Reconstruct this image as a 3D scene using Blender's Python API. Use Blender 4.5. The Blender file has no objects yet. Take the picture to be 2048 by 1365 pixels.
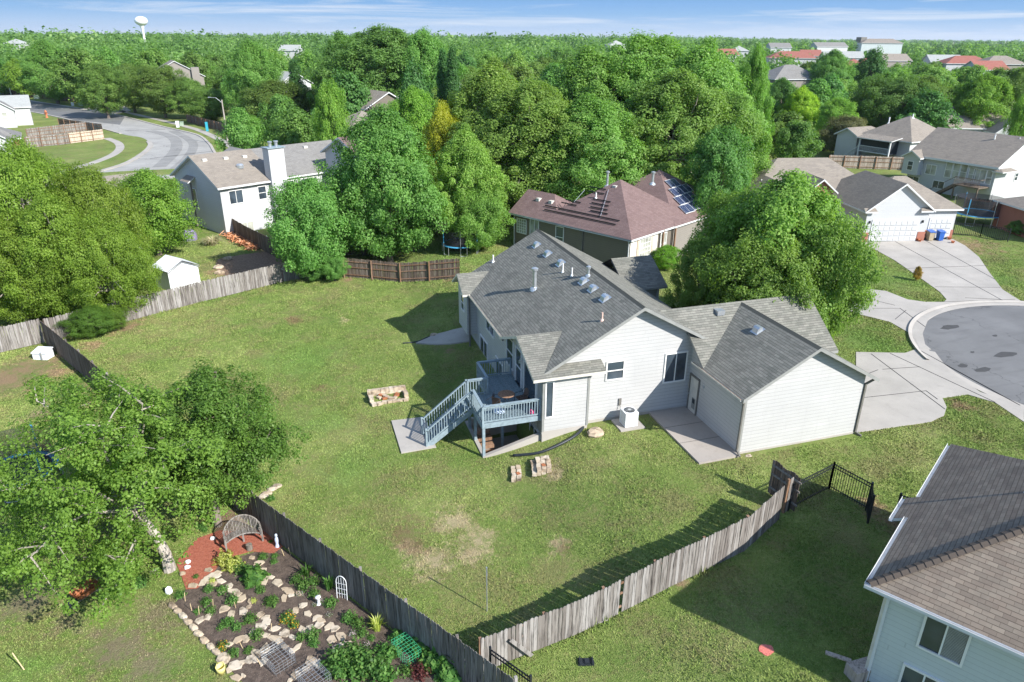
import bpy, math, random
import numpy as np
from mathutils import Vector, Matrix
sc = bpy.context.scene
COL = sc.collection
# ---------------------------------------------------------------- camera
FPX, PITCH, ROLL = 1420.0, math.radians(23.25), 0.006
AZ = math.radians(72.6)                       # the main house's front wall runs along +x
EX = Vector((math.sin(AZ), math.cos(AZ), 0)); EY = Vector((-EX.y, EX.x, 0))
def loc3(v): v = Vector(v); return Vector((v.dot(EX), v.dot(EY), v.z))
_f = Vector((0, math.cos(PITCH), -math.sin(PITCH))); _u0 = Vector((0, math.sin(PITCH), math.cos(PITCH))); _r0 = Vector((1, 0, 0))
_r = _r0*math.cos(ROLL)+_u0*math.sin(ROLL); _u = _u0*math.cos(ROLL)-_r0*math.sin(ROLL)
CF, CR, CU = loc3(_f), loc3(_r), loc3(_u)
CAM = Vector((-19.70, -25.44, 19.0))
cd = bpy.data.cameras.new('camera'); cam = bpy.data.objects.new('camera', cd); COL.objects.link(cam)
cd.sensor_width = 36; cd.lens = 36*FPX/2048; cd.clip_start = .1; cd.clip_end = 12000
m = Matrix.Identity(4)
for i in range(3): m[i][0] = CR[i]; m[i][1] = CU[i]; m[i][2] = -CF[i]; m[i][3] = CAM[i]
cam.matrix_world = m; sc.camera = cam
# ---------------------------------------------------------------- sky and sun
SUN_EL = math.radians(34.6); SH = Vector((-.572, .820))      # direction shadows fall on the ground
w = bpy.data.worlds.new('World'); sc.world = w; w.use_nodes = True; nt = w.node_tree; nt.nodes.clear()
N = nt.nodes.new; L = nt.links.new
out = N('ShaderNodeOutputWorld'); bg = N('ShaderNodeBackground'); bg.inputs[1].default_value = 0.15
sky = N('ShaderNodeTexSky'); sky.sky_type = 'NISHITA'; sky.sun_disc = False; sky.sun_elevation = SUN_EL
sky.sun_rotation = math.atan2(-SH.x, -SH.y); sky.altitude = 300; sky.air_density = 1.0; sky.dust_density = 0.3; sky.ozone_density = 2.5
tc = N('ShaderNodeTexCoord'); sep = N('ShaderNodeSeparateXYZ'); L(tc.outputs['Generated'], sep.inputs[0])
mp = N('ShaderNodeMapping'); mp.inputs['Scale'].default_value = (1.2, 1.2, 26); mp.inputs['Rotation'].default_value = (0.012, 0.02, 0.3); L(tc.outputs['Generated'], mp.inputs[0])
nz = N('ShaderNodeTexNoise'); nz.inputs['Scale'].default_value = 3.0; nz.inputs['Detail'].default_value = 7; nz.inputs['Roughness'].default_value = .62; nz.inputs['Distortion'].default_value = .5; L(mp.outputs[0], nz.inputs[0])
cr = N('ShaderNodeValToRGB'); cr.color_ramp.elements[0].position = .50; cr.color_ramp.elements[1].position = .70; L(nz.outputs[0], cr.inputs[0])
mr = N('ShaderNodeMapRange'); mr.inputs['From Min'].default_value = .0; mr.inputs['From Max'].default_value = .22; L(sep.outputs[2], mr.inputs[0])
ramp = N('ShaderNodeValToRGB'); e = ramp.color_ramp.elements
e[0].position = 0; e[0].color = (2.3, 2.8, 3.5, 1); e[1].position = 1; e[1].color = (.40, 1.20, 3.0, 1)
for p_, c_ in ((.12, (1.15, 2.0, 3.2, 1)), (.30, (.50, 1.38, 3.05, 1))): x_ = ramp.color_ramp.elements.new(p_); x_.color = c_
L(mr.outputs[0], ramp.inputs[0])
mul = N('ShaderNodeMix'); mul.data_type = 'RGBA'; mul.blend_type = 'MIX'; hr_ = N('ShaderNodeMapRange'); hr_.inputs['From Min'].default_value = .10; hr_.inputs['From Max'].default_value = .34; hr_.inputs['To Min'].default_value = 1; hr_.inputs['To Max'].default_value = 0; L(sep.outputs[2], hr_.inputs[0]); L(hr_.outputs[0], mul.inputs[0]); L(sky.outputs[0], mul.inputs[6]); L(ramp.outputs[0], mul.inputs[7])
cm = N('ShaderNodeMix'); cm.data_type = 'RGBA'; cm.blend_type = 'MIX'; mm = N('ShaderNodeMath'); mm.operation = 'MULTIPLY'; mm.inputs[1].default_value = .75
L(cr.outputs[0], mm.inputs[0]); L(mm.outputs[0], cm.inputs[0]); L(mul.outputs[2], cm.inputs[6]); cm.inputs[7].default_value = (3.1, 3.35, 3.7, 1)
L(cm.outputs[2], bg.inputs[0]); L(bg.outputs[0], out.inputs[0])
sd = bpy.data.lights.new('sun', 'SUN'); sd.energy = 4.6; sd.angle = math.radians(.5); sd.color = (1, .975, .93)
sun = bpy.data.objects.new('sun', sd); COL.objects.link(sun)
sv = Vector((SH.x*math.cos(SUN_EL), SH.y*math.cos(SUN_EL), -math.sin(SUN_EL)))
sun.rotation_euler = sv.to_track_quat('-Z', 'Y').to_euler(); sun.location = (60, -80, 90)
vs = sc.view_settings; vs.view_transform = 'Standard'; vs.look = 'None'; vs.gamma = 1; vs.exposure = 0.85; vs.use_curve_mapping = False
# ---------------------------------------------------------------- terrain height and pixel -> ground
def sm(t): t = min(1, max(0, t)); return t*t*(3-2*t)
PX0, PX1, PY0, PY1 = -11.62, -8.66, 4.93, 8.6
def tz0(x, y):
    z = -1.0*sm((-5.5-x)/6.5) - .25*sm((-13-x)/10)
    return z*(1-sm((y-66)/30))
def tz(x, y):
    if PX0 < x < PX1 and PY0 < y < PY1: return -2.25
    return tz0(x, y)
def ray(px, py): return CF + CR*((px-1024)/FPX) - CU*((py-682.5)/FPX)
def at(px, py, z=None, dz=0):
    d = ray(px, py); zz = -.5 if z is None else z
    for _ in range(12):
        t = (zz-CAM.z)/d.z; p = CAM+d*t
        if z is not None: return p
        zz = tz0(p.x, p.y)+dz
    p.z = zz; return p
def horiz(px, D):
    d = ray(px, 74); h = Vector((d.x, d.y)).normalized(); return Vector((CAM.x+h.x*D, CAM.y+h.y*D))
def tan_down(px, py): d = ray(px, py); return -d.z/math.hypot(d.x, d.y)
def seg(a, b, x, y):
    ax, ay = a; bx, by = b; t = ((x-ax)*(bx-ax)+(y-ay)*(by-ay))/max(1e-9, (bx-ax)**2+(by-ay)**2); t = min(1, max(0, t)); return math.hypot(x-ax-t*(bx-ax), y-ay-t*(by-ay))
# ---------------------------------------------------------------- mesh builder
class MB:
    def __init__(s): s.v = []; s.f = []; s.uv = []; s.mi = []; s.r = []; s.cur = .5; s.m = 0
    def face(s, pts, uv=None):
        b = len(s.v); s.v += [tuple(p) for p in pts]; s.f.append(tuple(range(b, b+len(pts))))
        s.uv.append(uv if uv else [(0, 0)]*len(pts)); s.mi.append(s.m); s.r.append(s.cur)
    def box(s, x0, y0, z0, x1, y1, z1, M=None):
        c = [Vector((x, y, z)) for z in (z0, z1) for y in (y0, y1) for x in (x0, x1)]
        if M is not None: c = [M @ q for q in c]
        for q in ((0, 2, 3, 1), (4, 5, 7, 6), (0, 1, 5, 4), (2, 6, 7, 3), (0, 4, 6, 2), (1, 3, 7, 5)): s.face([c[i] for i in q])
    def bar(s, a, b, wx, wz, up=(0, 0, 1)):                     # a beam from a to b
        a = Vector(a); b = Vector(b); d = (b-a); l = d.length; d.normalize(); up = Vector(up)
        sd_ = d.cross(up)
        if sd_.length < 1e-3: sd_ = d.cross(Vector((0, 1, 0)))
        sd_.normalize(); u = sd_.cross(d)
        M = Matrix.Identity(4)
        for i in range(3): M[i][0] = d[i]; M[i][1] = sd_[i]; M[i][2] = u[i]; M[i][3] = a[i]
        s.box(0, -wx/2, -wz/2, l, wx/2, wz/2, M)
    def tube(s, pts, rad, n=6, caps=True):
        pts = [Vector(p) for p in pts]; rings = []
        if not hasattr(rad, '__len__'): rad = [rad]*len(pts)
        for i, p in enumerate(pts):
            d = (pts[min(i+1, len(pts)-1)]-pts[max(i-1, 0)]).normalized()
            a = d.orthogonal().normalized() if i == 0 else (pa - d*pa.dot(d)).normalized()
            pa = a; b = d.cross(a)
            rings.append([p+(a*math.cos(2*math.pi*k/n)+b*math.sin(2*math.pi*k/n))*rad[i] for k in range(n)])
        base = len(s.v)
        for r_ in rings: s.v += [tuple(q) for q in r_]
        for i in range(len(pts)-1):
            for k in range(n):
                s.f.append((base+i*n+k, base+i*n+(k+1) % n, base+(i+1)*n+(k+1) % n, base+(i+1)*n+k)); s.uv.append([(0, 0)]*4); s.mi.append(s.m); s.r.append(s.cur)
        if caps:
            s.f.append(tuple(base+k for k in reversed(range(n)))); s.uv.append([(0, 0)]*n); s.mi.append(s.m); s.r.append(s.cur)
            s.f.append(tuple(base+(len(pts)-1)*n+k for k in range(n))); s.uv.append([(0, 0)]*n); s.mi.append(s.m); s.r.append(s.cur)
    def cyl(s, x, y, z0, z1, r0, r1=None, n=16): s.tube([(x, y, z0), (x, y, z1)], [r0, r0 if r1 is None else r1], n)
    def lathe(s, x, y, prof, n=20):
        base = len(s.v)
        for r_, z in prof: s.v += [(x+r_*math.cos(2*math.pi*k/n), y+r_*math.sin(2*math.pi*k/n), z) for k in range(n)]
        for i in range(len(prof)-1):
            for k in range(n): s.f.append((base+i*n+k, base+i*n+(k+1) % n, base+(i+1)*n+(k+1) % n, base+(i+1)*n+k)); s.uv.append([(0, 0)]*4); s.mi.append(s.m); s.r.append(s.cur)
    def prism(s, poly, z0, z1):                                 # poly ccw (x,y); z may be numbers or per-vertex lists
        n = len(poly)
        if sum(poly[i][0]*poly[(i+1) % n][1]-poly[(i+1) % n][0]*poly[i][1] for i in range(n)) < 0: poly = poly[::-1]; z1 = z1[::-1] if hasattr(z1, '__len__') else z1
        za = z0 if hasattr(z0, '__len__') else [z0]*n; zb = z1 if hasattr(z1, '__len__') else [z1]*n
        s.face([(p[0], p[1], zb[i]) for i, p in enumerate(poly)])
        for i in range(n):
            j = (i+1) % n; s.face([(poly[i][0], poly[i][1], za[i]), (poly[j][0], poly[j][1], za[j]), (poly[j][0], poly[j][1], zb[j]), (poly[i][0], poly[i][1], zb[i])])
    def slab(s, pts, t=.16, edges=None, under=True):            # roof plane, top uv in metres; sides on listed edges with material 1
        P = [Vector(p) for p in pts]; n = Vector((0, 0, 0))
        for i in range(len(P)): a, b = P[i], P[(i+1) % len(P)]; n += a.cross(b)
        if n.z < 0: P = P[::-1]; n = -n; edges = None if edges is None else [(len(P)-2-e_) % len(P) for e_ in edges]
        n.normalize(); h = Vector((-n.y, n.x, 0))
        if h.length < 1e-4: h = Vector((1, 0, 0))
        h.normalize(); v = n.cross(h)
        s.m = 0; s.face(P, [(p.dot(h), p.dot(v)) for p in P]); s.m = 1
        Q = [p-Vector((0, 0, t)) for p in P]
        if under: s.face(Q[::-1])
        for i in range(len(P)):
            if edges is None or i in edges: j = (i+1) % len(P); s.face([Q[i], Q[j], P[j], P[i]])
        s.m = 0
    def build(s, name, mats, parent=None, smooth=False, loc=None, rz=0, label=None):
        me = bpy.data.meshes.new(name); me.from_pydata(s.v, [], s.f)
        uvl = me.uv_layers.new(name='UVMap'); uvl.data.foreach_set('uv', np.array([c for q in s.uv for uv in q for c in uv], dtype=np.float32))
        at_ = me.attributes.new('rnd', 'FLOAT', 'FACE'); at_.data.foreach_set('value', np.array(s.r, dtype=np.float32))
        me.polygons.foreach_set('material_index', np.array(s.mi, dtype=np.int32))
        if smooth: me.polygons.foreach_set('use_smooth', [True]*len(me.polygons))
        for m_ in (mats if isinstance(mats, (list, tuple)) else [mats]): me.materials.append(m_)
        me.update(); o = bpy.data.objects.new(name, me); COL.objects.link(o)
        if parent: o.parent = parent
        if loc is not None: o.location = loc
        o.rotation_euler.z = rz
        if label: o['label'] = label
        return o
def tag(o, label, cat, group=None, kind=None):
    if label: o['label'] = label
    if cat: o['category'] = cat
    if group: o['group'] = group
    if kind: o['kind'] = kind
    return o
def thing(name, label, cat, loc=(0, 0, 0), rz=0, group=None):
    o = bpy.data.objects.new(name, None); COL.objects.link(o); o.location = loc; o.rotation_euler.z = rz; o.empty_display_size = .2
    return tag(o, label, cat, group)
def copy_tree(o, parent=None):
    c = o.copy(); COL.objects.link(c)
    if parent: c.parent = parent
    for ch in KIDS.get(o.name, []): copy_tree(ch, c)
    return c
KIDS = {}
def note_kids(root):
    KIDS[root.name] = [o for o in bpy.data.objects if o.parent == root]
    for k in KIDS[root.name]: note_kids(k)
    return root
# ---------------------------------------------------------------- materials
def newmat(name):
    m_ = bpy.data.materials.new(name); m_.use_nodes = True; t = m_.node_tree; b = t.nodes['Principled BSDF']; return m_, t, b
def nd(t, typ, **kw):
    n_ = t.nodes.new(typ)
    for k, v in kw.items():
        if k.startswith('i_'):
            key = k[2:]; n_.inputs[int(key) if key.isdigit() else key.replace('_', ' ')].default_value = v
        else: setattr(n_, k, v)
    return n_
def rgb(c): return (c[0], c[1], c[2], 1)
def ramp_(t, stops, fac):
    r_ = t.nodes.new('ShaderNodeValToRGB'); e_ = r_.color_ramp.elements
    while len(e_) < len(stops): e_.new(.5)
    for i, (p, c) in enumerate(stops): e_[i].position = p; e_[i].color = rgb(c)
    t.links.new(fac, r_.inputs[0]); return r_.outputs[0]
def mixc(t, a, b, fac, mode='MIX'):
    n_ = t.nodes.new('ShaderNodeMix'); n_.data_type = 'RGBA'; n_.blend_type = mode
    for k, v in ((0, fac), (6, a), (7, b)):
        if isinstance(v, (int, float)): n_.inputs[k].default_value = v
        elif isinstance(v, tuple): n_.inputs[k].default_value = rgb(v)
        else: t.links.new(v, n_.inputs[k])
    return n_.outputs[2]
def noise(t, scale, detail=4, rough=.55, vec=None, dist=0):
    n_ = nd(t, 'ShaderNodeTexNoise', i_Scale=scale, i_Detail=detail, i_Roughness=rough, i_Distortion=dist)
    if vec is None:
        g = t.nodes.new('ShaderNodeNewGeometry'); vec = g.outputs['Position']
    t.links.new(vec, n_.inputs['Vector']); return n_.outputs[0]
def mth(t, op, a, b=None, c=None):
    n_ = t.nodes.new('ShaderNodeMath'); n_.operation = op
    for i, v in enumerate((a, b, c)):
        if v is None: continue
        if isinstance(v, (int, float)): n_.inputs[i].default_value = v
        else: t.links.new(v, n_.inputs[i])
    return n_.outputs[0]
def bump(t, b, h, strength=.5, dist=.02):
    n_ = nd(t, 'ShaderNodeBump', i_Strength=strength, i_Distance=dist); t.links.new(h, n_.inputs['Height']); t.links.new(n_.outputs[0], b.inputs['Normal'])
def flat(name, c, rough=.6, metal=0, var=.12, sc_=3, spec=.4):
    m_, t, b = newmat(name); n1 = noise(t, sc_, 5)
    t.links.new(ramp_(t, [(.3, [x*(1-var) for x in c]), (.7, [min(1, x*(1+var)) for x in c])], n1), b.inputs['Base Color'])
    b.inputs['Roughness'].default_value = rough; b.inputs['Metallic'].default_value = metal; b.inputs['Specular IOR Level'].default_value = spec
    return m_
def siding(name, c, pitch=.2, dark=.45, stain=.08):
    m_, t, b = newmat(name); g = t.nodes.new('ShaderNodeNewGeometry'); s_ = t.nodes.new('ShaderNodeSeparateXYZ'); t.links.new(g.outputs['Position'], s_.inputs[0])
    fr = mth(t, 'FRACT', mth(t, 'DIVIDE', s_.outputs[2], pitch)); row = mth(t, 'FLOOR', mth(t, 'DIVIDE', s_.outputs[2], pitch))
    line = mth(t, 'LESS_THAN', fr, .085)
    wn = t.nodes.new('ShaderNodeTexWhiteNoise'); wn.noise_dimensions = '1D'; t.links.new(row, wn.inputs['W'])
    # butt joints every 3.6 m, shifted per row
    along = mth(t, 'ADD', mth(t, 'ADD', s_.outputs[0], mth(t, 'MULTIPLY', s_.outputs[1], 1.0)), mth(t, 'MULTIPLY', wn.outputs[0], 3.6))
    j = mth(t, 'LESS_THAN', mth(t, 'FRACT', mth(t, 'DIVIDE', along, 3.6)), .004)
    ln = mth(t, 'MAXIMUM', mth(t, 'MULTIPLY', line, dark), mth(t, 'MULTIPLY', j, .25))
    n1 = noise(t, .7, 5); n2 = noise(t, 9, 3)
    col = ramp_(t, [(.3, [x*(1-stain) for x in c]), (.75, [min(1, x*(1+stain*.6)) for x in c])], n1)
    col = mixc(t, col, tuple(x*.93 for x in c), mth(t, 'MULTIPLY', wn.outputs[0], .5))
    mps = nd(t, 'ShaderNodeMapping'); mps.inputs['Scale'].default_value = (5, 5, .5); t.links.new(g.outputs['Position'], mps.inputs[0]); n3 = noise(t, 1, 5, .6, mps.outputs[0])
    col = mixc(t, col, tuple(x*.84 for x in c), mth(t, 'MULTIPLY', mth(t, 'MAXIMUM', mth(t, 'SUBTRACT', n3, .55), 0), 2.5))
    col = mixc(t, col, tuple(x*.3 for x in c), ln)
    t.links.new(col, b.inputs['Base Color']); b.inputs['Roughness'].default_value = .55
    bump(t, b, mth(t, 'ADD', fr, mth(t, 'MULTIPLY', n2, .1)), .6, .012); return m_
def shingle(name, c1, c2, c3, bw=.36, rh=.145, line=.45, lich=None):
    m_, t, b = newmat(name); uv = t.nodes.new('ShaderNodeUVMap')
    nn = nd(t, 'ShaderNodeTexNoise', i_Scale=.9, i_Detail=2.0); t.links.new(uv.outputs[0], nn.inputs[0])
    def br(w_, off, ca, cb, mort):
        k = nd(t, 'ShaderNodeTexBrick', i_Scale=1.0); k.inputs['Brick Width'].default_value = w_; k.inputs['Row Height'].default_value = rh
        k.inputs['Mortar Size'].default_value = mort; k.inputs['Mortar Smooth'].default_value = .3; k.offset = off; k.offset_frequency = 2
        k.inputs['Color1'].default_value = rgb(ca); k.inputs['Color2'].default_value = rgb(cb); k.inputs['Mortar'].default_value = rgb([x*line for x in ca]); t.links.new(uv.outputs[0], k.inputs['Vector']); return k
    a = br(bw, .5, c1, c2, .007); b2 = br(bw*1.37, .31, c3, c2, .0)
    g1 = noise(t, 1.0, 5, .62)
    col = mixc(t, a.outputs[0], b2.outputs[0], .38)
    s_ = t.nodes.new('ShaderNodeSeparateXYZ'); t.links.new(uv.outputs[0], s_.inputs[0])
    fr = mth(t, 'FRACT', mth(t, 'DIVIDE', s_.outputs[1], rh))
    ln = mth(t, 'LESS_THAN', fr, .13)
    col = mixc(t, col, tuple(x*.3 for x in c1), mth(t, 'MULTIPLY', ln, 1-line))
    col = mixc(t, col, tuple(x*.72 for x in c1), mth(t, 'MULTIPLY', mth(t, 'MAXIMUM', mth(t, 'SUBTRACT', g1, .5), 0), 2.2))
    gr = noise(t, 70, 2); col = mixc(t, col, tuple(x*1.5 for x in c3), mth(t, 'MULTIPLY', gr, .22))
    t.links.new(col, b.inputs['Base Color']); b.inputs['Roughness'].default_value = .9; b.inputs['Specular IOR Level'].default_value = .25
    bump(t, b, mth(t, 'ADD', mth(t, 'MULTIPLY', fr, -.6), mth(t, 'MULTIPLY', a.outputs[1], -.5)), .8, .02); return m_
def wood(name, ca, cb, cc, vert=True):
    m_, t, b = newmat(name); at_ = nd(t, 'ShaderNodeAttribute', attribute_name='rnd'); g = t.nodes.new('ShaderNodeNewGeometry')
    mp_ = nd(t, 'ShaderNodeMapping'); mp_.inputs['Scale'].default_value = (14, 14, 1.1) if vert else (3, 3, 3); t.links.new(g.outputs['Position'], mp_.inputs[0])
    n1 = noise(t, 1, 6, .65, mp_.outputs[0]); n2 = noise(t, .8, 3)
    base = ramp_(t, [(.0, ca), (.5, cb), (1, cc)], mth(t, 'ADD', mth(t, 'MULTIPLY', at_.outputs['Fac'], .7), mth(t, 'MULTIPLY', n2, .3)))
    col = mixc(t, base, tuple(x*.30 for x in ca), mth(t, 'MULTIPLY', mth(t, 'MAXIMUM', mth(t, 'SUBTRACT', n1, .48), 0), 4.5))
    t.links.new(col, b.inputs['Base Color']); b.inputs['Roughness'].default_value = .85; b.inputs['Specular IOR Level'].default_value = .2; bump(t, b, n1, .4, .01); return m_
def leafmat(name, stops, tr=.5, objrand=.25):
    m_, t, b = newmat(name); at_ = nd(t, 'ShaderNodeAttribute', attribute_name='rnd'); oi = t.nodes.new('ShaderNodeObjectInfo')
    col = ramp_(t, stops, at_.outputs['Fac'])
    hs = nd(t, 'ShaderNodeHueSaturation'); t.links.new(col, hs.inputs['Color'])
    t.links.new(mth(t, 'ADD', mth(t, 'MULTIPLY', oi.outputs['Random'], .016), .484), hs.inputs['Hue']); t.links.new(mth(t, 'ADD', mth(t, 'MULTIPLY', oi.outputs['Random'], objrand*1.0), 1-objrand*.4), hs.inputs['Value'])
    col = mixc(t, hs.outputs[0], oi.outputs['Color'], 1.0, 'MULTIPLY')
    t.links.new(col, b.inputs['Base Color']); b.inputs['Roughness'].default_value = .5; b.inputs['Specular IOR Level'].default_value = .28
    tl = t.nodes.new('ShaderNodeBsdfTranslucent'); t.links.new(mixc(t, col, (1.15, 1.25, .5), 1.0, 'MULTIPLY'), tl.inputs[0])
    mx = t.nodes.new('ShaderNodeMixShader'); mx.inputs[0].default_value = tr; t.links.new(b.outputs[0], mx.inputs[1]); t.links.new(tl.outputs[0], mx.inputs[2])
    t.links.new(mx.outputs[0], t.nodes['Material Output'].inputs[0]); return m_
def glassmat(name, c=(.03, .04, .05), rough=.06):
    m_, t, b = newmat(name); n1 = noise(t, .8, 2); t.links.new(ramp_(t, [(.35, c), (.65, [x*2.2 for x in c])], n1), b.inputs['Base Color']); b.inputs['Roughness'].default_value = rough; b.inputs['Specular IOR Level'].default_value = .8
    return m_
M = {}
M['siding'] = siding('pale_lap_siding', (.50, .49, .472), .2, .55)
M['siding_white'] = siding('white_lap_siding', (.50, .50, .495), .2, .28, .04)
M['siding_blue'] = siding('grey_white_siding', (.56, .60, .585), .19, .30, .05)
M['siding_brown'] = siding('brown_lap_siding', (.17, .145, .115), .2, .5)
M['siding_taupe'] = siding('taupe_siding', (.26, .23, .20), .2, .4)
M['roof'] = shingle('grey_shingles', (.115, .108, .094), (.25, .235, .20), (.165, .172, .14), .33, .15)
M['roof_tan'] = shingle('tan_shingles', (.13, .112, .09), (.25, .21, .162), (.19, .138, .105), .31, .15, .5)
M['roof_red'] = shingle('red_shingles', (.14, .088, .080), (.205, .138, .125), (.175, .122, .115), .35, .15, .6)
M['roof_brown'] = shingle('brown_shingles', (.20, .17, .14), (.29, .25, .20), (.24, .21, .18), .35, .15, .65)
M['roof_grey'] = shingle('mid_grey_shingles', (.17, .16, .15), (.25, .24, .22), (.21, .20, .185), .35, .15, .6)
M['roof_light'] = shingle('light_grey_shingles', (.30, .31, .29), (.38, .38, .36), (.33, .34, .32), .35, .15, .75)
M['roof_tile'] = shingle('terracotta_roof', (.26, .085, .065), (.32, .12, .09), (.28, .13, .10), .5, .4, .7)
M['trim'] = flat('grey_trim', (.26, .26, .24)); M['trim_white'] = flat('white_trim', (.64, .64, .63), .45, var=.05); M['trim_cream'] = flat('cream_trim', (.62, .58, .50), .5)
M['gutter'] = flat('dark_gutter', (.16, .15, .13), .5); M['metal'] = flat('galvanised_metal', (.55, .57, .58), .35, .7); M['pvc'] = flat('white_pvc_pipe', (.8, .79, .76), .4, var=.05)
M['pvc_tan'] = flat('faded_pipe', (.62, .44, .36), .5)
M['glass'] = glassmat('window_glass'); M['glass_light'] = glassmat('window_glass_with_light_curtain', (.22, .22, .19), .15); M['frame'] = flat('vinyl_frame', (.76, .74, .70), .4, var=.04)
M['blind'] = flat('window_blind', (.32, .32, .29), .6)
M['brick'] = shingle('red_brick', (.26, .105, .07), (.34, .16, .11), (.30, .13, .095), .22, .075, 1.3)
M['deck'] = flat('blue_grey_deck_paint', (.235, .295, .32), .6, var=.2, sc_=6)
M['deck_floor'] = wood('worn_deck_boards', (.17, .225, .24), (.215, .28, .30), (.26, .31, .32))
M['fence'] = wood('weathered_grey_fence', (.13, .11, .095), (.25, .225, .20), (.38, .355, .33))
M['fence_brown'] = wood('brown_fence', (.09, .065, .05), (.17, .13, .10), (.27, .22, .18))
M['fence_tan'] = wood('newer_tan_fence', (.30, .24, .19), (.42, .35, .29), (.52, .45, .38))
M['fence_new'] = wood('fresh_fence_boards', (.50, .40, .29), (.58, .47, .36), (.65, .55, .44))
M['fence_dark'] = wood('dark_stained_fence', (.10, .09, .08), (.17, .155, .14), (.25, .235, .22))
M['post_wood'] = wood('reddish_post_wood', (.20, .11, .06), (.27, .16, .10), (.33, .21, .14))
M['black'] = flat('black_painted_iron', (.018, .02, .024), .4); M['black_plastic'] = flat('black_plastic', (.02, .025, .03), .45)
M['bark'] = wood('bark', (.13, .10, .08), (.20, .165, .135), (.28, .24, .20)); M['bark_light'] = wood('pale_bark', (.30, .26, .21), (.38, .33, .28), (.46, .41, .36))
M['stone'] = wood('limestone', (.38, .28, .19), (.50, .41, .30), (.58, .51, .42), False)
M['white'] = flat('white_painted_metal', (.80, .81, .82), .4, var=.04)
M['door_white'] = flat('garage_door_white', (.52, .52, .51), .5, var=.04); M['rust'] = flat('rusty_metal', (.33, .12, .05), .8, var=.4, sc_=12)
def concrete(name, c, joints=None):
    m_, t, b = newmat(name); n1 = noise(t, .35, 6, .6); n2 = noise(t, 18, 3); n3 = noise(t, 1.6, 5, .65)
    col = ramp_(t, [(.3, [x*.80 for x in c]), (.7, [x*1.10 for x in c])], n1); col = mixc(t, col, tuple(x*.70 for x in c), mth(t, 'MULTIPLY', mth(t, 'MAXIMUM', mth(t, 'SUBTRACT', n3, .54), 0), 3.0))
    col = mixc(t, col, tuple(x*.78 for x in c), mth(t, 'MULTIPLY', n2, .35)); t.links.new(col, b.inputs['Base Color']); b.inputs['Roughness'].default_value = .9; bump(t, b, n2, .2, .005); return m_
M['concrete'] = concrete('driveway_concrete', (.41, .375, .33)); M['concrete_dark'] = concrete('stained_concrete', (.38, .335, .29)); M['curb'] = concrete('curb_concrete', (.44, .40, .35))
def asphalt(name, c):
    m_, t, b = newmat(name); n1 = noise(t, .25, 6, .6); n2 = noise(t, 25, 3); g = t.nodes.new('ShaderNodeNewGeometry')
    mp_ = nd(t, 'ShaderNodeMapping'); mp_.inputs['Rotation'].default_value = (0, 0, .5); mp_.inputs['Scale'].default_value = (.35, 1.6, 1); t.links.new(g.outputs['Position'], mp_.inputs[0]); n3 = noise(t, .9, 5, .6, mp_.outputs[0], .6)
    col = ramp_(t, [(.3, [x*.78 for x in c]), (.7, [x*1.2 for x in c])], n1); col = mixc(t, col, tuple(x*.62 for x in c), mth(t, 'MULTIPLY', mth(t, 'MAXIMUM', mth(t, 'SUBTRACT', n3, .5), 0), 2.6))
    vo = nd(t, 'ShaderNodeTexVoronoi', feature='DISTANCE_TO_EDGE', i_Scale=.11); nn = nd(t, 'ShaderNodeTexNoise', i_Scale=.8, i_Detail=5.0); t.links.new(g.outputs['Position'], nn.inputs[0])
    vm = nd(t, 'ShaderNodeVectorMath', operation='MULTIPLY_ADD'); t.links.new(nn.outputs['Color'], vm.inputs[0]); vm.inputs[1].default_value = (3, 3, 0); t.links.new(g.outputs['Position'], vm.inputs[2]); t.links.new(vm.outputs[0], vo.inputs['Vector'])
    col = mixc(t, col, tuple(x*.4 for x in c), mth(t, 'MULTIPLY', mth(t, 'LESS_THAN', vo.outputs['Distance'], .004), .7))
    col = mixc(t, col, tuple(x*.7 for x in c), mth(t, 'MULTIPLY', n2, .4)); t.links.new(col, b.inputs['Base Color']); b.inputs['Roughness'].default_value = .88; bump(t, b, n2, .3, .01); return m_
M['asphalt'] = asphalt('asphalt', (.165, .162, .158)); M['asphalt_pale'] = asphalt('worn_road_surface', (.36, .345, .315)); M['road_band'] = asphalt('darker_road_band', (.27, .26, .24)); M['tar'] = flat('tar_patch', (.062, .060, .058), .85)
def soil(name, c, c2, s_=6, chips=None):
    m_, t, b = newmat(name); n1 = noise(t, s_, 6, .7); n2 = noise(t, s_*7, 3)
    col = ramp_(t, [(.35, c), (.65, c2)], n1); col = mixc(t, col, tuple(x*.4 for x in c), mth(t, 'MULTIPLY', mth(t, 'GREATER_THAN', n2, .55), .5))
    if chips: col = mixc(t, col, chips, mth(t, 'GREATER_THAN', n2, .66))
    t.links.new(col, b.inputs['Base Color']); b.inputs['Roughness'].default_value = .95; bump(t, b, mth(t, 'ADD', n1, n2), 1, .04); return m_
M['mulch'] = soil('dark_mulch', (.065, .045, .034), (.16, .115, .088), 4, (.28, .22, .17)); M['mulch_red'] = soil('red_mulch', (.36, .085, .045), (.54, .18, .11), 9, (.66, .34, .25))
M['dirt'] = soil('bare_dirt', (.22, .13, .085), (.33, .23, .16), 2); M['leaf_litter'] = soil('leaf_litter', (.17, .10, .06), (.30, .20, .13), 6, (.5, .33, .2))
M['deadbrush'] = flat('dead_brush', (.62, .25, .11), .9, var=.4, sc_=9)
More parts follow.
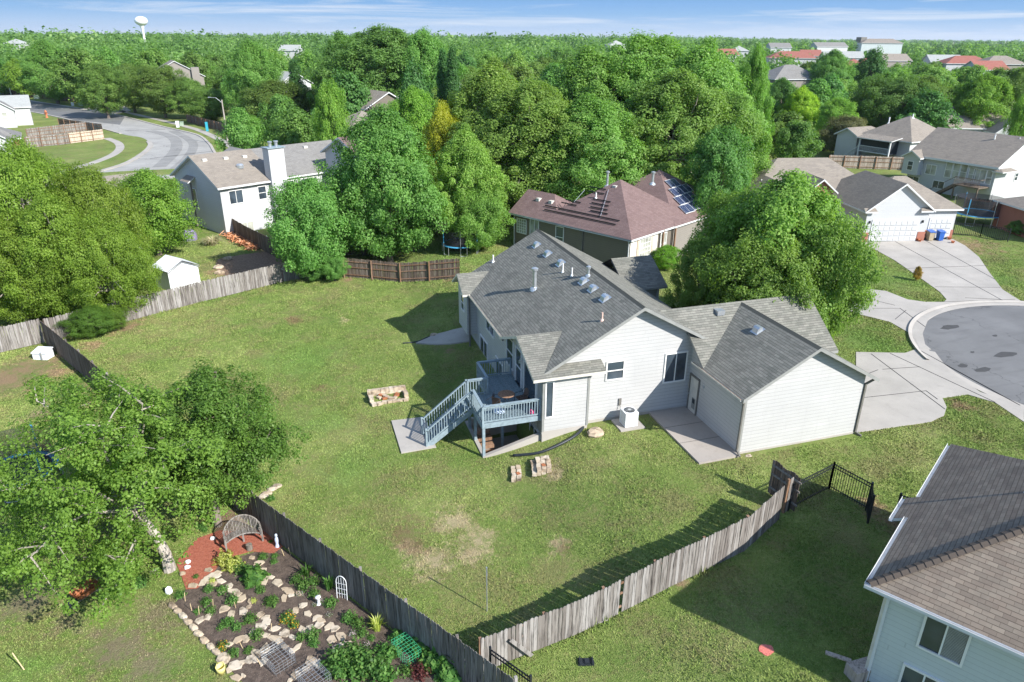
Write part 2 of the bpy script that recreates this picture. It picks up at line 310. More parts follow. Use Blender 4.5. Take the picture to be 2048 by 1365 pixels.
# ---------------------------------------------------------------- ground sheet
def grass_mat():
    m_, t, b = newmat('lawn_grass'); g = t.nodes.new('ShaderNodeNewGeometry'); P = g.outputs['Position']
    n1 = noise(t, .16, 5, .6); n2 = noise(t, 1.1, 5, .65); n3 = noise(t, 6, 4, .7); n4 = noise(t, 26, 2, .6)
    mp_ = nd(t, 'ShaderNodeMapping'); mp_.inputs['Location'].default_value = (31, 17, 0); t.links.new(P, mp_.inputs[0]); n5 = noise(t, .45, 5, .65, mp_.outputs[0])
    mx = mth(t, 'ADD', mth(t, 'MULTIPLY', n1, .45), mth(t, 'ADD', mth(t, 'MULTIPLY', n2, .3), mth(t, 'MULTIPLY', n3, .25)))
    col = ramp_(t, [(.36, (.10, .17, .032)), (.5, (.178, .235, .058)), (.64, (.30, .325, .11))], mx)
    brown = mth(t, 'MULTIPLY', mth(t, 'MAXIMUM', mth(t, 'SUBTRACT', mth(t, 'ADD', mth(t, 'MULTIPLY', n5, .62), mth(t, 'MULTIPLY', n3, .38)), .475), 0), 5.0)
    mnb = t.nodes.new('ShaderNodeMath'); mnb.operation = 'MINIMUM'; t.links.new(brown, mnb.inputs[0]); mnb.inputs[1].default_value = .6
    col = mixc(t, col, (.215, .175, .085), mnb.outputs[0])
    def blob(px, py, r, edge=.9, nz_=1.7):
        p = at(px, py); d = nd(t, 'ShaderNodeVectorMath', operation='DISTANCE'); t.links.new(P, d.inputs[0]); d.inputs[1].default_value = (p.x, p.y, p.z)
        v = mth(t, 'SUBTRACT', 1.0, mth(t, 'DIVIDE', d.outputs['Value'], r)); v = mth(t, 'ADD', v, mth(t, 'MULTIPLY', mth(t, 'SUBTRACT', n2, .5), nz_*2)); v = mth(t, 'ADD', v, mth(t, 'MULTIPLY', mth(t, 'SUBTRACT', n3, .5), nz_))
        c = t.nodes.new('ShaderNodeClamp'); t.links.new(mth(t, 'DIVIDE', v, edge), c.inputs[0]); return c.outputs[0]
    def mx_all(lst):
        a = lst[0]
        for q in lst[1:]: a = mth(t, 'MAXIMUM', a, q)
        return a
    straw = mx_all([blob(*a) for a in ((905, 1045, 1.1), (955, 1080, 1.0), (940, 1105, .9), (870, 1120, 1.1), (845, 1130, .8), (820, 1100, .7), (1120, 1090, .6), (1110, 945, .6), (690, 640, .6), (830, 1100, .5))])
    dk = mx_all([blob(*a) for a in ((815, 1065, 1.1), (830, 1090, .8), (1130, 1095, .5), (640, 775, .6), (590, 640, .9))])
    dirt = mx_all([blob(*a) for a in ((1920, 812, .9), (60, 735, 2.2), (20, 760, 2.2), (120, 745, 1.3), (240, 655, 1.9), (190, 690, 1.2), (1360, 1165, .5), (1930, 490, 3.5), (500, 520, 2.6), (445, 545, 1.5), (540, 500, 2.0), (900, 700, .6), (700, 560, .5), (1240, 500, .8), (1745, 1010, .9), (1790, 1050, 1.0), (900, 560, .7))])
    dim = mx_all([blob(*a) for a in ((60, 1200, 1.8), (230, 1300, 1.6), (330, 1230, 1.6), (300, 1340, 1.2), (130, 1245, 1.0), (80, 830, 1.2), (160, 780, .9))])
    lush = mx_all([blob(*a) for a in ((1690, 520, 4.5), (1780, 560, 4), (1740, 690, 4), (1960, 450, 4), (640, 850, 2.0), (700, 930, 1.8), (2000, 560, 3), (600, 720, 3.5), (60, 1330, 1.3), (150, 870, 1.6), (880, 520, 5))])
    col = mixc(t, col, (.13, .25, .05), mth(t, 'MULTIPLY', lush, .5))
    col = mixc(t, col, (.44, .34, .21), mth(t, 'MULTIPLY', straw, .8)); col = mixc(t, col, (.19, .115, .07), mth(t, 'MULTIPLY', dk, .7))
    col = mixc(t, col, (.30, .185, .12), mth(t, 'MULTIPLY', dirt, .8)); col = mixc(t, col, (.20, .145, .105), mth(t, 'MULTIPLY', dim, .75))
    col = mixc(t, col, (.03, .055, .014), mth(t, 'MULTIPLY', mth(t, 'GREATER_THAN', n4, .55), .25))
    col = mixc(t, col, (.28, .31, .13), mth(t, 'MULTIPLY', mth(t, 'LESS_THAN', n4, .42), .30))
    ra = nd(t, 'ShaderNodeAttribute', attribute_name='rnd'); vv = mth(t, 'ADD', mth(t, 'MULTIPLY', ra.outputs['Fac'], .9), .55); cx = t.nodes.new('ShaderNodeCombineXYZ'); [t.links.new(vv, cx.inputs[i]) for i in range(3)]; col = mixc(t, col, cx.outputs[0], 1.0, 'MULTIPLY')
    t.links.new(col, b.inputs['Base Color']); b.inputs['Roughness'].default_value = .95; b.inputs['Specular IOR Level'].default_value = .1
    bump(t, b, mth(t, 'ADD', n4, mth(t, 'MULTIPLY', n3, .8)), .9, .06); return m_
M['grass'] = grass_mat()
def axis(lo, hi, step, far, extra=()):
    a = list(np.arange(lo, hi+.01, step)); s_ = step; v = hi
    while v < far: s_ *= 1.35; v += s_; a.append(v)
    s_ = step; v = lo
    while v > -far: s_ *= 1.35; v -= s_; a.append(v)
    for e_ in extra: a.append(e_)
    return sorted(set(round(q, 4) for q in a))
gx = axis(-60, 60, 1.0, 7000, (PX0-.001, PX0+.12, PX1-.12, PX1+.001)); gy = axis(-30, 100, 1.0, 7000, (PY0-.001, PY0+.12, PY1-.12, PY1+.001))
gm = MB(); gm.v = [(x, y, (-2.25 if (PX0+.11 < x < PX1-.11 and PY0+.11 < y < PY1-.11) else tz0(x, y))) for y in gy for x in gx]
nx = len(gx)
for j in range(len(gy)-1):
    for i in range(nx-1): gm.f.append((j*nx+i, j*nx+i+1, (j+1)*nx+i+1, (j+1)*nx+i)); gm.uv.append([(0, 0)]*4); gm.mi.append(0); gm.r.append(.5)
ground = gm.build('ground', M['grass'], smooth=False); ground['kind'] = 'structure'
# sheets that follow the ground
def sheet(name, poly, mat, h=.02, step=1.0, kind='structure', skirt=.1):
    """triangulated polygon draped on the terrain at height h, with a skirt as its edge"""
    import bmesh
    bm = bmesh.new(); vs_ = [bm.verts.new((p[0], p[1], 0)) for p in poly]; f_ = bm.faces.new(vs_)
    if f_.normal.z < 0 or sum(poly[i][0]*poly[(i+1) % len(poly)][1]-poly[(i+1) % len(poly)][0]*poly[i][1] for i in range(len(poly))) < 0: bmesh.ops.reverse_faces(bm, faces=[f_])
    xs = [p[0] for p in poly]; ys = [p[1] for p in poly]
    for k, (lo, hi) in enumerate(((min(xs), max(xs)), (min(ys), max(ys)))):
        v = math.ceil(lo/step)*step
        while v < hi:
            co = (v, 0, 0) if k == 0 else (0, v, 0); no = (1, 0, 0) if k == 0 else (0, 1, 0)
            bmesh.ops.bisect_plane(bm, geom=bm.verts[:]+bm.edges[:]+bm.faces[:], plane_co=co, plane_no=no); v += step
    be = [e_ for e_ in bm.edges if len(e_.link_faces) == 1]
    for v in bm.verts: v.co.z = tz0(v.co.x, v.co.y)+h
    r_ = bmesh.ops.extrude_edge_only(bm, edges=be)
    for v in r_['geom']:
        if isinstance(v, bmesh.types.BMVert): v.co.z -= h+skirt
    bmesh.ops.triangulate(bm, faces=bm.faces[:]); bmesh.ops.recalc_face_normals(bm, faces=bm.faces[:])
    me = bpy.data.meshes.new(name); bm.to_mesh(me); bm.free(); me.materials.append(mat); o = bpy.data.objects.new(name, me); COL.objects.link(o)
    if kind: o['kind'] = kind
    return o
def px(*pts): return [tuple(at(x, y).xy) for x, y in pts]
def smooth_poly(pts, n=5, closed=False):
    out_ = []; m_ = len(pts); rng = range(m_ if closed else m_-1)
    g_ = lambda i: Vector(pts[i % m_] if closed else pts[max(0, min(m_-1, i))])
    for i in rng:
        a, b, c, d = g_(i-1), g_(i), g_(i+1), g_(i+2)
        for k in range(n):
            t = k/n; out_.append(tuple(.5*((2*b)+(c-a)*t+(2*a-5*b+4*c-d)*t*t+(3*b-a-3*c+d)*t**3)))
    if not closed: out_.append(tuple(pts[-1]))
    return out_
def strip(pts, wd):
    L_, R_ = [], []
    for i, p in enumerate(pts):
        a = Vector(pts[max(0, i-1)]); b = Vector(pts[min(len(pts)-1, i+1)]); d = (b-a).normalized(); n_ = Vector((-d.y, d.x)); p = Vector(p); L_.append(tuple(p+n_*wd/2)); R_.append(tuple(p-n_*wd/2))
    return L_+R_[::-1]
# cul-de-sac on the right
CC = (29.06, 2.18); CRAD = 10.88
circ = lambda r_, a0=0, a1=360, n=72: [(CC[0]+r_*math.cos(math.radians(a0+(a1-a0)*k/n)), CC[1]+r_*math.sin(math.radians(a0+(a1-a0)*k/n))) for k in range(n+1)]
sheet('road', circ(CRAD)[:-1], M['asphalt'], .012, 3)
sheet('road', [(33, -7.5), (38, -4), (60, -40), (48, -46)], M['asphalt'], .008, 4)
def ring(r0, r1, h0, h1, name, mat, n=96, a0=0, a1=360):
    mb = MB()
    for k in range(n):
        t0 = math.radians(a0+(a1-a0)*k/n); t1 = math.radians(a0+(a1-a0)*(k+1)/n)
        q = lambda r_, t_, z: (CC[0]+r_*math.cos(t_), CC[1]+r_*math.sin(t_), z)
        mb.face([q(r0, t0, h0), q(r1, t0, h1), q(r1, t1, h1), q(r0, t1, h0)]); mb.face([q(r1, t0, h1), q(r1, t0, -.1), q(r1, t1, -.1), q(r1, t1, h1)])
    o = mb.build(name, mat); o['kind'] = 'structure'; return o
ring(CRAD-.05, CRAD+.55, .022, .03, 'gutter_pan', M['curb']); ring(CRAD+.55, CRAD+.8, .05, .14, 'kerb', M['concrete'], 96, 225, 520)
tarp = [(1900, 655, .9, .35), (2010, 710, 1.0, .35), (1925, 732, .4, .25), (1965, 790-50, .75, .25), (1990, 672, .25, .15), (1945, 705, .2, .12)]
for i, (x, y, a, b_) in enumerate(tarp):
    p = at(x, y); poly = [(p.x+a*math.cos(k*.5236)*(1+.15*math.sin(k*2.3+i))*.9+b_*math.sin(k*.5236)*.5, p.y+b_*math.sin(k*.5236)*(1+.2*math.cos(k*1.7+i))) for k in range(12)]
    sheet('tar_patch', poly, M['tar'], .017, 5)
# driveways
dw = px((1712, 705), (1760, 706), (1810, 707), (1836, 698), (1870, 705), (1900, 745), (1960, 785), (2048, 815), (2048, 845), (1990, 806), (1935, 790), (1885, 797), (1893, 815), (1888, 832), (1860, 845), (1712, 866))
sheet('driveway', dw, M['concrete'], .03)
dw2 = px((1742, 580), (1772, 583), (1815, 600), (1850, 605), (1895, 605), (1885, 622), (1856, 640), (1845, 668), (1850, 690), (1862, 700), (1840, 700), (1830, 680), (1815, 665), (1780, 645), (1720, 630), (1690, 620), (1712, 590))
sheet('driveway', dw2, M['concrete'], .036)
dw3 = px((1723, 486), (1905, 479), (1930, 492), (1958, 515), (1978, 545), (2005, 580), (2048, 607), (2048, 612), (1980, 609), (1905, 614), (1880, 612), (1893, 600), (1880, 585), (1845, 560), (1790, 522), (1745, 497))
sheet('driveway', dw3, M['concrete'], .033)
def joint(p, q, h=.045, wd=.035):
    a = at(*p); b = at(*q); sheet('driveway_joint', strip([tuple(a.xy), tuple(b.xy)], wd), M['tar'], h, 1.5, 'structure', .01)
for p, q in (((1742, 709), (1890, 820)), ((1780, 708), (1990, 806)), ((1836, 700), (2040, 812)), ((1765, 740), (1840, 735)), ((1716, 798), (1852, 783)), ((1852, 783), (1875, 800)), ((1738, 748), (1756, 741))): joint(p, q)
for p, q in (((1790, 484), (2010, 605)), ((1850, 482), (1990, 560)), ((1815, 538), (1975, 532)), ((1870, 575), (2000, 576)), ((1885, 605), (2030, 600)), ((1930, 597), (2000, 600))): joint(p, q, .048)
for p, q in (((1752, 603), (1790, 612)), ((1790, 640), (1812, 622)), ((1745, 618), (1800, 618)), ((1800, 618), (1850, 655))): joint(p, q, .05)
pp = px((1896, 812), (1925, 800), (1945, 812), (1920, 830), (1900, 826)); pass
# street on the left
re_o = px((20, 197), (56, 201.6), (137, 213.6), (219, 227), (328, 254.6), (393, 270), (417, 287), (427, 302), (440, 330), (400, 352), (300, 360)); re_i = px((160, 352), (209, 341), (255, 326), (288, 306), (300.6, 292), (297, 283.5), (281, 275), (241, 268), (141, 241), (68.6, 225.5), (0, 215))
o_s = smooth_poly(re_o, 4); i_s = smooth_poly(re_i, 4)
sheet('road', o_s+i_s, M['asphalt_pale'], .012, 6)
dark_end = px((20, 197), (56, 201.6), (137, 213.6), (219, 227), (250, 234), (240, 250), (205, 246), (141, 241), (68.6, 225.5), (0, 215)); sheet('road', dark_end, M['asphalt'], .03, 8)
sheet('kerb', strip(o_s, .45), M['curb'], .14, 3); sheet('kerb', strip(smooth_poly(re_i[:6], 4), .8), M['concrete'], .13, 3); sheet('kerb', strip(smooth_poly(re_i[7:], 4), .45), M['curb'], .14, 3)
sw = smooth_poly(px((120, 350), (146, 338), (190, 325), (226, 310), (240, 297), (235, 286), (213, 277)), 4); sheet('pavement', strip(sw, 1.4), M['concrete'], .04, 3)
sw2 = smooth_poly(px((240, 222), (300, 236), (350, 248), (400, 262), (445, 283), (470, 298), (520, 330)), 4); sheet('pavement', strip(sw2, 1.5), M['concrete'], .05, 3)
sheet('driveway', px((160, 219), (200, 210), (250, 212), (262, 222), (225, 230)), M['concrete'], .05, 4)
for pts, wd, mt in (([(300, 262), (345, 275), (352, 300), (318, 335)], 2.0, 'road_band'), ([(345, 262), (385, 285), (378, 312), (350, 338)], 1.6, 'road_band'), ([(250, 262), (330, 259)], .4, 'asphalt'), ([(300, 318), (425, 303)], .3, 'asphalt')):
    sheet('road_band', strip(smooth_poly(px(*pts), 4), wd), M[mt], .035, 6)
# side yard patio, air conditioner pad, stair pad
def slabthing(name, label, cat, poly, mat, z0, z1): mb = MB(); mb.prism(poly, z0, z1); return tag(mb.build(name, mat), label, cat)
ps = slabthing('patio', 'concrete patio slab in the shade beside the garage side door', 'patio', [(-2.3, 4.96), (-.02, 4.96), (-.02, .0), (-.02, -.25), (-2.3, -.28)], M['concrete_dark'], -.3, .1); 
for y in (3.2, 1.6):
    mb = MB(); mb.box(-2.3, y-.012, .1, -.02, y+.012, .104); mb.build('expansion_joint', M['tar'], ps)
slabthing('stair_pad', 'square concrete pad at the foot of the deck stairs', 'slab', [(-15.7, 6.5), (-15.7, 10.0), (-13.85, 9.9), (-13.85, 6.5)], M['concrete'], -1.4, -.965)
# ---------------------------------------------------------------- house kit
def walls(mb, x0, y0, x1, y1, z0, z1, axis='x', A='h', B='h', sl=.5):
    hx = (y1-y0)/2*sl if axis == 'x' else (x1-x0)/2*sl
    def w4(a, b, gable):
        pts = [(a[0], a[1], z0), (b[0], b[1], z0), (b[0], b[1], z1)]
        if gable: pts.append(((a[0]+b[0])/2, (a[1]+b[1])/2, z1+hx-.05))
        pts.append((a[0], a[1], z1)); mb.face(pts)
    w4((x0, y0), (x1, y0), axis == 'y' and A == 'g'); w4((x1, y0), (x1, y1), axis == 'x' and B == 'g'); w4((x1, y1), (x0, y1), axis == 'y' and B == 'g'); w4((x0, y1), (x0, y0), axis == 'x' and A == 'g')
def roof_rect(mb, x0, y0, x1, y1, zw, sl, ov=.45, axis='x', A='h', B='h', t=.17, rake=.4):
    """roof over a rectangle; zw is the wall top; ends A (low side) and B are gable or hip"""
    tr = (lambda x, y, z: (x, y, z)) if axis == 'x' else (lambda x, y, z: (y, x, z))
    if axis == 'y': x0, y0, x1, y1 = y0, x0, y1, x1
    hw = (y1-y0)/2+ov; ze = zw-ov*sl+.12; zr = ze+hw*sl; yc = (y0+y1)/2
    xa = x0-rake if A == 'g' else x0-ov+hw; xb = x1+rake if B == 'g' else x1+ov-hw
    if xb < xa: m_ = (xa+xb)/2; xa = xb = m_
    ea = x0-(rake if A == 'g' else ov); eb = x1+(rake if B == 'g' else ov)
    F_ = [(ea, y0-ov, ze), (eb, y0-ov, ze), (xb, yc, zr), (xa, yc, zr)]; Bk = [(ea, y1+ov, ze), (eb, y1+ov, ze), (xb, yc, zr), (xa, yc, zr)]
    if xb-xa < 1e-6: F_ = F_[:3]; Bk = Bk[:3]; ed = [0]
    else: ed = [0]+([1] if B == 'g' else [])+([3] if A == 'g' else [])
    mb.slab([tr(*p) for p in F_], t, ed); mb.slab([tr(*p) for p in Bk], t, ed)
    if A == 'h': mb.slab([tr(ea, y0-ov, ze), tr(ea, y1+ov, ze), tr(xa, yc, zr)], t, [0])
    if B == 'h': mb.slab([tr(eb, y0-ov, ze), tr(eb, y1+ov, ze), tr(xb, yc, zr)], t, [0])
    return zr
FACE = {'x-': ((-1, 0), (0, -1)), 'x+': ((1, 0), (0, 1)), 'y-': ((0, -1), (1, 0)), 'y+': ((0, 1), (-1, 0))}
def window(parent, face, x, y, z, w_, h, split='v', fr='frame', pane='glass', name='window', t=.07):
    """x, y, z: the centre of the sill on the wall; split v = side by side sashes, h = one over the other, g = grid"""
    n_, a_ = FACE[face]; f_ = MB(); R_ = Matrix(((a_[0], n_[0], 0, x), (a_[1], n_[1], 0, y), (0, 0, 1, z), (0, 0, 0, 1)))
    for q in ((-w_/2-t, .0, -t, -w_/2, .06, h+t), (w_/2, .0, -t, w_/2+t, .06, h+t), (-w_/2, .0, -t, w_/2, .075, 0), (-w_/2, .0, h, w_/2, .06, h+t)): f_.box(*q, M=R_)
    if split == 'v': f_.box(-.025, 0, 0, .025, .05, h, M=R_)
    if split == 'h': f_.box(-w_/2, 0, h/2-.025, w_/2, .05, h/2+.025, M=R_)
    if split == 'g':
        for k in range(1, 4): f_.box(-w_/2+w_*k/4-.02, 0, 0, -w_/2+w_*k/4+.02, .045, h, M=R_)
        for k in range(1, 5): f_.box(-w_/2, 0, h*k/5-.02, w_/2, .047, h*k/5+.02, M=R_)
    wo = f_.build(name, M[fr], parent); p_ = MB(); p_.box(-w_/2, -.01, 0, w_/2, .018, h, M=R_); p_.build('pane', M[pane], wo); return wo
def garage_door(parent, face, x, y, z, w_, h, rows=4, cols=8, mat='door_white'):
    n_, a_ = FACE[face]; f_ = MB(); R_ = Matrix(((a_[0], n_[0], 0, x), (a_[1], n_[1], 0, y), (0, 0, 1, z), (0, 0, 0, 1)))
    for r_ in range(rows):
        f_.box(-w_/2, .0, h*r_/rows+.02, w_/2, .05, h*(r_+1)/rows-.02, M=R_)
        for c in range(cols): f_.box(-w_/2+w_*c/cols+.07, -.0+.05, h*r_/rows+.09, -w_/2+w_*(c+1)/cols-.07, .075, h*(r_+1)/rows-.09, M=R_)
    o = f_.build('garage_door', M[mat], parent); g_ = MB()
    for q in ((-w_/2-.1, 0, 0, -w_/2, .06, h+.1), (w_/2, 0, 0, w_/2+.1, .06, h+.1), (-w_/2, 0, h, w_/2, .06, h+.1)): g_.box(*q, M=R_)
    g_.build('door_frame', M['trim_white'], o); return o
def gutter(parent, a, b, mat='trim_white', name='gutter', wd=.12):
    mb = MB(); a = Vector(a); b = Vector(b); d = (b-a).normalized(); s_ = Vector((-d.y, d.x, 0))
    for (o1, o2, z0, z1) in ((0, wd, -.1, -.085), (0, .012, -.1, .0), (wd-.012, wd, -.1, .015)):
        q = [a+s_*o1+Vector((0, 0, z0)), b+s_*o1+Vector((0, 0, z0)), b+s_*o2+Vector((0, 0, z0)), a+s_*o2+Vector((0, 0, z0))]; top = [p+Vector((0, 0, z1-z0)) for p in q]
        mb.face(q[::-1]); mb.face(top)
        for i in range(4): j = (i+1) % 4; mb.face([q[i], q[j], top[j], top[i]])
    return mb.build(name, M[mat], parent)
def downspout(parent, x, y, z0, z1, mat='trim_white', ox=0, oy=0, wd=.08):
    mb = MB(); mb.bar((x+ox, y+oy, z1), (x, y, z1-.35), wd, wd); mb.box(x-wd/2, y-wd/2, z0+.1, x+wd/2, y+wd/2, z1-.33); mb.bar((x, y, z0+.14), (x+ox*.6-.15*(ox == 0), y+oy*.6-.1, z0+.05), wd, wd); return mb.build('downspout', M[mat], parent)
def pipe_vent(parent, x, y, z, h, r_=.05, cap=False, mat='pvc', name='vent_pipe'):
    mb = MB(); mb.lathe(x, y, [(r_*2.6, z-.12), (r_*2.2, z+.02), (r_*1.1, z+.10), (r_, z+.12), (r_, z+h)] + ([(r_*1.7, z+h+.02), (r_*1.75, z+h+.14), (r_*.6, z+h+.2), (0, z+h+.2)] if cap else [(r_*.7, z+h), (r_*.65, z+h-.1), (0, z+h-.1)]), 14); return mb.build(name, M[mat], parent)
def box_vent(parent, x, y, z, sx, sl, dirx=-1, mat='metal'):     # low hood on a slope falling towards dirx along x
    mb = MB(); w2 = .22; l = .26
    lo = z - l*sl; prof = [(0, z+.02), (0, z+.17), (l*.6, z+.16), (l, z+.06), (l+.06, lo-.03)]
    for i in range(len(prof)-1):
        a, b = prof[i], prof[i+1]; mb.face([(x+dirx*a[0], y-w2, a[1]), (x+dirx*b[0], y-w2, b[1]), (x+dirx*b[0], y+w2, b[1]), (x+dirx*a[0], y+w2, a[1])])
    for s_ in (-w2, w2): mb.face([(x+dirx*a[0], y+s_, a[1]) for a in prof]+[(x, y+s_, z-.15)])
    mb.face([(x-dirx*.14, y-w2-.08, z+.14*sl+.012), (x+dirx*(l+.12), y-w2-.08, z-(l+.12)*sl+.012), (x+dirx*(l+.12), y+w2+.08, z-(l+.12)*sl+.012), (x-dirx*.14, y+w2+.08, z+.14*sl+.012)])
    return mb.build('roof_vent', M[mat], parent)
# ================================================================ the main house
H = thing('house', 'pale sided house with grey shingle roof in the centre of the yard', 'house')
SL = .56; ZR = 6.50; XR = -3.3
zm = lambda x: ZR-SL*abs(x-XR)
# main walls
mb = MB()
xw, xe, yf, yb = -8.58, 2.05, 5.0, 20.35
mb.face([(xw, yf, -.6), (0, yf, -.6), (xe, yf, -.6), (xe, yf, zm(xe)-.15), (XR, yf, ZR-.18), (xw, yf, zm(xw)-.15)])
mb.face([(xw, yb, -1.5), (xw, yf, -2.4), (xw, yf, zm(xw)-.12), (xw, yb, zm(xw)-.12)]); mb.face([(xe, yf, -.5), (xe, yb, -.5), (xe, yb, zm(xe)-.12), (xe, yf, zm(xe)-.12)])
mb.face([(xe, yb, -.5), (xw, yb, -1.6), (xw, yb, zm(xw)-.15), (XR, yb, ZR-.18), (xe, yb, zm(xe)-.15)])
mb.build('wall', M['siding'], H)
mb = MB(); mb.box(xw-.02, yf-.025, -.6, -.0, yf, .16); mb.box(xw-.03, yf, -2.4, xw, yb, -.45); mb.build('foundation', M['concrete'], H)
# main roof
mb = MB()
xl, xr_, y0, y1 = -9.08, 2.5, 4.5, 20.9
nr = 7.1; nz_ = 4.6; ns = .42                                  # nook roof ridge line
zn = lambda y: nz_-ns*abs(y-nr)
xa = XR-(ZR-zn(4.5))/SL; xb_ = XR-(ZR-nz_)/SL
mb.slab([(XR, y0, ZR), (xa, y0, zm(xa)), (xb_, nr, nz_), (xl, nr+(nz_-zm(xl))/ns, zm(xl)), (xl, y1, zm(xl)), (XR, y1, ZR)], .18, [0, 3, 4])
mb.slab([(XR, y0, ZR), (xr_, y0, zm(xr_)), (xr_, y1, zm(xr_)), (XR, y1, ZR)], .18, [0, 1, 2])
mb.build('roof', [M['roof'], M['trim']], H)
mb = MB(); k = 0
while y0+k*.22 < y1: mb.cur = random.random(); a = y0+k*.22; mb.face([(XR-.16, a, ZR-.085), (XR, a, ZR+.016), (XR, a+.24, ZR+.008), (XR-.16, a+.24, ZR-.09)]); mb.face([(XR, a, ZR+.016), (XR+.16, a, ZR-.085), (XR+.16, a+.24, ZR-.09), (XR, a+.24, ZR+.008)]); k += 1
mb.build('ridge_cap', M['roof'], H)
# nook at the near left corner
mb = MB(); nx0, nx1 = -9.28, -5.35
mb.slab([(nx0, 4.2, zn(4.2)), (xa, 4.2, zn(4.2)), (nx1, 4.2, zn(4.2)), (nx1, 4.99, zn(4.99)), (xa+.35, 4.99, zn(4.99)), (xb_, nr, nz_), (nx0, nr, nz_)], .15, [0, 1, 2, 6])
mb.slab([(nx0, nr, nz_), (xb_, nr, nz_), (xl+.1, nr+(nz_-zm(xl))/ns, zn(nr+(nz_-zm(xl))/ns)), (nx0, nr+(nz_-zm(xl))/ns, zn(nr+(nz_-zm(xl))/ns))], .15, [3, 2])
mb.build('nook_roof', [M['roof'], M['trim_cream']], H)
mb = MB(); X0, X1, Y0 = -8.62, -6.1, 4.6
mb.face([(X0, Y0, .15), (X1, Y0, .15), (X1, Y0, zn(Y0)-.12), (X0, Y0, zn(Y0)-.12)]); mb.face([(X1, Y0, .15), (X1, 5.0, .15), (X1, 5.0, zn(5)-.12), (X1, Y0, zn(Y0)-.12)]); mb.face([(X0, Y0, .15), (X1, Y0, .15), (X1, 5, .15), (X0, 5, .15)])
mb.face([(X0, 9.6, -2.3), (X0, Y0, -2.3), (X0, Y0, zn(Y0)-.12), (X0, nr, nz_-.12), (X0, 9.6, zn(9.6)-.12)]); mb.build('nook_wall', M['siding'], H)
mb = MB(); mb.box(X0-.01, Y0, -2.3, X1, 4.98, .15); mb.build('nook_foundation', M['concrete'], H)
# corner boards
mb = MB()
for (x, y, z0, z1) in ((X0-.03, Y0-.03, .15, zn(Y0)-.1), (X1-.09, Y0-.03, .15, zn(Y0)-.1)): mb.box(x, y, z0, x+.12, y+.025, z1)
mb.box(X0-.035, Y0, .0, X0-.01, Y0+.75, zn(Y0)-.1); mb.build('corner_board', M['trim'], H)
# far left cantilevered bump
mb = MB(); by0, by1, bx, bz = 18.1, 20.5, -9.25, 4.25; byc = 19.35
zb = lambda y: bz-.62*abs(y-byc)
mb.slab([(-9.6, 17.75, zb(17.75)), (xl, 17.75, zb(17.75)), (XR-(ZR-bz)/SL, byc, bz), (-9.6, byc, bz)], .14, [0, 3]); mb.slab([(-9.6, 20.95, zb(20.95)), (xl, 20.95, zb(20.95)), (XR-(ZR-bz)/SL, byc, bz), (-9.6, byc, bz)], .14, [0, 3]); mb.build('bump_roof', [M['roof'], M['trim_cream']], H)
mb = MB(); mb.face([(bx, by1, .25), (bx, by0, .25), (bx, by0, zb(by0)-.1), (bx, byc, bz-.1), (bx, by1, zb(by1)-.1)]); mb.face([(bx, by0, .25), (xw, by0, .25), (xw, by0, zb(by0)-.1), (bx, by0, zb(by0)-.1)]); mb.face([(bx, by0, .25), (bx, by1, .25), (xw, by1, .25), (xw, by0, .25)]); mb.face([(bx, by1, .25), (xw, by1, .25), (xw, by1, 3), (bx, by1, 3)]); mb.build('bump_wall', M['siding'], H)
window(H, 'x-', bx, 19.2, 1.7, .75, 1.0, 'h')
mb = MB(); mb.box(-9.15, 17.95, -.9, -9.05, 18.06, 3.2); mb.build('downspout', M['gutter'], H)
gutter(H, (xl-.01, 9.9, zm(xl)-.02), (xl-.01, 17.8, zm(xl)-.02), 'trim_cream')
# left side windows and doors
window(H, 'x-', xw, 14.6, 1.75, 1.7, 1.25, 'v'); window(H, 'x-', xw, 10.35, 1.35, 1.2, 1.7, 'h'); window(H, 'x-', xw, 16.2, -.75, 1.7, 1.35, 'v'); window(H, 'x-', xw, 12.6, -.75, 1.5, 1.35, 'v')
window(H, 'x-', X0, 8.6, 1.0, .95, 2.1, 'h', 'frame', 'glass', 'glass_door'); window(H, 'x-', X0, 6.6, 1.0, 1.9, 2.05, '', 'frame', 'glass', 'patio_door')
mb = MB(); mb.tube([(X0-.03, 7.85, 2.9), (X0-.18, 7.85, 2.92), (X0-.2, 7.85, 2.8)], .02, 6); mb.cyl(X0-.2, 7.85, 2.66, 2.82, .06); mb.build('wall_lamp', M['metal'], H)
window(H, 'y-', -8.28, Y0, 1.0, .34, 1.95, '', 'frame', 'glass', 'narrow_window')
window(H, 'x-', X0, 5.75, -2.1, 1.3, 1.9, 'v', 'frame', 'glass', 'basement_door')
# front (gable) windows
window(H, 'y-', -4.5, yf, 2.45, .92, .98, 'h'); window(H, 'y-', -.93, yf, 1.83, 1.22, 1.62, 'v')
mb = MB(); mb.box(-6.2, 4.9, .25, -6.09, 4.99, zn(4.6)-.3); mb.bar((-6.14, 4.5, zn(4.6)-.05), (-6.14, 4.95, zn(4.6)-.35), .09, .09); mb.build('downspout', M['gutter'], H)
for x, y, b_ in ((-4.1, 18.57, 1), (-4.1, 16.37, 1), (-4.05, 14.13, 1), (-4.05, 10.84-.4, 1), (-4.05, 9.63-.55, 1), (-4.05, 7.44, 1)): box_vent(H, x, y, zm(x)+.02, 1, SL)
pipe_vent(H, -4.45, 13.0, zm(-4.45), .55, .04); pipe_vent(H, -4.3, 11.9, zm(-4.3), .5, .04); pipe_vent(H, -3.75, 10.75, zm(-3.75), .42, .08, True, 'metal', 'flue'); pipe_vent(H, -6.17, 13.22, zm(-6.17), 1.15, .12, True, 'metal', 'flue')
pipe_vent(H, -6.77, 20.3, zm(-6.77), .5, .05); pipe_vent(H, -5.06, 5.75, zm(-5.06), .45, .05, False, 'pvc_tan')
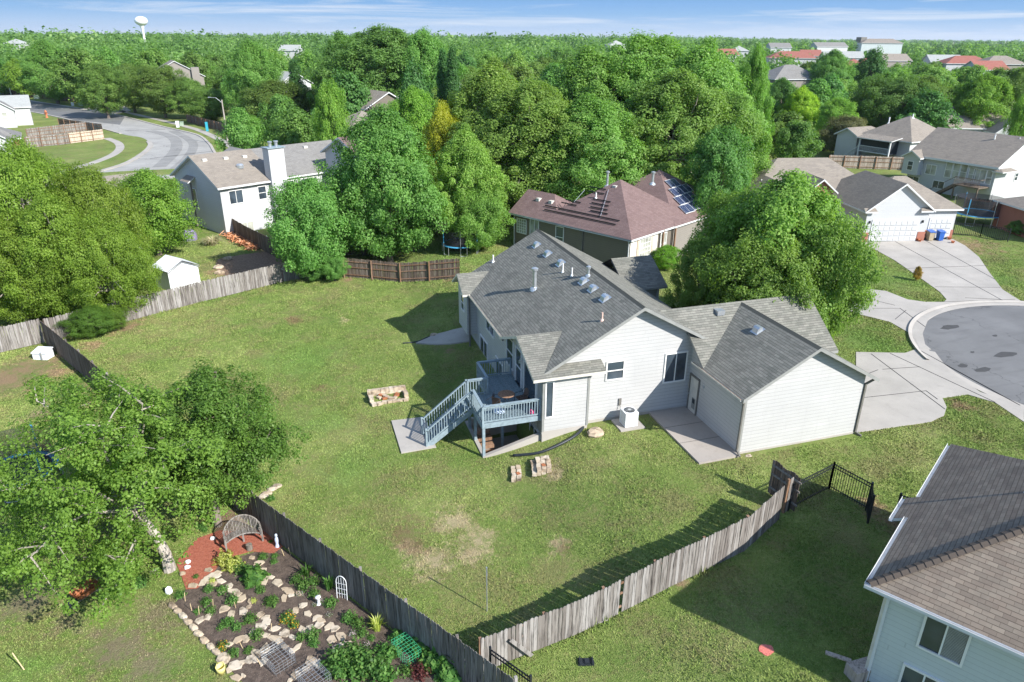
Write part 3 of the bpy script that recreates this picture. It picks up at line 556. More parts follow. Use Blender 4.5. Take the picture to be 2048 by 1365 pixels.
# garage wing
GR = 5.52; gz_ = lambda x: GR-SL*abs(x-3.5); zc = lambda y: 5.57-.74*abs(y-6.15)
mb = MB(); mb.face([(0, 0, -.3), (7, 0, -.3), (7, 0, gz_(7)-.15), (3.5, 0, GR-.18), (0, 0, gz_(0)-.15)]); mb.face([(0, 5.0, -.3), (0, 0, -.3), (0, 0, gz_(0)-.12), (0, 3.45, gz_(0)-.12), (0, 5, zc(5)-.12)])
mb.face([(7, 0, -.3), (7, 9, -.3), (7, 9, 3.4), (7, 0, gz_(7)-.12)]); mb.face([(7, 9, -.3), (2, 9, -.3), (2, 9, 3.4), (7, 9, 3.4)]); mb.face([(7, 3.3, 3.4), (7, 9, 3.4), (7, 6.15, 5.4)]); mb.build('garage_wall', M['siding'], H)
mb = MB(); mb.box(-.02, -.025, -.3, 7.02, 0, .1); mb.box(-.02, 0, -.3, 0, 5, .13); mb.build('garage_foundation', M['concrete'], H)
mb = MB(); ge0, ge1 = -.42, 7.45
yv = 6.15-(5.57-gz_(ge0))/.74
mb.slab([(3.5, -.45, GR), (ge0, -.45, gz_(ge0)), (ge0, yv, gz_(ge0)), (3.5, 6.1, GR)], .18, [0, 1]); yv2 = 6.15-(5.57-gz_(ge1))/.74
mb.slab([(3.5, -.45, GR), (ge1, -.45, gz_(ge1)), (ge1, yv2, gz_(ge1)), (3.5, 6.1, GR)], .18, [0, 1])
mb.slab([(ge0, yv, zc(yv)), (3.5, 6.08, zc(6.08)), (3.5, 6.15, 5.57), (-1.6, 6.15, 5.57), (ge0, 4.9, zc(4.9))], .16, [0, 4]); mb.slab([(3.5, 6.08, zc(6.08)), (ge1, yv2, zc(yv2)), (7.95, yv2, zc(yv2)), (7.95, 6.15, 5.57), (3.5, 6.15, 5.57)], .16, [1, 2])
mb.slab([(-1.6, 6.15, 5.57), (7.95, 6.15, 5.57), (7.95, 9.5, zc(9.5)), (0, 9.5, zc(9.5))], .16, [1, 2]); mb.build('garage_roof', [M['roof'], M['trim']], H)
mb = MB(); k = 0
while -.45+k*.22 < 6: a = -.45+k*.22; mb.face([(3.34, a, GR-.085), (3.5, a, GR+.016), (3.5, a+.24, GR+.008), (3.34, a+.24, GR-.09)]); mb.face([(3.5, a, GR+.016), (3.66, a, GR-.085), (3.66, a+.24, GR-.09), (3.5, a+.24, GR+.008)]); k += 1
mb.build('ridge_cap', M['roof'], H)
gutter(H, (ge0-.0, -.35, gz_(ge0)-.02), (ge0-.0, 4.15, gz_(ge0)-.02), 'trim_cream'); mb = MB(); mb.box(ge0-.1, -.3, gz_(ge0)-.07, ge0-.02, 4.1, gz_(ge0)-.035); mb.build('gutter_leaves', M['leaf_litter'], H)
mb = MB(); mb.bar((ge0-.05, -.2, gz_(ge0)-.1), (-.07, -.07, gz_(ge0)-.45), .08, .08); mb.box(-.11, -.08, .25, -.03, .0, gz_(ge0)-.42); mb.bar((-.07, -.04, .28), (-.12, -.4, .12), .08, .08); mb.build('downspout', M['gutter'], H)
mb = MB(); mb.bar((7.4, -.2, gz_(ge1)-.1), (7.08, -.04, gz_(ge1)-.4), .09, .09); mb.box(7.02, -.09, .1, 7.12, .02, gz_(ge1)-.37); mb.bar((7.07, -.05, .1), (7.15, -.4, .05), .09, .09); mb.build('downspout', M['gutter'], H)
mb = MB(); mb.box(-.02, -.028, .1, .12, -.001, gz_(0)-.15); mb.box(-.028, -.0, .13, -.001, .14, gz_(0)-.15); mb.build('corner_board', M['trim'], H)
# garage side door
d = MB(); d.box(-.03, 3.97, .12, 0, 4.74, 2.15); do = d.build('side_door', M['siding_white'], H); do.data.materials[0] = M['trim_cream']
d = MB(); d.box(-.06, 3.87, .1, -.0, 3.965, 2.26); d.box(-.06, 4.745, .1, 0, 4.84, 2.26); d.box(-.06, 3.97, 2.155, 0, 4.74, 2.26); d.build('door_frame', M['gutter'], do)
d = MB(); d.box(-.045, 4.08, .35, -.032, 4.40, .98); d.build('pet_flap', M['trim'], do); d = MB(); d.box(-.055, 4.14, .68, -.046, 4.36, .93); d.build('flap_opening', M['black_plastic'], do)
d = MB(); d.tube([(-.03, 4.66, 1.1), (-.09, 4.66, 1.1)], .02, 6); d.lathe(-.09, 4.66, [(0, 1.07), (.035, 1.085), (.035, 1.115), (0, 1.13)], 10); d.build('handle', M['metal'], do)
d = MB(); d.box(-.05, 3.45, 1.95, 0, 3.55, 2.1); d.build('wall_lamp', M['metal'], H)
for x, y in ((1.85, 5.7), ): 
    mb = MB(); mb.box(x-.22, y-.25, zc(y)-.1, x+.22, y+.2, zc(y)+.17); mb.build('roof_vent', M['metal'], H)
box_vent(H, 2.75, 3.25, gz_(2.75)+.02, 1, SL)
# porch roof on the far side
mb = MB(); mb.slab([(1.2, 15.5, 3.3), (4.3, 15.5, 3.3), (4.3, 18.2, 4.75), (1.2, 18.2, 4.75)], .15, [0, 1]); mb.slab([(1.2, 20.9, 3.3), (4.3, 20.9, 3.3), (4.3, 18.2, 4.75), (1.2, 18.2, 4.75)], .15, [0, 1]); mb.build('porch_roof', [M['roof'], M['trim']], H)
mb = MB(); mb.box(3.7, 15.8, -.3, 3.85, 15.95, 3.3); mb.build('porch_post', M['siding_white'], H); mb = MB(); mb.box(2.05, 16.3, -.3, 3.9, 20.4, 3.3); mb.build('porch_wall', M['siding'], H)
# ================================================================ deck
D = thing('deck', 'raised blue grey wooden deck with stairs at the corner of the main house', 'deck')
DZ = 1.0; RX = -11.75; FY = 4.85
mb = MB()
x = -11.7; rs = random.Random(3)
while x < -8.64: mb.cur = rs.random(); mb.box(x, FY, DZ-.04, x+.132, 7.9 if x < -10.62 else 10.0, DZ); x += .14
mb.build('floor', M['deck_floor'], D)
mb = MB(); mb.box(RX, FY-.05, DZ-.28, -8.64, FY, DZ-.0); mb.box(RX-.045, FY-.05, DZ-.28, RX, 7.95, DZ-.0); mb.box(RX, 7.92, DZ-.28, -10.62, 7.97, DZ-.0); mb.box(-10.67, 7.97, DZ-.28, -10.62, 10.05, DZ-.0); mb.box(-10.62, 10.01, DZ-.28, -8.64, 10.05, DZ-.0); mb.build('rim_board', M['deck'], D)
for (x, y, z) in ((-11.68, 4.9, -1.3), (-11.68, 7.86, -1.1), (-10.6, 9.95, -1.4), (-11.68, 6.6, -1.3), (-10.0, 7.2, -2.3)):
    mb = MB(); mb.box(x-.07, y-.07, z, x+.07, y+.07, DZ-.28); mb.build('post', M['deck'], D)
def railing(pts, name='railing', z=DZ, h=1.0, gap=.14):
    ro = MB()
    for a, b in zip(pts[:-1], pts[1:]):
        a = Vector((*a, 0)); b = Vector((*b, 0)); d = b-a; l = d.length; d.normalize()
        ro.bar(a+Vector((0, 0, z+h-.02)), b+Vector((0, 0, z+h-.02)), .15, .04); ro.bar(a+Vector((0, 0, z+h-.09)), b+Vector((0, 0, z+h-.09)), .04, .09); ro.bar(a+Vector((0, 0, z+.1)), b+Vector((0, 0, z+.1)), .04, .07)
    for p in pts: ro.box(p[0]-.047, p[1]-.053, z-.27, p[0]+.053, p[1]+.047, z+h-.045)
    r_ = ro.build(name, M['deck'], D)
    for a, b in zip(pts[:-1], pts[1:]):
        a = Vector((*a, 0)); b = Vector((*b, 0)); d = b-a; l = d.length; d.normalize(); n_ = max(2, int(l/gap))
        for k in range(1, n_):
            p = a+d*(l*k/n_); q = MB(); q.box(p.x-.019, p.y-.019, z+.08, p.x+.019, p.y+.019, z+h-.05); q.build('baluster', M['deck'], r_)
railing([(-8.68, FY-.03), (RX+.02, FY-.03), (RX+.02, 6.78)]); railing([(RX+.02, 7.93), (-10.64, 7.93), (-10.64, 10.0), (-8.68, 10.0)])
# stairs run from x=-11.8 down to x=-14.2
S0 = Vector((-11.8, 0, DZ)); S1 = Vector((-14.3, 0, -1.03)); nst = 10
st = MB()
for yy in (6.75, 7.95):
    st.bar((S0.x, yy, DZ-.26), (S1.x+.05, yy, S1.z+.02), .05, .27)
st.build('stringer', M['deck'], D)
for k in range(nst-1):
    t = (k+1)/nst; x = S0.x+(S1.x-S0.x)*t; z = DZ+(S1.z-DZ)*t; q = MB(); q.cur = rs.random(); q.box(x-.13, 6.78, z-.035, x+.02, 7.92, z+.0); q.box(x+.025, 6.78, z-.035, x+.16, 7.92, z); q.build('step', M['deck_floor'], D)
for yy in (6.72, 7.98):
    q = MB(); q.bar((S0.x, yy, DZ+.93), (S1.x, yy, S1.z+.98), .10, .06); q.bar((S0.x, yy, DZ+.12), (S1.x, yy, S1.z+.2), .045, .07); q.box(S1.x-.05, yy-.05, S1.z-.1, S1.x+.05, yy+.05, S1.z+1.12); q.box(S0.x-.06, yy-.05, DZ-.3, S0.x+.04, yy+.05, DZ+1.0)
    rl = q.build('stair_rail', M['deck'], D)
    for k in range(1, 18):
        t = k/18; x = S0.x+(S1.x-S0.x)*t; z = DZ+(S1.z-DZ)*t; q = MB(); q.box(x-.019, yy-.019, z+.12, x+.019, yy+.019, z+.93); q.build('baluster', M['deck'], rl)
# sunken entry under the deck
W_ = tag(thing('retaining_wall', None, None), 'low concrete retaining wall round the sunken basement entry under the deck', 'retaining wall')
mb = MB(); mb.prism([(PX0-.14, 4.78), (-8.62, 4.78), (-8.62, 5.0), (PX0-.14, 5.0)], -2.4, [-.93, -.08, -.08, -.93]); mb.build('front_wall', M['concrete'], W_)
mb = MB(); mb.prism([(PX0-.14, 5.0), (PX0+.06, 5.0), (PX0+.06, PY1+.1), (PX0-.14, PY1+.1)], -2.4, [-.93, -.93, -.93, -.93]); mb.box(PX0+.06, PY1-.1, -2.4, -8.62, PY1+.1, -.75); mb.build('side_wall', M['concrete'], W_)
mb = MB(); mb.box(PX0+.05, 5.0, -2.24, PX1-.0, PY1-.1, -2.2); mb.build('pit_floor', M['concrete_dark'], W_)
for k in range(5):
    mb = MB(); mb.cur = rs.random(); mb.box(-11.5, 5.9+k*.42, -2.2+.24*k, -10.6, 6.3+k*.42, -2.02+.24*k); mb.build('timber_step', M['post_wood'], W_)
# ================================================================ neighbouring houses
def house(name, label, loc, rz, group=None): return thing(name, label, 'house', (loc[0], loc[1], 0), math.radians(rz), group)
# near right house, partly in frame
A0 = (-4.38, -12.65); R0 = house('house', 'house with tan shingle hip roof and white gutters at the lower right corner', A0, 31.5)
mb = MB(); walls(mb, .42, -13, 10.3, -.42, -3, 3.95); mb.build('wall', M['siding_blue'], R0)
mb = MB(); roof_rect(mb, .42, -13, 10.3, -.42, 4.02, .6, .42, 'y'); mb.slab([(4.3, .42, 3.64), (5.9, .42, 3.64), (5.9, -.02, 3.90), (4.3, -.02, 3.90)], .12, None); mb.build('roof', [M['roof_tan'], M['trim_white']], R0)
mb = MB(); hz0 = Vector((0, 0, 3.90)); hz1 = Vector((5.36, -5.36, 3.90+5.36*.6)); n_ = 34
for k in range(n_):
    a = hz0.lerp(hz1, k/n_); b = hz0.lerp(hz1, (k+1.25)/n_); mb.cur = random.random()
    for s_ in (Vector((.11, .11, 0)), Vector((-.11, -.11, 0))):
        lo = Vector((0, 0, -.055)); mb.face([a+Vector((0, 0, .06)), b+Vector((0, 0, .035)), b+s_+lo+Vector((0, 0, .035)), a+s_+lo+Vector((0, 0, .06))]); 
    mb.face([a+Vector((.11, .11, .005)), a+Vector((0, 0, .06)), a+Vector((0, 0, .02)), a+Vector((.11, .11, -.05))])
mb.build('hip_cap', M['roof_tan'], R0)
gutter(R0, (0, -.0, 3.87), (4.3, 0, 3.87)); gutter(R0, (4.25, .42, 3.62), (5.95, .42, 3.62)); gutter(R0, (5.9, 0, 3.87), (10.7, 0, 3.87)); gutter(R0, (0, -13.4, 3.87), (0, 0.1, 3.87)); 
downspout(R0, .38, -.55, -1.0, 3.8, 'trim_white'); w0 = window(R0, 'x-', .42, -2.16, 2.26, 1.08, 1.24, 'v', 'frame', 'glass'); window(R0, 'x-', .42, -2.0, .2, 1.1, 1.1, 'v')
mb = MB(); [mb.box(.395, -2.69, 2.28+k*.05, .4, -2.19, 2.312+k*.05) for k in range(24)]; mb.build('blind', M['blind'], w0); pipe_vent(R0, 5.6, -2.9, 5.55, .42, .06)
mb = MB(); mb.box(.39, -.52, -1.2, .42, -.42, 3.9); mb.build('corner_board', M['trim_cream'], R0)
# brown house with the red roof
C1 = (7.2, 27.0); R1 = house('house', 'brown sided house with reddish shingle roof and solar panels on its right slope', C1, 118.9)
mb = MB(); walls(mb, .42, -10.3, 9.6, -.42, -.4, 3.5); mb.build('wall', M['siding_brown'], R1)
mb = MB(); walls(mb, 9.6, -5.5, 14.0, -.42, -.4, 3.5, 'x', 'h', 'g', .66); mb.build('wing_wall', M['siding_brown'], R1)
mb = MB(); walls(mb, .3, -17.7, 11, -7.1, -.4, 3.45); mb.build('front_wall', M['siding_taupe'], R1)
mb = MB(); mb.box(.36, -4.6, -.4, .41, -.42, 3.4); mb.build('gable_front', M['trim_cream'], R1)
mb = MB(); roof_rect(mb, .42, -10.3, 10.2, -.42, 3.48, .69, .42, 'y'); roof_rect(mb, 8.6, -5.2, 14.0, -.42, 3.48, .66, .42, 'x', 'h', 'g'); roof_rect(mb, .35, -17.7, 11.0, -7.08, 3.45, .64, .42, 'y', t=.15); mb.build('roof', [M['roof_red'], M['trim_white']], R1)
gutter(R1, (14.3, 0, 3.3), (0, 0, 3.3)) ; 
window(R1, 'y+', 13.0, -.42, 1.5, 1.15, 1.3, 'g', 'frame', 'glass_light'); window(R1, 'y+', 11.35, -.42, 1.3, 1.0, 1.75, 'v', 'frame', 'glass_light'); window(R1, 'y+', 8.2, -.42, 1.0, .85, 1.9, 'h', 'frame', 'glass'); window(R1, 'x-', .36, -2.6, .9, 1.6, 2.0, 'g', 'frame', 'glass_light'); window(R1, 'x-', .42, -5.6, .9, .9, 1.9, 'h', 'frame', 'glass_light')
for y in (-1.55, -3.65): mb = MB(); mb.box(.30, y-.17, .8, .36, y+.17, 3.0); mb.build('shutter', M['fence_new'], R1)
for y in (-5.0, -7.0): mb = MB(); mb.box(.0, y-.07, -.3, .14, y+.07, 3.3); mb.build('porch_post', M['post_wood'], R1)
for x in (5.5, .5): downspout(R1, x, -.36, 0, 3.25, 'gutter' if x > 2 else 'trim_white')
downspout(R1, 13.95, -.36, 0, 3.25)
zr1 = lambda y: 3.31+.69*(-y)
for x, y in ((12.2, -1.9), (10.6, -1.9), (5.3, -4.6)): 
    mb = MB(); z = 3.3+.66*(-y); mb.box(x-.2, y-.2, z-.1, x+.2, y+.2, z+.2); mb.build('roof_vent', M['trim_cream'], R1)
pipe_vent(R1, 7.4, -6.2, 6.0, 1.2, .12, True, 'metal', 'flue'); pipe_vent(R1, 3.3, -7.6, 6.6, .9, .12, True, 'metal', 'flue'); pipe_vent(R1, 6.3, -3.1, zr1(-3.1), .5, .06)
def rail(x0, x1, y):
    z = zr1(y)+.1; q = MB(); q.box(x0, y-.035, z-.04, x1, y+.035, z+.05); q.build('mounting_rail', M['black_plastic'], R1)
for x0, x1, y in ((2.4, 10.6, -.95), (2.3, 10.9, -1.35), (5.9, 7.8, -4.0), (5.7, 7.6, -3.55), (4.5, 6.4, -2.9), (4.4, 6.3, -2.5), (4.2, 6.1, -2.1), (3.9, 5.8, -1.75), (7.4, 9.2, -2.3), (7.6, 9.4, -1.95)): rail(x0, x1, y)
mb = MB(); mb.tube([(4.4, -1.4, zr1(-1.4)+.12), (5.6, -4.0, zr1(-4)+.12)], .025, 5); mb.tube([(8.1, -2.2, zr1(-2.2)+.12), (8.0, -3.6, zr1(-3.6)+.1)], .025, 5); mb.build('conduit', M['metal'], R1)
def panelmat():
    m_, t, b = newmat('solar_cells'); uv = t.nodes.new('ShaderNodeUVMap'); k = nd(t, 'ShaderNodeTexBrick', i_Scale=1.0); k.offset = 0; k.inputs['Brick Width'].default_value = .16; k.inputs['Row Height'].default_value = .16; k.inputs['Mortar Size'].default_value = .006
    k.inputs['Color1'].default_value = (.012, .022, .07, 1); k.inputs['Color2'].default_value = (.018, .03, .085, 1); k.inputs['Mortar'].default_value = (.25, .28, .33, 1); t.links.new(uv.outputs[0], k.inputs['Vector']); t.links.new(k.outputs[0], b.inputs['Base Color']); b.inputs['Roughness'].default_value = .2; return m_
M['solar'] = panelmat()
for i, (cy, cv, nn) in enumerate(((-12.1, 4.75, 1), (-11.4, 3.65, 1), (-13.1, 3.75, 1), (-10.9, 2.55, 1), (-12.6, 2.65, 1), (-10.4, 1.45, 1), (-12.1, 1.55, 1))):
    # slope faces local -x: distance up the slope v from the eave at x=-.07
    ca = 1/math.sqrt(1+.64**2); sa = .64*ca
    def sp(yy, v, o): return Vector((-.07+v*ca-o*sa, yy, 3.30+v*sa+o*ca))
    q = MB(); q.slab([sp(cy-.82, cv-.5, .12), sp(cy+.82, cv-.5, .12), sp(cy+.82, cv+.5, .12), sp(cy-.82, cv+.5, .12)], .05)
    pn = q.build('solar_panel', [M['solar'], M['metal']], R1); e_ = MB()
    for (ya, va, yb_, vb) in ((-.83, -.515, .83, -.5), (-.83, .5, .83, .515), (-.835, -.515, -.82, .515), (.82, -.515, .835, .515), (-.01, -.5, .01, .5)):
        e_.slab([sp(cy+ya, cv+va, .135), sp(cy+yb_, cv+va, .135), sp(cy+yb_, cv+vb, .135), sp(cy+ya, cv+vb, .135)], .05)
    e_.build('panel_frame', [M['trim_white'], M['trim_white']], pn)
# white house with the garage by the cul-de-sac
R2 = house('house', 'white house with wide garage door, brown shingle roof and small brick entrance gable', (35.1, 31.0), -12.5)
mb = MB(); walls(mb, 0, 0, 6.5, 9.5, -.3, 3.35, 'y', 'g', 'h', .75); mb.build('garage_wall', M['siding_white'], R2); mb = MB(); walls(mb, 6.5, .6, 9.9, 8.2, -.3, 3.3); mb.build('side_wall', M['siding_white'], R2); mb = MB(); walls(mb, -9.4, 7, 5.9, 16.4, -.3, 3.3); mb.build('body_wall', M['siding_white'], R2)
mb = MB(); roof_rect(mb, 0, 0, 6.5, 10.5, 3.35, .75, .4, 'y', 'g', 'h'); roof_rect(mb, 1.0, .6, 9.9, 8.2, 3.3, .62, .4, 'x'); roof_rect(mb, -9.4, 7, 5.9, 16.4, 3.3, .67, .4, 'x'); roof_rect(mb, -9.4, 4.6, -4.6, 12, 3.3, .7, .4, 'y', 'g', 'h'); roof_rect(mb, -3.5, 6.0, -.6, 11, 4.0, .8, .35, 'y', 'g', 'h'); mb.build('roof', [M['roof_brown'], M['trim_white']], R2)
for x in (-.1, 6.35):
    mb = MB(); sx = 1 if x < 1 else -1; mb.slab([(x-.35*sx, -.38, 3.15), (x+.95*sx, -.38, 3.15), (x+.8*sx, -.02, 3.45), (x-.35*sx, -.02, 3.45)], .14, None); mb.build('eave_return', [M['roof_brown'], M['trim_white']], R2)
mb = MB(); walls(mb, -9.4, 4.6, -4.6, 8, -.3, 3.3, 'y', 'g', 'h', .7); mb.build('left_wall', M['siding_white'], R2); mb = MB(); walls(mb, -3.5, 6.0, -.6, 8, -.3, 4.0, 'y', 'g', 'h', .8); mb.build('brick_entrance', M['brick'], R2)
garage_door(R2, 'y-', 3.15, 0, 0.02, 4.75, 2.15); garage_door(R2, 'y-', 8.4, .6, 0.02, 2.3, 2.1, 4, 4)
for x0, x1, y in ((-.06, .55, -.05), (5.75, 6.56, -.05), (6.56, 7.1, .55), (9.6, 9.96, .55)): mb = MB(); mb.box(x0, y, -.2, x1, y+.08, .95); mb.build('brick_base', M['brick'], R2)
for x in (.4, 6.0): mb = MB(); mb.box(x-.06, -.14, 1.9, x+.06, 0, 2.15); mb.build('wall_lamp', M['black'], R2)
window(R2, 'y-', -2.0, 6.0, .9, 1.0, 1.5, 'v', 'frame', 'glass_light'); gutter(R2, (-.35, -.3, 3.1), (-.35, 6.5, 3.1))
mb = MB(); mb.box(-7.5, 15.8, 3, -6.0, 16.8, 7.6); mb.build('chimney', M['siding_white'], R2); mb = MB(); mb.cyl(-6.8, 16.3, 7.6, 8.0, .2); mb.build('flue', M['metal'], R2); pipe_vent(R2, -7.6, 8.6, 4.2, .6, .06)
# white walk-out house, far right
R3 = house('house', 'white two level walk-out house with dark wooden deck at the right edge', (64.4, 42.0), 100.2)
mb = MB(); walls(mb, 0, -10, 11.6, 0, -.6, 4.6, 'x', 'g', 'g', .6); mb.build('wall', M['siding_white'], R3); mb = MB(); roof_rect(mb, 0, -10, 11.6, 0, 4.6, .6, .5, 'x', 'g', 'g'); mb.build('roof', [M['roof_brown'], M['trim_white']], R3)
mb = MB(); walls(mb, 9.6, -.5, 11.9, 1.0, 1.9, 4.3, 'y', 'h', 'g', .6); mb.face([(9.6, 0, 1.9), (11.9, 0, 1.9), (11.9, 1, 1.9), (9.6, 1, 1.9)]); mb.build('bay_wall', M['siding_white'], R3); mb = MB(); roof_rect(mb, 9.6, -2.5, 11.9, 1.0, 4.3, .6, .3, 'y', 'h', 'g'); mb.build('bay_roof', [M['roof_brown'], M['trim_white']], R3)
for x, w_, h_ in ((8.4, 1.4, 1.2), (6.0, .8, 1.9), (5.0, .8, 1.9), (4.0, .8, 1.9), (2.9, .8, 1.7), (1.9, 1.5, 1.6), (.7, .6, 1.6)): window(R3, 'y+', x, 0, 2.2, w_, h_, 'v' if w_ > 1 else 'h', 'frame', 'glass_light')
for x, w_ in ((10.6, 1.6), (6.9, 1.5)): window(R3, 'y+', x, 0, .6, w_, .9, 'v')
window(R3, 'y+', 10.8, 1.0, 2.5, .7, 1.1, 'h'); window(R3, 'x-', 0, -4.6, 2.4, .6, .9, 'h')
mb = MB(); roof_rect(mb, -.9, -2.4, 0, 0.4, 3.9, .5, .2, 'y', 'h', 'h', .1); mb.build('side_hood', [M['roof_brown'], M['trim_white']], R3)
mb = MB(); mb.box(.4, 0, 1.75, 3.6, 2.2, 1.9); 
for x in (.5, 3.5): mb.box(x-.07, 2.05, -.5, x+.07, 2.2, 1.8)
dk3 = mb.build('deck', M['fence_brown'], R3); mb = MB(); mb.bar((.4, 2.2, 2.85), (3.6, 2.2, 2.85), .08, .06); mb.bar((.4, 0, 2.85), (.4, 2.2, 2.85), .08, .06)
for k in range(22): mb.box(.42+k*.15, 2.18, 1.9, .45+k*.15, 2.22, 2.85)
mb.build('deck_railing', M['fence_brown'], dk3); mb = MB(); mb.bar((3.6, 1.0, 1.8), (6.3, 1.6, -.3), .1, .3); mb.bar((3.6, 2.1, 1.8), (6.3, 2.6, -.3), .1, .3); mb.bar((3.6, 2.1, 2.8), (6.3, 2.6, .8), .07, .07)
for k in range(9): t = (k+.5)/9; mb.box(3.6+2.7*t-.13, 1.0+.55*t, 1.8-2.1*t, 3.6+2.7*t+.13, 2.1+.5*t, 1.84-2.1*t)
mb.build('deck_stairs', M['fence_brown'], dk3)
pipe_vent(R3, 3.5, -4.0, 6.8, .9, .08); pipe_vent(R3, .8, -4.6, 7.1, .5, .06); gutter(R3, (12.1, .5, 4.25), (-.5, .5, 4.25))
# houses behind it
R6 = house('house', 'grey shingled house with white porch railing behind the brown board fence, upper right', (73.5, 64.8), 100)
mb = MB(); walls(mb, 0, -10, 9, 0, -.3, 4.4); mb.build('wall', M['siding_white'], R6); mb = MB(); walls(mb, 8.5, -6, 12.5, 1.5, -.3, 4.2, 'y', 'h', 'g', .5); mb.build('wing_wall', M['siding_white'], R6); mb = MB(); roof_rect(mb, 0, -10, 9, 0, 4.4, .6, .5, 'x'); roof_rect(mb, 8.5, -6, 12.5, 1.5, 4.2, .5, .4, 'y', 'h', 'g'); mb.build('roof', [M['roof_brown'], M['trim_white']], R6)
mb = MB(); mb.box(2, 0, 2.0, 7.5, 1.9, 4.0); mb.build('screened_porch', M['black_plastic'], R6); mb = MB(); mb.slab([(1.5, 0, 4.6), (8, 0, 4.6), (8, 2.5, 4.15), (1.5, 2.5, 4.15)], .12); mb.build('porch_roof', [M['roof_brown'], M['trim_white']], R6)
mb = MB(); mb.bar((2, 2.0, 2.9), (7.5, 2.0, 2.9), .08, .08); mb.bar((2, 2.0, 2.05), (7.5, 2.0, 2.05), .08, .12)
for k in range(28): mb.box(2+k*.2, 1.98, 2, 2.05+k*.2, 2.02, 2.9)
for x in (2, 7.5): mb.box(x-.1, 1.9, 0, x+.1, 2.1, 4.2)
mb.bar((7.5, 2.0, 2.9), (10, 2.2, .9), .08, .08)
for k in range(14): mb.box(7.5+k*.18, 2.0, 2-k*.145, 7.54+k*.18, 2.05, 2.9-k*.145)
mb.build('porch_railing', M['trim_white'], R6); pipe_vent(R6, 7, -3.5, 6.1, 1.0, .1); pipe_vent(R6, 4, -5, 7.2, .6, .1)
R7 = house('house', 'large grey roofed house with white gables and an arched window, farthest at upper right', (96.7, 79.1), 68)
mb = MB(); walls(mb, 0, -22, 12, 0, -.3, 4.2, 'y', 'g', 'g', .5); mb.build('wall', M['siding_white'], R7); mb = MB(); roof_rect(mb, 0, -22, 12, 0, 4.2, .5, .5, 'y', 'g', 'g'); roof_rect(mb, -4, -11, 3, -6, 3.9, .8, .4, 'x', 'g', 'h'); roof_rect(mb, -6, -21, 4, -14, 3.6, .5, .4, 'x', 'h', 'h'); mb.build('roof', [M['roof_brown'], M['trim_white']], R7); mb = MB(); walls(mb, -4, -11, 0, -6, -.3, 3.9, 'x', 'g', 'h', .8); walls(mb, -6, -21, 0, -14, -.3, 3.6); mb.build('front_wall', M['siding_white'], R7)
mb = MB(); mb.cyl(0, 0, 0, .06, .8, None, 20); aw = mb.build('arched_window', M['glass_light'], R7); aw.rotation_euler = (0, -math.pi/2, 0); aw.location = (-.02, -12.5, 2.4); mb = MB(); mb.box(7, -6, 6, 8, -4.8, 8.2); mb.build('chimney', M['siding_white'], R7)
# small house corner at the right edge
R9 = house('house', 'corner of a brick house with grey hip roof cut by the right edge', tuple(at(2092, 492).xy), -14)
mb = MB(); walls(mb, 0, 0, 9, 8, -.3, 2.9); mb.build('wall', M['brick'], R9); mb = MB(); roof_rect(mb, 0, 0, 9, 8, 2.9, .4, .4, 'x'); mb.build('roof', [M['roof_brown'], M['trim_white']], R9)
# white two level house with chimney on the left
R4 = house('house', 'white two level house with tall white chimney left of the big maple', (-26.99, 55.63), 30.2)
mb = MB(); walls(mb, .4, .4, 7.2, 11.2, -2.0, 4.1, 'x', 'g', 'h', .48); mb.build('wall', M['siding_white'], R4); mb = MB(); walls(mb, 7.2, .9, 18, 11.2, -2.0, 4.1, 'x', 'h', 'g', .48); mb.build('right_wall', M['siding_white'], R4)
mb = MB(); roof_rect(mb, .4, .4, 7.3, 11.2, 4.1, .48, .4, 'x', 'g', 'h', .17, .4); 
mb2 = MB(); mb2.slab([(0, 0, 4.03), (7.3, 0, 4.03), (7.3, 5.8, 6.82), (0, 5.8, 6.82)], .17, [0, 3]); mb2.slab([(0, 11.6, 4.03), (7.3, 11.6, 4.03), (7.3, 5.8, 6.82), (0, 5.8, 6.82)], .17, [0, 3]); mb2.build('roof', [M['roof_brown'], M['trim_white']], R4)
mb = MB(); mb.slab([(7.3, .5, 4.03), (18.4, .5, 4.03), (18.4, 5.8, 6.80), (7.3, 5.8, 6.80)], .17, [0, 1]); mb.slab([(7.3, 11.6, 4.03), (18.4, 11.6, 4.03), (18.4, 5.8, 6.80), (7.3, 5.8, 6.80)], .17, [0, 1]); roof_rect(mb, 7.5, 8, 13.5, 16.5, 4.1, .48, .4, 'y', 'h', 'g'); mb.build('right_roof', [M['roof_grey'], M['trim_white']], R4)
mb = MB(); walls(mb, 7.5, 11.2, 13.5, 16.5, -1.5, 4.1, 'y', 'h', 'g', .48); mb.build('rear_wing', M['siding_white'], R4)
ch = MB(); ch.box(6.15, -.35, -1.8, 8.05, .9, 7.5); ch = ch.build('chimney', M['siding_white'], R4); mb = MB(); mb.box(6.0, -.5, 7.5, 8.2, 1.05, 7.6); mb.build('chimney_cap', M['deck'], ch)
for x in (6.8, 7.55): mb = MB(); mb.cyl(x, .3, 7.6, 8.0, .17); mb.cyl(x, .3, 8.05, 8.2, .25); mb.build('flue', M['metal'], ch)
window(R4, 'y-', 2.1, .4, 2.1, 1.5, 1.35, 'v', 'frame', 'glass'); window(R4, 'y-', 5.2, .4, 2.1, .9, 1.35, 'h', 'frame', 'glass'); window(R4, 'y-', 2.9, .4, -1.3, 1.4, 1.1, 'v', 'frame', 'glass_light'); window(R4, 'y-', 9.0, .9, 2.2, 1.0, 1.3, 'h'); window(R4, 'y-', 11.6, .9, 1.6, 2.0, 1.9, 'v'); window(R4, 'y-', 14.2, .9, 2.3, .7, 1.3, 'h')
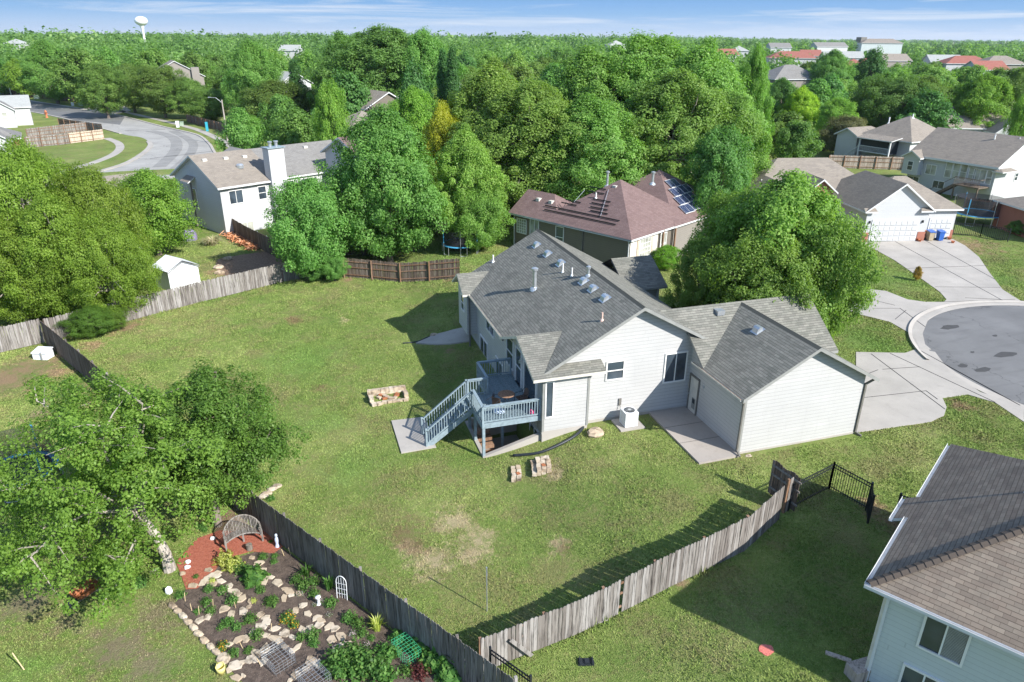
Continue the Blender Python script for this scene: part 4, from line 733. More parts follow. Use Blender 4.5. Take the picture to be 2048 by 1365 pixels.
window(R4, 'x-', .4, 6.8, 1.0, 1.1, 2.0, ''); mb = MB(); mb.slab([(-.5, 5.9, 3.9), (-.5, 7.9, 3.9), (.38, 7.9, 4.45), (.38, 5.9, 4.45)], .1); mb.box(-.2, 6.0, -1.0, -.05, 6.15, 3.8); mb.build('side_hood', [M['roof_brown'], M['trim_white']], R4)
gutter(R4, (7.2, -.0, 3.95), (0, 0.0, 3.95)) ; mb = MB(); mb.box(8.1, -1.6, 1.0, 11.2, .9, 1.15); mb.bar((8.1, -1.6, 2.1), (11.2, -1.6, 2.1), .08, .06); [mb.box(8.1+k*.2, -1.62, 1.1, 8.14+k*.2, -1.58, 2.1) for k in range(16)]; [mb.box(x, -1.6, -1.5, x+.12, -1.48, 1.0) for x in (8.1, 11.1)]; mb.build('deck', M['trim'], R4)
for x, y in ((1.2, 4.7), (3.6, 4.6), (5.8, 4.5), (9.5, 4.7), (14.0, 4.9)): mb = MB(); z = 4.03+y*.48; mb.box(x-.25, y-.2, z-.1, x+.25, y+.2, z+.16); mb.build('roof_vent', M['trim_cream'], R4)
mb = MB(); mb.lathe(4.3, 2.9, [(.42, 5.3), (.42, 5.62), (.3, 5.75), (0, 5.8)]); mb.build('skylight_dome', M['metal'], R4)
# roofs and houses at the far left
def simple_house(name, label, loc, rz, sx, sy, h, sl, wallm, roofm, axis='x', A='g', B='g', extra=None, group=None):
    r_ = house(name, label, loc, rz, group); q = MB(); walls(q, 0, 0, sx, sy, -1.5, h, axis, A, B, sl); q.build('wall', M[wallm], r_); q = MB(); roof_rect(q, 0, 0, sx, sy, h, sl, .45, axis, A, B); q.build('roof', [M[roofm], M['trim_white']], r_); return r_
R5 = simple_house('house', 'brown roofed house mostly hidden behind the yellow-green trees at left', (-44.5, 50.5), 28, 14, 9, 2.9, .5, 'siding_white', 'roof_brown', 'x', 'g', 'g')
for x, y in ((4, 3.3), (9, 3.4)): mb = MB(); z = 2.9+y*.5; mb.box(x-.2, y-.2, z-.1, x+.2, y+.2, z+.2); mb.build('roof_vent', M['trim_white'], R5)
p8 = at(74, 250); R8 = simple_house('house', 'white house with pale grey roof at the left edge beside the street', (p8.x-19, p8.y-5), 15, 19, 9, 4.0, .45, 'siding_white', 'roof_light', 'x', 'g', 'g')
mb = MB(); roof_rect(mb, 11, -4, 16, 3, 3.8, .7, .4, 'y', 'g', 'h'); mb.build('gable_roof', [M['roof_grey'], M['trim_white']], R8); mb = MB(); walls(mb, 11, -4, 16, 0, -.5, 3.8, 'y', 'g', 'h', .7); mb.build('gable_wall', M['siding_white'], R8)
for x in (12.8, 14.2): window(R8, 'y-', x, -4, 1.4, .9, 1.8, 'h', 'frame', 'glass_light')
p10 = at(50, 312); R10 = simple_house('house', 'brick and white house with low grey roof below the white house at the left edge', (p10.x-13, p10.y-3), 15, 13, 8, 3.0, .5, 'brick', 'roof_grey', 'x', 'h', 'h')
mb = MB(); roof_rect(mb, 8, -3, 12, 3, 2.8, .7, .3, 'y', 'g', 'h'); mb.build('gable_roof', [M['roof_grey'], M['trim_white']], R10); mb = MB(); walls(mb, 8, -3, 12, 0, -.5, 2.8, 'y', 'g', 'h', .7); mb.build('gable_wall', M['siding_white'], R10)
# houses glimpsed between the trees
def glimpse(x, y, D, sx, sy, h, rz, wallm, roofm, label, A='g', B='g', sl=.55, axis='x', name='house'):
    # roof ridge shown at pixel (x, y) at distance D
    c = horiz(x, D); top = CAM.z-D*tan_down(x, y); hh = (sy if axis == 'x' else sx)/2*sl; a = math.radians(rz)
    ox = c.x-(sx/2*math.cos(a)-sy/2*math.sin(a)); oy = c.y-(sx/2*math.sin(a)+sy/2*math.cos(a)); return simple_house(name, label, (ox, oy), rz, sx, sy, top-hh-.1, sl, wallm, roofm, axis, A, B)
glimpse(742, 181, 125, 8, 9, 5, 20, 'siding_brown', 'roof_brown', 'dark brown gabled house between the maples', axis='y')
glimpse(712, 222, 104, 6, 6, 4, 20, 'siding_white', 'roof_brown', 'white and brick house partly hidden left of the yellow tree', 'h', 'h')
glimpse(706, 270, 88, 6, 6, 4, 35, 'siding_white', 'roof_red', 'reddish roofed house hidden behind the big maple')
r_ = glimpse(337, 121, 235, 14, 11, 5, 10, 'siding_taupe', 'roof_brown', 'beige gabled house with chimney rising above the street trees', axis='y'); mb = MB(); mb.box(11, -.8, 0, 13, 1.2, 10.5); mb.build('chimney', M['siding_taupe'], r_)
glimpse(557, 143, 190, 9, 9, 5, 35, 'siding_white', 'roof_light', 'small white gable end deep among the trees left of centre', axis='y')
glimpse(885, 155, 150, 6, 6, 5, 15, 'siding_blue', 'roof_grey', 'blue grey house corner above the yellowing tree', axis='y')
glimpse(1588, 130, 230, 15, 12, 4, -5, 'siding_taupe', 'roof_grey', 'taupe house with grey hip roof among trees right of the big cottonwoods', 'h', 'h')
# far estate with red roofs
far = [(1435, 98, 420, 21, 11, 'roof_tile', 'siding_white', 'long red tile roofed building beyond the cottonwood tops'), (1588, 103, 400, 22, 11, 'roof_tile', 'siding_white', 'long red tile roofed building right of the first red roof'), (1660, 85, 620, 25, 11, 'roof_grey', 'siding_white', 'wide dark roofed building on the skyline left of the tower'), (1762, 78, 640, 29, 11, 'roof_brown', 'siding_blue', 'large gabled building breaking the skyline right of the tower'),
       (1690, 103, 430, 19, 11, 'roof_light', 'siding_white', 'pale grey roofed building behind the estate trees'), (1740, 116, 360, 11, 11, 'roof_tile', 'siding_taupe', 'red roofed house in the middle of the estate'), (1790, 108, 400, 14, 11, 'roof_brown', 'siding_taupe', 'beige house with tan roof left of the dark round tree'), (1940, 112, 380, 19, 11, 'roof_tile', 'siding_white', 'orange red roofed house toward the right edge'), (1895, 110, 410, 14, 11, 'roof_light', 'siding_white', 'pale roofed house left of the orange roof'),
       (2010, 112, 360, 16, 11, 'roof_brown', 'siding_taupe', 'tan roofed house at the far right under the treeline'), (1985, 122, 300, 10, 10, 'roof_tile', 'siding_white', 'small red roofed house low at the far right'), (1715, 118, 350, 10, 10, 'roof_tile', 'siding_white', 'small dark red roofed house beside the pale building'), (1560, 86, 560, 14, 11, 'roof_grey', 'siding_white', 'grey roofed house on the skyline right of the centre'), (1480, 92, 520, 11, 11, 'roof_light', 'siding_white', 'pale house behind the first red roof'),
       (1625, 100, 440, 10, 11, 'roof_tile', 'trim_cream', 'cream gabled building with red trim between two red roofs'), (1232, 81, 480, 10, 10, 'roof_light', 'siding_white', 'tiny white roof in the treeline above the cottonwoods'), (580, 90, 420, 10, 10, 'roof_light', 'siding_white', 'white roof speck left of centre in the far treeline'), (30, 78, 600, 10, 10, 'roof_light', 'siding_white', 'white roof speck at the far left treeline')]
for i, (x, y, D, sx, sy, rm, wm, lb) in enumerate(far): glimpse(x, y, D, sx, sy, 4, -17.4+random.Random(i).uniform(-12, 12), wm, rm, lb, 'h' if i % 2 else 'g', 'h' if i % 2 else 'g', .5)
# ================================================================ fences
def fence(label, pts, h=1.83, mat='fence', pw=.14, bay=2.4, rails=0, seed=1, gapz=None, slope_top=None, name='wooden_fence', postmat='post_wood', posts_side=1, dog=True, missing=0, lift=None):
    F = thing(name, label, 'fence', (pts[0][0], pts[0][1], 0)); rs_ = random.Random(seed); O = Vector((pts[0][0], pts[0][1], 0)); tot = sum((Vector(b)-Vector(a)).length for a, b in zip(pts[:-1], pts[1:])); run = 0
    for a, b in zip(pts[:-1], pts[1:]):
        a = Vector(a); b = Vector(b); d = (b-a); l = d.length; d.normalize(); n_ = Vector((-d.y, d.x)); nb = max(1, round(l/bay))
        for k in range(nb):
            s0 = l*k/nb; s1 = l*(k+1)/nb; q = MB(); c = max(2, int((s1-s0)/pw)); w1 = (s1-s0)/c; lean = rs_.uniform(-.02, .02)
            for i in range(c):
                if rs_.random() < missing: continue
                s_ = s0+i*w1; u = (run+s_)/tot; hh = (h if slope_top is None else slope_top[0]+(slope_top[1]-slope_top[0])*u)+rs_.uniform(-.035, .03); p = a+d*(s_+w1/2); z = tz0(p.x, p.y)+(lift or 0); q.cur = rs_.random(); x0, x1 = -w1/2+.004, w1/2-.004-rs_.uniform(0, .008)
                off = rs_.uniform(0, .012); T = Matrix(((d.x, n_.x, 0, p.x-O.x), (d.y, n_.y, 0, p.y-O.y), (0, 0, 1, z), (0, 0, 0, 1))) @ Matrix.Rotation(lean+rs_.uniform(-.012, .012), 4, 'Y')
                e_ = .035 if dog else 0; prof = [(x0, .04), (x1, .04), (x1, hh-e_), (x1-e_, hh), (x0+e_, hh), (x0, hh-e_)]
                for y_, rev in ((off, False), (off+.018, True)): pts_ = [T @ Vector((xx, y_, zz)) for xx, zz in prof]; q.face(pts_[::-1] if rev else pts_)
                for j in range(len(prof)): j2 = (j+1) % len(prof); q.face([T @ Vector((prof[j][0], off, prof[j][1])), T @ Vector((prof[j][0], off+.018, prof[j][1])), T @ Vector((prof[j2][0], off+.018, prof[j2][1])), T @ Vector((prof[j2][0], off, prof[j2][1]))])
            q.build('panel', M[mat(rs_, (run+s0)/tot) if callable(mat) else mat], F)
            for p_, nm in (([s0, s1], 'rail'),):
                for zr_ in (.3, h*.55, h-.28):
                    A_ = a+d*s0; B_ = a+d*s1; q = MB(); q.cur = rs_.random(); sd_ = n_*(-.03*posts_side+ (.018 if posts_side < 0 else 0)); q.bar((A_.x+sd_.x-O.x, A_.y+sd_.y-O.y, tz0(A_.x, A_.y)+zr_+(lift or 0)), (B_.x+sd_.x-O.x, B_.y+sd_.y-O.y, tz0(B_.x, B_.y)+zr_+(lift or 0)), .038, .085); q.build('rail', M[postmat], F)
            P_ = a+d*s0; q = MB(); sd_ = n_*(-.09*posts_side); q.cur = rs_.random(); q.box(P_.x+sd_.x-O.x-.05, P_.y+sd_.y-O.y-.05, tz0(P_.x, P_.y)-.2, P_.x+sd_.x-O.x+.05, P_.y+sd_.y-O.y+.05, tz0(P_.x, P_.y)+(h if slope_top is None else slope_top[0]+(slope_top[1]-slope_top[0])*(run+s0)/tot)-.02+(lift or 0)); q.build('post', M[postmat], F)
        run += l
    return F
vx = lambda *p: [tuple(at(*q).xy) for q in p]
FR = vx((955, 1303), (1060, 1302), (1200, 1237), (1480, 1186-15), (1558, 1062-3)) 
frA = tuple(at(965, 1300).xy); frB = tuple(at(1556, 1048).xy)
fence('weathered grey picket fence running across the lawn to the bottom of the picture', [(-15.3, -8.15), (-10.5, -7.4), (-6.2, -6.97), (-3.9, -6.4), (-1.25, -5.05)], 1.7, 'fence', .135, 2.3, seed=5, slope_top=(1.55, 1.8), posts_side=-1, missing=.012)
flA = tuple(at(532, 1040, dz=0).xy)
fl0 = Vector((-22.9, 2.9)); fl1 = Vector((-14.8, -10.2))
fence('long dark stained board fence between the lawn and the flower garden', [tuple(fl1), (fl1*.5+fl0*.5)[:], tuple(fl0), (-30.5, 16.4), (-38.9, 30.4)] if False else [tuple(fl1), tuple(fl0)], 1.83, 'fence_dark', .14, 2.4, seed=8, posts_side=1, dog=True, postmat='fence')
fence('upper stretch of the dark board fence half hidden by the leaning garden tree', [tuple(fl0), (-37.4, 28.4)], 1.83, 'fence_brown', .14, 2.4, seed=9, posts_side=1, postmat='fence')
fence('grey tan board fence at the left edge behind the small white bin', [(-37.6, 28.7), (-47, 24.3)], 1.83, 'fence', .15, 2.4, seed=10, posts_side=1, postmat='fence')
fc = [(-37.3, 28.8), tuple(at(240, 648).xy), tuple(at(400, 606).xy), tuple(at(553, 568).xy), tuple(at(612, 556).xy)]
fence('grey picket fence along the back of the lawn in front of the white shed', fc, 1.75, lambda r_, u: 'fence', .14, 2.6, seed=11, posts_side=-1, postmat='fence_brown', missing=.008)
fence('brown picket fence with reddish posts left of the grey house', [tuple(at(612, 556).xy), tuple(at(690, 555).xy), (-6.7, 31.1)], 1.8, 'fence_brown', .14, 2.6, seed=12, posts_side=1, postmat='post_wood')
fence('short grey fence stub between the gap and the black iron fence', [(-.75, -4.75), tuple(at(1576, 1022).xy)], 1.75, 'fence', .14, 1.2, seed=33, posts_side=-1)
fence('dark board fence climbing between the shed yard and the white two level house', [tuple(at(618, 548).xy), tuple(at(500, 488).xy), tuple(at(395, 425).xy)], 1.8, 'fence_brown', .14, 2.4, seed=13, posts_side=1, postmat='metal')
fence('grey fence in shade behind the trampoline', [tuple(at(640, 520).xy), tuple(at(800, 492).xy), (2.5, 50)], 1.8, 'fence', .14, 2.4, seed=14)
fence('tall brown board fence between the white garage house and the houses behind', [tuple(at(1655, 336).xy), tuple(at(1812, 341).xy)], 2.0, 'fence_tan', .16, 2.4, seed=15)
fence('short brown fence behind the right hand trampoline', [tuple(at(1925, 425).xy), tuple(at(2040, 437).xy)], 1.8, 'fence_brown', .16, 2.4, seed=16)
fence('pale wooden fence between the dark shrubs right of the cottonwoods', [tuple(at(1600, 292).xy), tuple(at(1640, 272).xy)], 1.8, 'fence_tan', .16, 2.4, seed=17)
fence('fence of fresh pale boards in the side yard by the curving street', [tuple(at(53, 296).xy), tuple(at(116, 291).xy), tuple(at(209, 279).xy)], 1.9, lambda r_, u: 'fence_new' if .35 < u < .9 else 'fence', .16, 2.6, seed=18)
fence('older grey fence behind the fresh boards by the street', [tuple(at(55, 277).xy), tuple(at(175, 262).xy), tuple(at(204, 266).xy)], 1.8, 'fence', .16, 2.6, seed=19)
fence('brown fence end running toward the street corner', [tuple(at(119, 252).xy), tuple(at(206, 264).xy)], 1.6, 'fence_brown', .16, 2.6, seed=20)
fence('dark fence along the far side of the street under the trees', [tuple(at(10, 190).xy), tuple(at(120, 201).xy), tuple(at(185, 210).xy)], 1.8, 'fence_brown', .2, 2.6, seed=21)
fence('dark fence behind the street trees near the wooden lamp pole', [tuple(at(375, 245).xy), tuple(at(440, 262).xy), tuple(at(520, 295).xy)], 1.8, 'fence_brown', .18, 2.6, seed=22)
# white picket fence
pk = thing('picket_fence', 'low white picket fence in front of the white two level house', 'fence', (0, 0, 0)); a = at(478, 458); b = at(560, 440); mb = MB(); d = (b-a); n_ = int(d.length/.16)
for k in range(n_): p = a+d*(k/n_); mb.box(p.x-.045, p.y-.012, p.z, p.x+.045, p.y+.012, p.z+1.05)
mb.build('pickets', M['white'], pk); mb = MB(); mb.bar(a+Vector((0, .03, .3)), b+Vector((0, .03, .3)), .03, .08); mb.bar(a+Vector((0, .03, .8)), b+Vector((0, .03, .8)), .03, .08); mb.build('rail', M['white'], pk)
# leaning gate of dark boards beside the fence end
G_ = thing('gate', 'dark board gate standing open at the end of the grey picket fence', 'gate'); a = at(1537, 988); b = at(1578, 1018)
d = (b-a); d.z = 0; l = 1.6; d.normalize(); mb = MB()
for k in range(11): mb.cur = rs.random(); p = a+d*(l*k/11); mb.bar((p.x, p.y, p.z+.05), (p.x, p.y, p.z+1.78+.05*math.sin(k)), .02, .13, d)
mb.build('boards', M['fence_brown'], G_)
for z in (.4, 1.1, 1.55): mb = MB(); mb.bar(a+Vector((-.03, -.03, z)), a+d*l+Vector((-.03, -.03, z)), .035, .085); mb.build('rail', M['fence'], G_)
# black iron fence
def iron(label, pts, h=1.35, gate=None, thin=.02, gap=.11):
    I = thing('iron_fence', label, 'fence')
    for a, b in zip(pts[:-1], pts[1:]):
        d = b-a; l = d.length; u = d/l; n_ = int(l/gap); q = MB()
        for k in range(n_+1): p = a+u*(l*k/n_); q.box(p.x-thin/2, p.y-thin/2, p.z+.03, p.x+thin/2, p.y+thin/2, p.z+h+.04)
        q.build('bars', M['black'], I); q = MB()
        for z in (.15, h-.18, h-.02): q.bar(a+Vector((0, 0, z)), b+Vector((0, 0, z)), .03, .04)
        q.build('rail', M['black'], I)
        for p in (a, b): q = MB(); q.box(p.x-.035, p.y-.035, p.z-.1, p.x+.035, p.y+.035, p.z+h+.1); q.build('post', M['black'], I)
    return I
ip = [at(*p) for p in ((1575, 1022), (1658, 978), (1732, 1020))]
iron('black iron fence enclosing a corner of the shaded lawn beside the tan roofed house', ip)
g0 = at(1732, 1022); g1 = at(1735, 1047); iron('black iron gate swung open in the gap of the iron fence', [g0, g1]); iron('short black iron fence section against the tan roofed house', [at(1788, 1043), at(1850, 1062)])
iron('black iron fence in front of the trampoline at the right edge', [at(1905, 470), at(1960, 474), at(2015, 484)], 1.3, gap=.16, thin=.03)
q0 = at(960, 1325); q1 = at(1035, 1364)
iron('black iron fence low behind the dark board fence at the bottom edge', [Vector((-15.15, -8.75, -1.1)), Vector((-14.25, -10.2, -1.1))], 1.75)
# ================================================================ yard objects
rk = random.Random(11)
def rock(name, p, sx, sy, sz, mat='stone', rz=None, seed=0, parent=None, flat_=False):
    r_ = random.Random(seed); n_ = 5+seed % 2 if flat_ else 9; mb = MB(); mb.cur = r_.random(); rings = []
    ang = [2*math.pi*(k+r_.uniform(-.3, .3))/n_ for k in range(n_)]; rr = [r_.uniform(.8, 1.1) for _ in range(n_)]
    levels = ((1.0, 0), (1.02, .75), (.95, 1.0), (.0, 1.02)) if flat_ else ((.9, -.2), (1.05, .3), (.85, .75), (.0, 1.0))
    cz, sz_ = math.cos(rz or 0), math.sin(rz or 0)
    for s_, zz in levels: rings.append([((sx*math.cos(a)*q*s_), (sy*math.sin(a)*q*s_), sz*zz*(1 if flat_ else r_.uniform(.85, 1.1))) for a, q in zip(ang, rr)])
    rings = [[(p[0]+x*cz-y*sz_, p[1]+x*sz_+y*cz, p[2]+z) for x, y, z in R_] for R_ in rings]
    for A_, B_ in zip(rings[:-1], rings[1:]):
        for k in range(n_): j = (k+1) % n_; mb.face([A_[k], A_[j], B_[j], B_[k]])
    return mb.build(name, M[mat], parent)
def block(mb, cx, cy, cz, l, w_, h, rz, r_):
    mb.cur = r_.random(); T = Matrix.Translation((cx, cy, cz)) @ Matrix.Rotation(rz, 4, 'Z'); c = [Vector((sx*l/2*r_.uniform(.86, 1.05), sy*w_/2*r_.uniform(.85, 1.05), (h if sz else 0)*r_.uniform(.9, 1.08))) for sz in (0, 1) for sy in (-1, 1) for sx in (-1, 1)]; c = [T @ q for q in c]
    for q in ((0, 2, 3, 1), (4, 5, 7, 6), (0, 1, 5, 4), (2, 6, 7, 3), (0, 4, 6, 2), (1, 3, 7, 5)): mb.face([c[i] for i in q])
# fire pit of stacked stone blocks
fp = at(777, 795); K = thing('fire_pit', 'open square pit of stacked pale stone blocks in the middle of the lawn', 'fire pit', fp)
for i in range(9):
    for lv in range(2):
        q = MB(); block(q, -1.05+i*.26 if i < 8 else 1.0, .55, lv*.2-.03, .27, .26, .2, rk.uniform(-.15, .15), rk); q.build('stone_block', M['stone'], K)
for i in range(4):
    for lv in range(2 if i > 1 else 1):
        q = MB(); block(q, -1.05, .35-i*.27, lv*.18-.03, .27, .26, .2, 1.57+rk.uniform(-.15, .15), rk); q.build('stone_block', M['stone'], K); q = MB(); block(q, 1.02, .35-i*.27, lv*.18-.03, .3, .24, .2, 1.57+rk.uniform(-.15, .15), rk); q.build('stone_block', M['stone'], K)
for i in range(7): q = MB(); block(q, -.95+i*.31, -.72+rk.uniform(-.06, .06), -.03, .3, .28, .17, rk.uniform(-.25, .25), rk); q.build('stone_block', M['stone'], K)
for i in range(10): q = MB(); block(q, rk.uniform(-.6, .55), rk.uniform(-.4, .3), 0.0, .3, .2, .12, rk.uniform(0, 3), rk); q.build('rubble', M['stone' if i % 3 else 'rust'], K)
# two stone piles in the grass
for (cx, cy, lb, rows, dx) in ((1032, 950, 'small heap of pale stone blocks left of the larger heap', 2, .26), (1082, 938, 'larger heap of pale stone blocks by the black drain pipe', 4, .24)):
    p = at(cx, cy); K = thing('stone_pile', lb, 'stones', p, -.25)
    for i in range(rows):
        for j in range(4):
            for lv in range(1 if (rows == 2 or i in (0, )) else 2): q = MB(); block(q, (i-(rows-1)/2)*dx+rk.uniform(-.03, .03), (j-1.5)*.31+i*.05, lv*.15-.03, .23, .30, .17, rk.uniform(-.12, .12), rk); q.build('stone_block', M['stone'], K)
    q = MB(); block(q, .1, -.1, .27 if rows > 2 else .12, .2, .22, .05, .4, rk); q.build('brick', M['rust'], K)
tag(rock('rock', at(1190, 868), .48, .42, .3, seed=4), 'single pale boulder in the grass between the drain pipe and the air conditioner', 'rock'); tag(rock('rock', at(1497, 912)+Vector((0, 0, -.05)), .2, .14, .1, seed=6), 'flat pale stone by the near corner of the garage', 'rock')
tag(rock('stone_block', at(868, 672), .35, .2, .22, seed=7, mat='stone'), 'brown stone block beside the concrete splash slab left of the house', 'rock')
tag(sheet('splash_slab', px((832, 688), (868, 672), (905, 662), (938, 655), (941, 684), (900, 690)), M['concrete'], .1, 1, None), 'sloping pale concrete slab against the left side of the main house', 'slab')
def hose(name, label, pts, r_, mat): 
    P3 = [at(*q) for q in pts]; sp_ = smooth_poly([tuple(p.xy) for p in P3], 6); mb = MB(); mb.tube([(x, y, tz0(x, y)+r_+ (0 if k < len(sp_)-4 else .0)) for k, (x, y) in enumerate(sp_)], r_, 8); return tag(mb.build(name, M[mat], smooth=True), label, 'pipe')
hose('drain_pipe', 'black corrugated drain pipe snaking over the grass from the house corner', ((1166, 838), (1168, 852), (1158, 868), (1138, 882), (1108, 897), (1075, 909), (1026, 914)), .075, 'black_plastic')
hose('drain_pipe', 'thin black pipe on the lawn left of the concrete splash slab', ((806, 688), (820, 687), (838, 684), (856, 676), (880, 672)), .05, 'black_plastic')
# air conditioner
p = Vector((-3.92, 4.15, .08)); slabthing('air_conditioner_pad', 'small square concrete pad under the air conditioner', 'slab', [(-4.6, 3.6), (-3.2, 3.6), (-3.2, 4.85), (-4.6, 4.85)], M['concrete'], -.2, .08)
K = thing('air_conditioner', 'white air conditioner unit beside the house wall', 'air conditioner', p)
mb = MB(); mb.box(-.36, -.36, .03, .36, .36, .08); mb.box(-.36, -.36, .78, .36, .36, .84)
for sx in (-1, 1):
    for sy in (-1, 1): mb.box(sx*.36-.06*(sx > 0), sy*.36-.06*(sy > 0), .08, sx*.36+.06*(sx < 0), sy*.36+.06*(sy < 0), .78)
mb.build('casing', M['white'], K); mb = MB(); mb.box(-.325, -.325, .08, .325, .325, .78); mb.build('coil', M['trim'], K)
mb = MB()
for k in range(9):
    z = .13+k*.072
    for q in ((-.31, -.352, z, .31, -.34, z+.045), (-.31, .34, z, .31, .352, z+.045), (-.352, -.31, z, -.34, .31, z+.045), (.34, -.31, z, .352, .31, z+.045)): mb.box(*q)
mb.build('louvre', M['white'], K); mb = MB(); mb.lathe(0, 0, [(.29, .845), (.29, .865), (.27, .865), (.27, .85), (.0, .85)], 24); mb.build('fan_grille', M['black_plastic'], K)
mb = MB(); [mb.tube([(math.cos(a)*.08, math.sin(a)*.08, .875), (math.cos(a)*.29, math.sin(a)*.29, .87)], .006, 4) for a in [k*math.pi/9 for k in range(18)]]; mb.lathe(0, 0, [(0, .89), (.09, .885), (.09, .87)], 16); mb.build('fan_guard', M['metal'], K)
mb = MB(); mb.box(-.25, .78, .75, -.1, .83, 1.15); mb.tube([(-.18, .78, .8), (-.18, .55, .3), (-.1, .37, .25)], .02, 6); mb.build('service_box', M['gutter'], K)
# trampolines
def trampoline(p, r_, label, padmat='pad', h=.85, ph=2.5, netted=True, ladder=False):
    K = thing('trampoline', label, 'trampoline', p); q = MB(); n_ = 36
    q.lathe(0, 0, [(r_-.28, h+.02), (r_-.26, h+.05), (r_, h+.05), (r_+.02, h-.03)], n_); q.build('pad', M[padmat], K, True); q = MB(); q.lathe(0, 0, [(0, h), (r_-.27, h)], n_); q.build('mat', M['black_plastic'], K)
    for k in range(6):
        a = k*math.pi/3+.3; x, y = r_*math.cos(a), r_*math.sin(a); q = MB(); q.tube([(x*1.03, y*1.03, 0), (x*1.03, y*1.03, ph)], .025, 6); q.build('pole', M['metal'], K); q = MB(); q.tube([(x, y, .0), (x, y, h)], .03, 6); x2, y2 = r_*math.cos(a+.35), r_*math.sin(a+.35); q.tube([(x, y, .04), (x2, y2, .04), (x2, y2, h)], .03, 6); q.build('leg', M['metal'], K)
        if k % 2: q = MB(); q.tube([(x*1.03, y*1.03, h+.3), (x*1.03, y*1.03, ph-.1)], .045, 8); q.build('foam_sleeve', M[padmat], K)
    if netted: q = MB(); q.lathe(0, 0, [(r_-.05, h), (r_*.97, ph-.15)], n_); q.build('safety_net', M['net'], K)
    if ladder: q = MB(); q.tube([(.5, -r_, 0), (.5, -r_+.1, h+.3)], .03, 6); q.tube([(.9, -r_, 0), (.9, -r_+.1, h+.3)], .03, 6); [q.bar((.5, -r_, z), (.9, -r_, z), .05, .03) for z in (.25, .5, .75)]; q.build('ladder', M[padmat], K)
    return K
M['pad'] = flat('trampoline_pad_blue', (.07, .33, .55), .5)
nm, t, b = newmat('safety_net'); b.inputs['Base Color'].default_value = (.03, .03, .035, 1); b.inputs['Alpha'].default_value = .62; M['net'] = nm
trampoline(at(921, 504)+Vector((0, 0, 0)), 1.75, 'blue rimmed trampoline with black safety net on the lawn behind the brown fence')
trampoline(at(1950, 446), 2.4, 'large pale rimmed trampoline with blue ladder beside the white walk-out house', 'pad', 1.1, 3.0, True, True)
trampoline(at(50, 968), 1.6, 'blue trampoline mostly hidden under the leaning tree at the left edge')
# white shed
p = at(352, 580); K = thing('shed', 'small white metal shed behind the grey picket fence', 'shed', (p.x+.1, p.y+1.2, p.z), math.radians(35)); mb = MB(); walls(mb, -1.35, -1.25, 1.35, 1.25, -.1, 1.75, 'y', 'g', 'g', .5); mb.build('wall', M['white'], K); mb = MB(); roof_rect(mb, -1.35, -1.25, 1.35, 1.25, 1.75, .5, .1, 'y', 'g', 'g', .05, .1); mb.build('roof', [M['white'], M['metal']], K)
mb = MB(); mb.box(-.7, -1.29, .05, .7, -1.25, 1.65); mb.build('door', M['trim_white'], K)
for s_ in (-1, 1): mb = MB(); mb.bar((0, -1.36, 2.39), (s_*1.45, -1.36, 1.66), .03, .06); mb.build('trim', M['metal'], K)
mb = MB(); mb.bar((0, -1.36, 2.4), (0, 1.36, 2.4), .06, .04); mb.build('ridge', M['metal'], K)
# covered grill, ornamental grass, dead brush, rocks
M['cover'] = flat('purple_grey_cover', (.20, .17, .27), .7, var=.25, sc_=5)
p = at(380, 480); mb = MB(); n_ = 16; mb.lathe(0, 0, [(.75, 0), (.78, .35), (.72, .7), (.6, .95), (.35, 1.08), (0, 1.1)], n_)
mb.v = [(x*(1+.06*math.sin(7*math.atan2(y, x))), y*(1+.06*math.sin(5*math.atan2(y, x))), z) for x, y, z in mb.v]; tag(mb.build('covered_grill', M['cover'], None, True, p), 'rounded grill under a purple grey fabric cover in the shed yard', 'grill')
def blades(name, label, cat, p, n_, rad, h, mat, wd=.03, droop=.6, seed=1, group=None):
    r_ = random.Random(seed); mb = MB()
    for k in range(n_):
        a = r_.uniform(0, 6.283); rr = rad*math.sqrt(r_.random())*.35; bx_, by_ = rr*math.cos(a), rr*math.sin(a); dr = r_.uniform(.3, 1)*rad; hh = h*r_.uniform(.6, 1.1); mb.cur = r_.random(); sx, sy = -math.sin(a)*wd/2, math.cos(a)*wd/2
        pr = [(bx_, by_, 0), (bx_+math.cos(a)*dr*.4, by_+math.sin(a)*dr*.4, hh*.75), (bx_+math.cos(a)*dr, by_+math.sin(a)*dr, hh*(1-droop*r_.random()))]
        mb.face([(pr[0][0]-sx, pr[0][1]-sy, 0), (pr[0][0]+sx, pr[0][1]+sy, 0), (pr[1][0]+sx, pr[1][1]+sy, pr[1][2]), (pr[1][0]-sx, pr[1][1]-sy, pr[1][2])]); mb.face([(pr[1][0]-sx, pr[1][1]-sy, pr[1][2]), (pr[1][0]+sx, pr[1][1]+sy, pr[1][2]), pr[2]])
    return tag(mb.build(name, mat, None, False, p), label, cat, group)
M['straw'] = leafmat('straw_blades', [(0, (.30, .24, .13)), (.6, (.45, .40, .24)), (1, (.30, .36, .14))], .2)
M['brush'] = leafmat('dry_orange_brush', [(0, (.35, .13, .05)), (.6, (.60, .26, .12)), (1, (.68, .40, .24))], .1)
blades('ornamental_grass', 'straw coloured ornamental grass clump in the shed yard', 'grass clump', at(425, 490), 260, 1.3, .95, M['straw'], .05, .7, 3)
